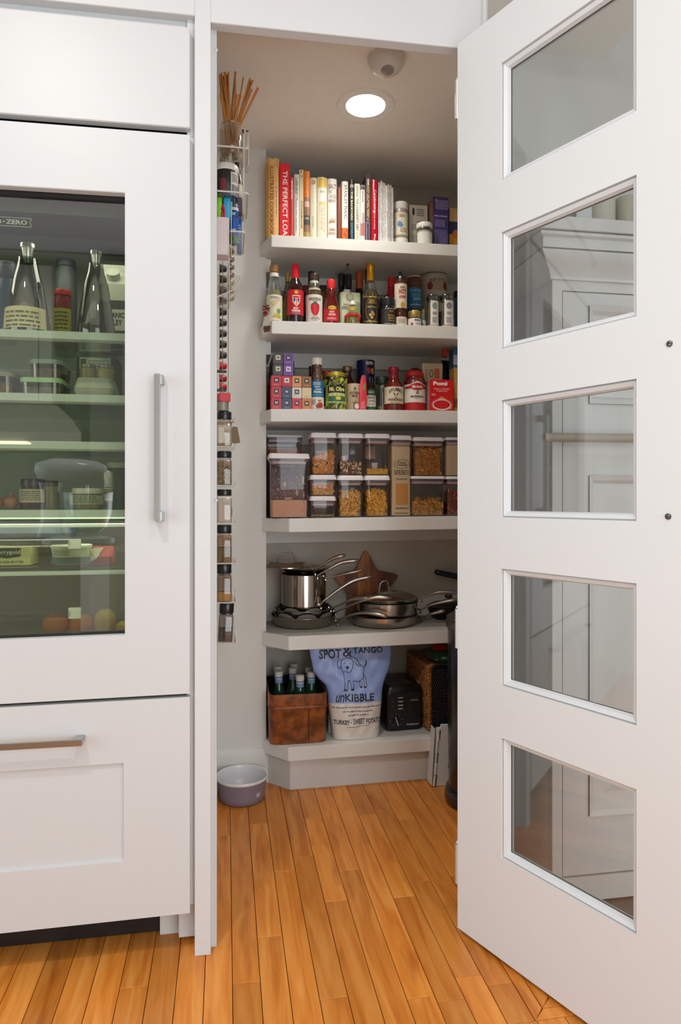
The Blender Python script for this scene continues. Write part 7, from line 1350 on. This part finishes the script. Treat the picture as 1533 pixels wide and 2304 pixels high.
# dog bowl
xb_, yb2_ = X(545, 2.31), 2.313
t = thing('dog_bowl', 'mauve dog bowl with a white rim on the floor by the wall', 'bowl', (xb_, yb2_, S(xb_) + .0012))
m = M(); m.lathe([(0, 0), (.070, 0), (.0745, .003), (.0765, .02), (.083, .066), (.084, .070)], 56, caps=(1, 0)); obj('outside', m, mat('#827683', .35, 0, .03, 30, coat=.3), t, 50)
m = M(); m.lathe([(.084, .068), (.0872, .071), (.088, .075), (.086, .0785), (.082, .077), (.0805, .070)], 56, caps=(0, 0)); obj('rim', m, mat('#d9d5d4', .3, 0, .02, coat=.3), t, 50)
m = M(); m.lathe([(.0808, .071), (.076, .04), (.070, .014), (.06, .008), (0, .008)], 56, caps=(0, 1)); obj('inside', m, mat('#dad6da', .3, 0, .02, coat=.3), t, 50)
m = M()
text(m, 'D', .058, .036, .013, .021, r=.0808, bold=.04)
m.v = [(x * (.955 + z * .6), y * (.955 + z * .6), z) for x, y, z in m.v]; obj('lettering', m, mat('#ded9d8', .4), t, 0)
# ================================================================ clear organisers on the left pantry wall, seen edge-on
UA = lambda x: 480 + x / 4.608
VA = lambda y: 150 + y / 4.608
ACR = clear('acrylic', '#f4f1ec', .03, .22, .02); RAIL = mat('#cfcac2', .35, 0, .03); XWL = XL + .0005
def atr(u, v, y): return (X(u, y), y, Z(u, v, y))
def zr_(v, y, u=505): return Z(u, v, y)
# upper organiser: back plate with three trays
yo_ = 1.97; zcb0 = zr_(580, 1.94)
t = thing('acrylic_organizer', 'clear acrylic wall organiser with trays on the left pantry wall', 'organizer', (XWL, yo_, zr_(700, yo_))); oz = t.location.copy()
zt_ = [zr_(350, 1.94), zr_(431, 1.90) - .004, zr_(538, 1.955)]
m = M(); m.box(0, .003, -.10, .18, zcb0 - oz.z - .004, zr_(300, 2.02) - oz.z); obj('back_plate', m, ACR, t, 0)
LIPX = [.110, .110, .100]
for k, z in enumerate(zt_):
    hl_ = [.005, .004, .002][k]; xw0 = .003 if k < 2 else X(518, 1.93) - XWL; lx = LIPX[k]
    m = M(); ye = [.028, .103, .10][k]; m.box(xw0, lx, -.07, ye, z - oz.z - .0035, z - oz.z - .0005); tr = obj('tray', m, ACR, t, 0)
    m = M(); m.tube([(xw0, -.071, z - oz.z + hl_), (lx - .006, -.071, z - oz.z + hl_), (lx, -.065, z - oz.z + hl_), (lx, ye - .003, z - oz.z + hl_)], .0026, 8); obj('lip', m, RAIL, tr)
# jar of long sticks
yj = 1.94; zj = zt_[0]; rj = .0315; xj = X(520, yj)
t = thing('straw_jar', 'glass jar holding a fan of tan wooden sticks at the top of the wall organiser', 'jar', (xj, yj, zj))
hj = zr_(279, yj) - zj; m = M(); m.lathe([(0, 0), (rj * .8, 0), (rj, .012), (rj, hj * .78), (rj * .86, hj * .90), (rj * .82, hj * .93), (rj * .88, hj * .95), (rj * .86, hj), (rj * .8, hj), (rj * .78, hj * .92), (rj * .95, hj * .76), (rj * .95, .014), (0, .004)], 28); obj('glass', m, clear('jar_glass', '#f2efe8', .08, .8), t, 60)
q = random.Random(5); STK = mat('#bf7d3c', .6, 0, .15, 40, aniso=(6, 6, .4)); zt2 = zr_(165, yj) - zj
def stick(b, tp, r=.0021):
    m = M(); m.tube([b, tp], r, 6); return obj('stick', m, STK, t)
for k in range(44):
    b = (q.uniform(-.016, .016), q.uniform(-.015, .015), .006); px = q.choice((495, 497, 499, 501, 503, 505, 507, 509, 511, 514, 500, 504, 506, 508, 528, 530)) + q.uniform(-1, 1); pv = {True: q.uniform(164, 172), False: q.uniform(212, 235)}[k % 4 != 0]
    stick(b, (X(px, yj) - xj, q.uniform(-.012, .012), Z(px, pv, yj) - zj))
for px, pv, n_ in ((549, 172, 1), (562, 180, 3), (567, 184, 3), (568, 203, 1), (581, 199, 2), (530, 216, 4), (540, 215, 3)):
    for i in range(n_): stick((q.uniform(-.014, -.002), q.uniform(-.01, .01), .006), (X(px + i * 1.6 - 1, yj) - xj, q.uniform(-.012, .002), Z(px, pv + q.uniform(0, 3), yj) - zj))
# paper packets filed behind
for k, (a, b, top, bot_, yy, cc, lab) in enumerate(((288, 318, 684, 1290, 2.06, '#d8d2c8', 'white paper packet filed upright behind the jar of sticks'), (330, 366, 700, 1060, 2.10, '#cfc8bc', 'second white packet filed behind the jar, nearest the corner'))):
    x0, x1 = X(UA(a), yy), X(UA(b), yy); z1 = zr_(VA(top), yy, UA(a)); z0 = zt_[1] + .0008 if k == 0 else zr_(VA(bot_), yy, UA(a))
    t = thing('paper_packet', lab, 'packet', ((x0 + x1) / 2, yy, z0)); m = M(); m.loft([[(x + f * .004, y, z) for x, y in rrect(x1 - x0 - f * .003, .05, .002, 2)] for z, f in ((0, 0), (z1 - z0, 1))]); obj('packet', m, mat(cc, .6), t)
    m = M(); m.quadxz(-(x1 - x0) * .3, (x1 - x0) * .45, (z1 - z0) * .94, (z1 - z0) * .985, -.0256); obj('print', m, mat('#3a3530', .6), t, 0)
# second tray: glass pot, dark bottle, black canister
z2 = zt_[1]
def rj_(name, lab, cat, a, b, top, z0, yc, prof, body, cap=None, rest=(), n=24, group=None):
    x0, x1 = X(UA(a), yc), X(UA(b), yc); r = (x1 - x0) / 2; h = zr_(VA(top), yc, UA((a + b) / 2)) - z0; t = thing(name, lab, cat, ((x0 + x1) / 2, yc, z0), group=group)
    m = M(); m.lathe([(p * r, q_ * h) for p, q_ in prof], n); obj('body', m, body, t, 50)
    if cap: m = M(); m.lathe([(p * r, q_ * h) for p, q_ in cap[0]], n); obj('cap', m, cap[1], t, 50)
    for nm, ah0, ah1, z0f, z1f, mm_ in rest: m = M(); m.wrap(r * 1.015, z0f * h, z1f * h, ah0, ah1, 12); obj(nm, m, mm_, t)
    return t, r, h
CYL = [(0, 0), (.95, 0), (1, .03), (1, .80), (.95, .82)]
t, r, h = rj_('black_canister', 'black canister with a white lid and a barcode label', 'canister', 8, 266, 1042, z2, 1.948, CYL, mat('#2a2626', .4, 0, .1, 30), ([(0, .79), (1.0, .79), (1.02, .81), (1.0, .96), (.92, 1), (0, 1)], mat('#ddd6cc', .4)), (('barcode_label', .35, 1.15, .04, .72, mat('#cfc9bf', .6)), ('print_patch', -.5, -.05, .1, .5, mat('#7a2a30', .5))))
m = M(); q = random.Random(7)
a = .42
while a < 1.08: w_ = q.choice((.012, .02, .03)); m.wrap(r * 1.022, h * .08, h * .36, a, a + w_, 1); a += w_ + q.choice((.014, .024))
for k in range(5): m.wrap(r * 1.022, h * (.44 + .05 * k), h * (.46 + .05 * k), .42, 1.05, 4)
obj('barcode', m, DKINK, t, 0)
rj_('amber_bottle', 'dark-capped bottle with a cream label behind the black canister', 'bottle', 196, 306, 1006, z2, 2.035, [(0, 0), (.95, 0), (1, .03), (1, .62), (.7, .76), (.6, .8)], mat('#5a3422', .3), ([(0, .78), (.66, .78), (.66, .98), (.6, 1), (0, 1)], BLK), (('paper_label', -1.2, 1.2, .3, .56, mat('#cfc4ae', .6)),))
t, r, h = rj_('glass_pot', 'small glass pot with amber contents hidden behind the black canister', 'jar', 66, 160, 950, z2, 2.035, CYL + [(.9, 1)], CG)
m = M(); m.lathe([(0, .003), (r * .9, .003), (r * .9, h * .9), (0, h * .9)], 20); obj('contents', m, mat('#8f7c62', .6, 0, .2), t)
# third tray: cup of clips and scissors, two blue bottles
z3 = zt_[2]; yc_ = 1.94; x0, x1 = X(474, yc_), X(516, yc_); zc2 = zr_(498, yc_); zcb = zr_(580, yc_)
t = thing('tool_cup', 'pinkish frosted cup of bright clips and red scissors on the organiser', 'cup', ((x0 + x1) / 2, yc_, zcb)); wc = x1 - x0; hc = zc2 - zcb
m = M(); m.loft(rings([(wc * .92, .05, .008, 0), (wc, .056, .008, hc * .25), (wc, .056, .008, hc), (wc - .004, .052, .008, hc), (wc - .004, .052, .008, .004)])); obj('cup', m, mat('#d3c3c4', .4, 0, .03), t, 50)
def bit(lab, name, cat, u0, u1, v0, col, yy, kind):
    a, b = X(u0, yy), X(u1, yy); z1 = zr_(v0, yy, u0); zb = zcb + .006
    t = thing(name, lab, cat, ((a + b) / 2, yy, zb)); m = M(); w_ = b - a; h = z1 - zb
    if kind == 'clip': m.loft([[(x + dx_, y, z) for x, y in rrect(ww_, .012, .002, 2)] for ww_, z, dx_ in ((w_ * .5, 0, 0), (w_ * .7, h * .6, 0), (w_, h * .72, 0), (w_, h, .001))]); obj('clip', m, mat(col, .4), t)
    else:
        m.tube([(0, 0, 0), (0, 0, h * .66)], [.003, .0045], 8); obj('blade', m, STEEL, t); m = M(); zc_ = h * .83; m.tube([(w_ * .38 * cos(a_), 0, zc_ + h * .15 * sin(a_)) for a_ in [2 * pi * i / 16 for i in range(17)]], .003, 8); obj('grip', m, mat(col, .4), t)
    return t
bit('lime green bag clip in the frosted cup', 'bag_clip', 'clip', 489, 499, 444, '#7cc81e', 1.935, 'clip')
bit('red handled scissors in the frosted cup', 'scissors', 'scissors', 497, 506, 460, '#c81a28', 1.931, 'sc')
bit('sky blue bag clip in the frosted cup', 'bag_clip', 'clip', 503, 519, 446, '#2a9fd0', 1.935, 'clip')
bit('small pale yellow clip beside the blue one in the cup', 'bag_clip', 'clip', 519, 522, 455, '#c9cf8a', 1.945, 'clip')
for k, (a, b, top, yy, lab) in enumerate(((166, 262, 1420, 1.99, 'blue tube with a white shoulder and green foot on the organiser'), (246, 296, 1512, 2.07, 'second blue tube, behind the first, nearest the corner'))):
    t, r, h = rj_('blue_tube', lab, 'bottle', a, b, top, z3, yy, [(0, 0), (.95, 0), (1, .02), (1, .78), (.96, .80)], mat('#1f55a5', .35, 0, .05), ([(0, .8), (.98, .8), (.95, .9), (.7, .985), (.6, 1), (0, 1)], mat('#2a62b4', .35)), (('white_band', -1.5, 1.5, .80, .87, mat('#e4e4e4', .4)), ('green_band', -1.5, 1.5, .0, .18, mat('#2a7a4a', .4))) if k == 0 else (('white_band', -1.5, 1.5, .84, .9, mat('#dcdcdc', .4)),))
    m = M(); 
    if k == 0: text(m, 'DE', -.1 * r, h * .71, r * .8, h * .06, r=r * 1.02, bold=.04); text(m, 'ONT', .0, h * .32, r * .8, h * .04, r=r * 1.02, bold=.04)
    else: lines(m, -r * .6, r * .6, h * .25, h * .7, 7, r=r * 1.02, rnd=random.Random(2))
    obj('lettering' if k == 0 else 'print', m, WINK if k == 0 else mat('#a9c0e0', .5), t, 0)
# white plates under the third tray, then a column of clear domes in an acrylic chute
CH = thing('dome_chute', 'narrow acrylic chute of stacked clear domes on the wall', 'organizer', (XWL, 2.10, zr_(800, 2.10))); co = CH.location.copy(); yc3 = 2.085
zt3, zb3 = zcb0 - .008, zr_(682, yc3, 525)
m = M(); m.box(0, .003, -.04, .06, zb3 - co.z, zt3 - co.z); obj('back_plate', m, ACR, CH, 0)
for sgn in (-.040, .058):
    m = M(); m.prismy([(.003, zt3 - co.z), (X(541, yc3) - co.x, zt3 - co.z), (X(529, yc3) - co.x, zb3 - co.z + .035), (.003, zb3 - co.z)], sgn, sgn + .0025); obj('side_plate', m, ACR, CH, 0)
m = M(); m.tube([(X(543, yc3) - co.x, -.04, zt3 - co.z), (X(530, yc3) - co.x, -.04, zb3 - co.z + .035), (.004, -.04, zb3 - co.z)], .0018, 8); obj('edge_rail', m, RAIL, CH)
DOM = [clear('dome_brown', '#b09a86', .2, .7), clear('dome_clear', '#e6e0d8', .2, .8)]
v = 566; k = 0
while v < 676:
    zc_ = zr_(v, yc3, 520); r = .0125; xx = X(517, yc3)
    t = thing('clear_cup', f'{["first", "second", "third", "fourth", "fifth", "sixth", "seventh"][k]} cup from the top in the clear wall chute', 'cup', (xx, yc3, zc_), group='cups in the wall chute')
    m = M(); m.lathe([(r * 1.25, .0), (r * 1.3, .0012), (r * 1.05, .0016), (r, .004), (r * .7, .010), (0, .0125)], 24, caps=(0, 0)); m.xform(Matrix.Rotation(radians(90), 4, 'Y')); m.v = [(x * 1.2, y, z * .82) for x, y, z in m.v]; obj('shell', m, DOM[0] if k < 4 else DOM[1], t, 60)
    m = M(); m.lathe([(r * 1.26, 0), (r * 1.32, .0006), (r * 1.26, .0014), (r * 1.2, .0007)], 24, caps=(0, 0)); m.xform(Matrix.Rotation(radians(90), 4, 'Y')); m.v = [(x, y, z * .82) for x, y, z in m.v]; obj('rim', m, mat('#b8aea2', .3), t)
    v += 17.5; k += 1
m = M(); m.box(.003, X(519, yc3) - co.x, -.035, .055, zb3 - co.z, zb3 - co.z + .003); obj('foot', m, ACR, CH, 0)
# coffee capsules in a chrome rail dispenser
yp = 2.24; PD = thing('capsule_dispenser', 'narrow rail dispenser of coffee capsules on the pantry wall', 'dispenser', (XWL, yp, zr_(900, yp))); po = PD.location.copy()
zp0, zp1 = zr_(895, yp), zr_(582, yp)
m = M(); m.box(0, .002, -.03, .03, zp0 - po.z, zp1 - po.z); obj('back_plate', m, mat('#bfb3ab', .5), PD, 0)
for u in (501, 513.5): m = M(); xx = X(u, yp - .026) - po.x; m.tube([(xx, -.026, zp0 - po.z), (xx, -.026, zp1 - po.z - (.0 if u < 505 else .024))], .0012, 8); obj('rail', m, SSP, PD)
cap0 = None; v = 605; k = 0; ORD = ['first', 'second', 'third', 'fourth', 'fifth', 'sixth', 'seventh', 'eighth', 'ninth', 'tenth']
def capsule(col, lab, x, z):
    t = thing('coffee_capsule', lab, 'capsule', (x, yp, z), group='coffee capsules in the rail dispenser')
    m = M(); m.lathe([(.0182, 0), (.0182, .001), (.0148, .002), (.0120, .019), (.009, .0225), (0, .0235)], 24, caps=(1, 0)); m.xform(Matrix.Rotation(radians(90), 4, 'Y')); m.v = [(x_ * 1.0, y_, z_ * .86) for x_, y_, z_ in m.v]; obj('cup', m, mat(col, .35, .3, .06), t, 60)
    m = M(); m.lathe([(0, 0), (.0184, 0), (.0186, -.0006), (.0184, -.0012), (0, -.0012)], 24); m.xform(Matrix.Rotation(radians(90), 4, 'Y')); m.v = [(x_, y_, z_ * .86) for x_, y_, z_ in m.v]; obj('lid_foil', m, mat('#c2a79a', .35, .5), t)
    return t
xk = X(511, yp) - .0235
while v < 812:
    loc = (xk, yp, zr_(v, yp)); lab = f'{ORD[k]} dark capsule from the top of the rail dispenser'
    cap0 = capsule('#3b3840', lab, loc[0], loc[2]) if not cap0 else cap0
    if k: dup(cap0, loc, None, lab)
    v += 24.3; k += 1
for v, col, lab in ((824, '#c4262a', 'bright red capsule under the dark ones in the dispenser'), (852, '#9a2a30', 'red capsule between two black clasps of the dispenser'), (871, '#b42c30', 'lowest red capsule in the rail dispenser')): capsule(col, lab, xk, zr_(v, yp))
for v in (839, 881): m = M(); zz = zr_(v, yp) - po.z; m.box(.002, X(510, yp) - po.x, -.026, -.018, zz - .004, zz + .004); obj('clasp', m, BLK, PD, bevel=.001)
yq = 2.14; x0, x1 = X(488, yq), X(515, yq)
zsp = zr_(925.5, yq)
t = thing('striped_tin', 'small grey ribbed tin under the red box on top of the spice rack', 'tin', ((x0 + x1) / 2, yq, zsp + .0008)); r = (x1 - x0) / 2; h = zr_(906, yq) - zsp
m = M(); pr = [(0, 0)]
for i in range(4): pr += [(r * .96, h * i / 4), (r, h * (i + .3) / 4), (r, h * (i + .7) / 4), (r * .96, h * (i + 1) / 4 - 1e-4)]
m.lathe(pr + [(0, h)], 24); obj('body', m, mat('#8f897e', .4, .3, .1), t)
t = thing('red_box', 'small bright red box tilted on top of the ribbed tin', 'box', ((x0 + x1) / 2 + .003, yq, zsp + h + .0014)); t.rotation_euler = (0, 0, radians(14)); h2 = zr_(886, yq) - zsp - h
m = M(); m.box(-.0175, .0175, -.0175, .0175, 0, h2); obj('box', m, mat('#c4161c', .35), t, bevel=.002)
# ---------------------------------------------------------------- spice rack: square glass jars on acrylic ledges
UB = lambda x: 480 + x / 7.683
ysp = 2.15; sr = thing('spice_rack', 'clear acrylic spice rack of six ledges on the left pantry wall', 'rack', (XWL, ysp, zr_(1450, ysp))); so = sr.location.copy()
SJ = [(925, 943, 1004, 'a'), (1014.5, 1030, 1091.5, 'b'), (1101, 1116, 1176, 'c'), (1181.5, 1201, 1266.5, 'd'), (1270, 1292, 1354.5, 'e'), (1360, 1383, 1446, 'f')]
SLB = ['square spice jar with a brown paper tag on twine, top ledge', 'square spice jar full of pale seeds, second ledge from the top', 'square spice jar of white powder, third ledge from the top', 'square spice jar of green-brown herbs, fourth ledge', 'square spice jar a third full of ochre powder, fifth ledge', 'square spice jar of dark powder, slightly tilted on the lowest ledge']
SG_ = clear('spice_glass', '#ece6dd', .07, .75); sw = .046; xsc = X(522, ysp - sw / 2) - sw / 2
for k, (v0, v1, v2, kd) in enumerate(SJ):
    zb = zr_(v2, ysp - sw / 2); z1 = zr_(v1, ysp - sw / 2); z0 = zr_(v0, ysp - sw / 2); hj, ht_ = z1 - zb, z0 - zb
    m = M(); lx = X(529, ysp - .03) - so.x; m.box(0, lx, -.03, .14, zb - so.z - .003, zb - so.z - .0004); m.box(0, .002, -.03, .14, zb - so.z, zb - so.z + .08); lg = obj('ledge', m, ACR, sr, 0)
    m = M(); m.tube([(.002, -.0305, zb - so.z - .0016), (lx - .004, -.0305, zb - so.z - .0016), (lx, -.0305, zb - so.z + .002), (lx - .0015, -.0305, zb - so.z + [.012, .010, .012, .02, .04, .05][k])], .0017, 8); obj('hook_edge', m, RAIL, lg)
    t = thing('spice_jar', SLB[k], 'jar', (xsc, ysp, zb), group='square spice jars on the wall rack')
    if k == 5: t.rotation_euler = (0, radians(3), 0); t.location.x += .002; t.location.z += .0015
    m = M(); m.loft(rings([(sw * .96, sw * .96, .006, 0), (sw, sw, .007, .003), (sw, sw, .007, hj * .88), (sw * .86, sw * .86, .01, hj * .96), (sw * .84, sw * .84, .012, hj)]), (1, 0)); obj('glass', m, SG_, t, 60)
    m = M(); pr = [(.0, hj + .0006), (.0215, hj + .0006), (.0222, hj + .002), (.0222, ht_ - .002), (.021, ht_), (0, ht_)]; m.lathe(pr, 28); obj('cap', m, mat('#17161b', .28, 0, .05, coat=.3), t, 50)
    def fillj(f0, f1, col, var=.1, sc=60, bump=0, nm='contents'):
        q = M(); q.loft(rings([(sw - .005, sw - .005, .006, hj * f0 + .002), (sw - .004, sw - .004, .006, hj * f1)])); obj(nm, q, mat(col, .9, 0, var, sc, bump), t)
    if kd == 'a':
        fillj(0, .12, '#b09468', .5, 250, .6)
        m = M(); m.wrap(.0001, 0, 0, 0, 0, 1); m = M(); m.loft(rings([(sw + .0008, sw + .0008, .007, hj * .86), (sw + .0014, sw + .0014, .007, hj * .88), (sw + .0008, sw + .0008, .007, hj * .9)]), (0, 0)); xt = sw / 2
        m.tube([(xt - .001, -.012, hj * .88), (xt + .004, -.016, hj * .97), (xt + .006, -.017, hj * 1.04)], .0008, 5); m.tube([(xt, -.012, hj * .88), (xt + .006, -.018, hj * .91), (xt + .010, -.018, hj * .87)], .0008, 5); obj('twine', m, mat('#8a6236', .9), t)
        m = M(); P = [(X(UB(a), ysp - .04) - xsc, zr_(900 + b / 7.683, ysp - .04, 530) - zb) for a, b in ((318, 745), (312, 500), (345, 455), (420, 470), (468, 738), (380, 752))]; m.prismy(P, -.040, -.0388); obj('paper_tag', m, mat('#7d6a50', .9, 0, .1, 60), t)
    elif kd == 'b':
        fillj(0, .9, '#6f5638', .5, 260, .5, 'seed_heap'); q = random.Random(3); m = M(); p = proto('grain', q)
        for i in range(420):
            if i % 3: o = (q.uniform(-sw / 2 + .003, sw / 2 - .003), -sw / 2 + .0022, q.uniform(.004, hj * .9))
            else: o = (sw / 2 - .0022, q.uniform(-sw / 2 + .003, sw / 2 - .003), q.uniform(.004, hj * .9))
            mt_ = Matrix.Translation(o) @ Matrix.Rotation(q.uniform(0, 6), 4, 'Y'); m.add([tuple(mt_ @ Vector(v)) for v in p.v], p.f, q.choice((0, 1, 1)))
        obj('seeds', m, [mat('#b08a50', .7), mat('#d2c3a8', .7)], t, kind='stuff')
    elif kd == 'c':
        fillj(0, .98, '#ddd4d0', .02); m = M(); m.box(sw / 2 + .0002, sw / 2 + .0008, -.02, .0, hj * .25, hj * .55); obj('side_label', m, mat('#3a3536', .6), t, 0)
    elif kd == 'd': fillj(0, .52, '#77603a', .5, 160, .6); fillj(.53, .92, '#a8866c', .35, 160, .4, 'upper_contents')
    elif kd == 'e': fillj(0, .36, '#b98a4c', .15, 120); fillj(.365, .95, '#8b7768', .08, 60, 0, 'powder_film')
    else: fillj(0, .5, '#4a3c3e', .3, 120); fillj(.505, .95, '#897d76', .1, 40, 0, 'powder_film')
# screw cover dots on the jamb and the hairline crack of the ceiling
for k, v in enumerate((112, 1126)):
    m = M(); yy = YF + .024; m.lathe([(0, 0), (.0045, 0), (.004, .0008), (0, .001)], 14); u = 486
    m.xform(Matrix.Translation((X(u, yy), yy + .001, Z(u, v, yy))) @ Matrix.Rotation(pi / 2, 4, 'X')); tag(obj('screw_cover', m, mat('#c4c2be', .5), off=(X(u, yy), yy, Z(u, v, yy))), ['round screw cover high on the left door jamb', 'round screw cover halfway down the left door jamb'][k], 'screw cover').location = (X(u, yy), yy, Z(u, v, yy))
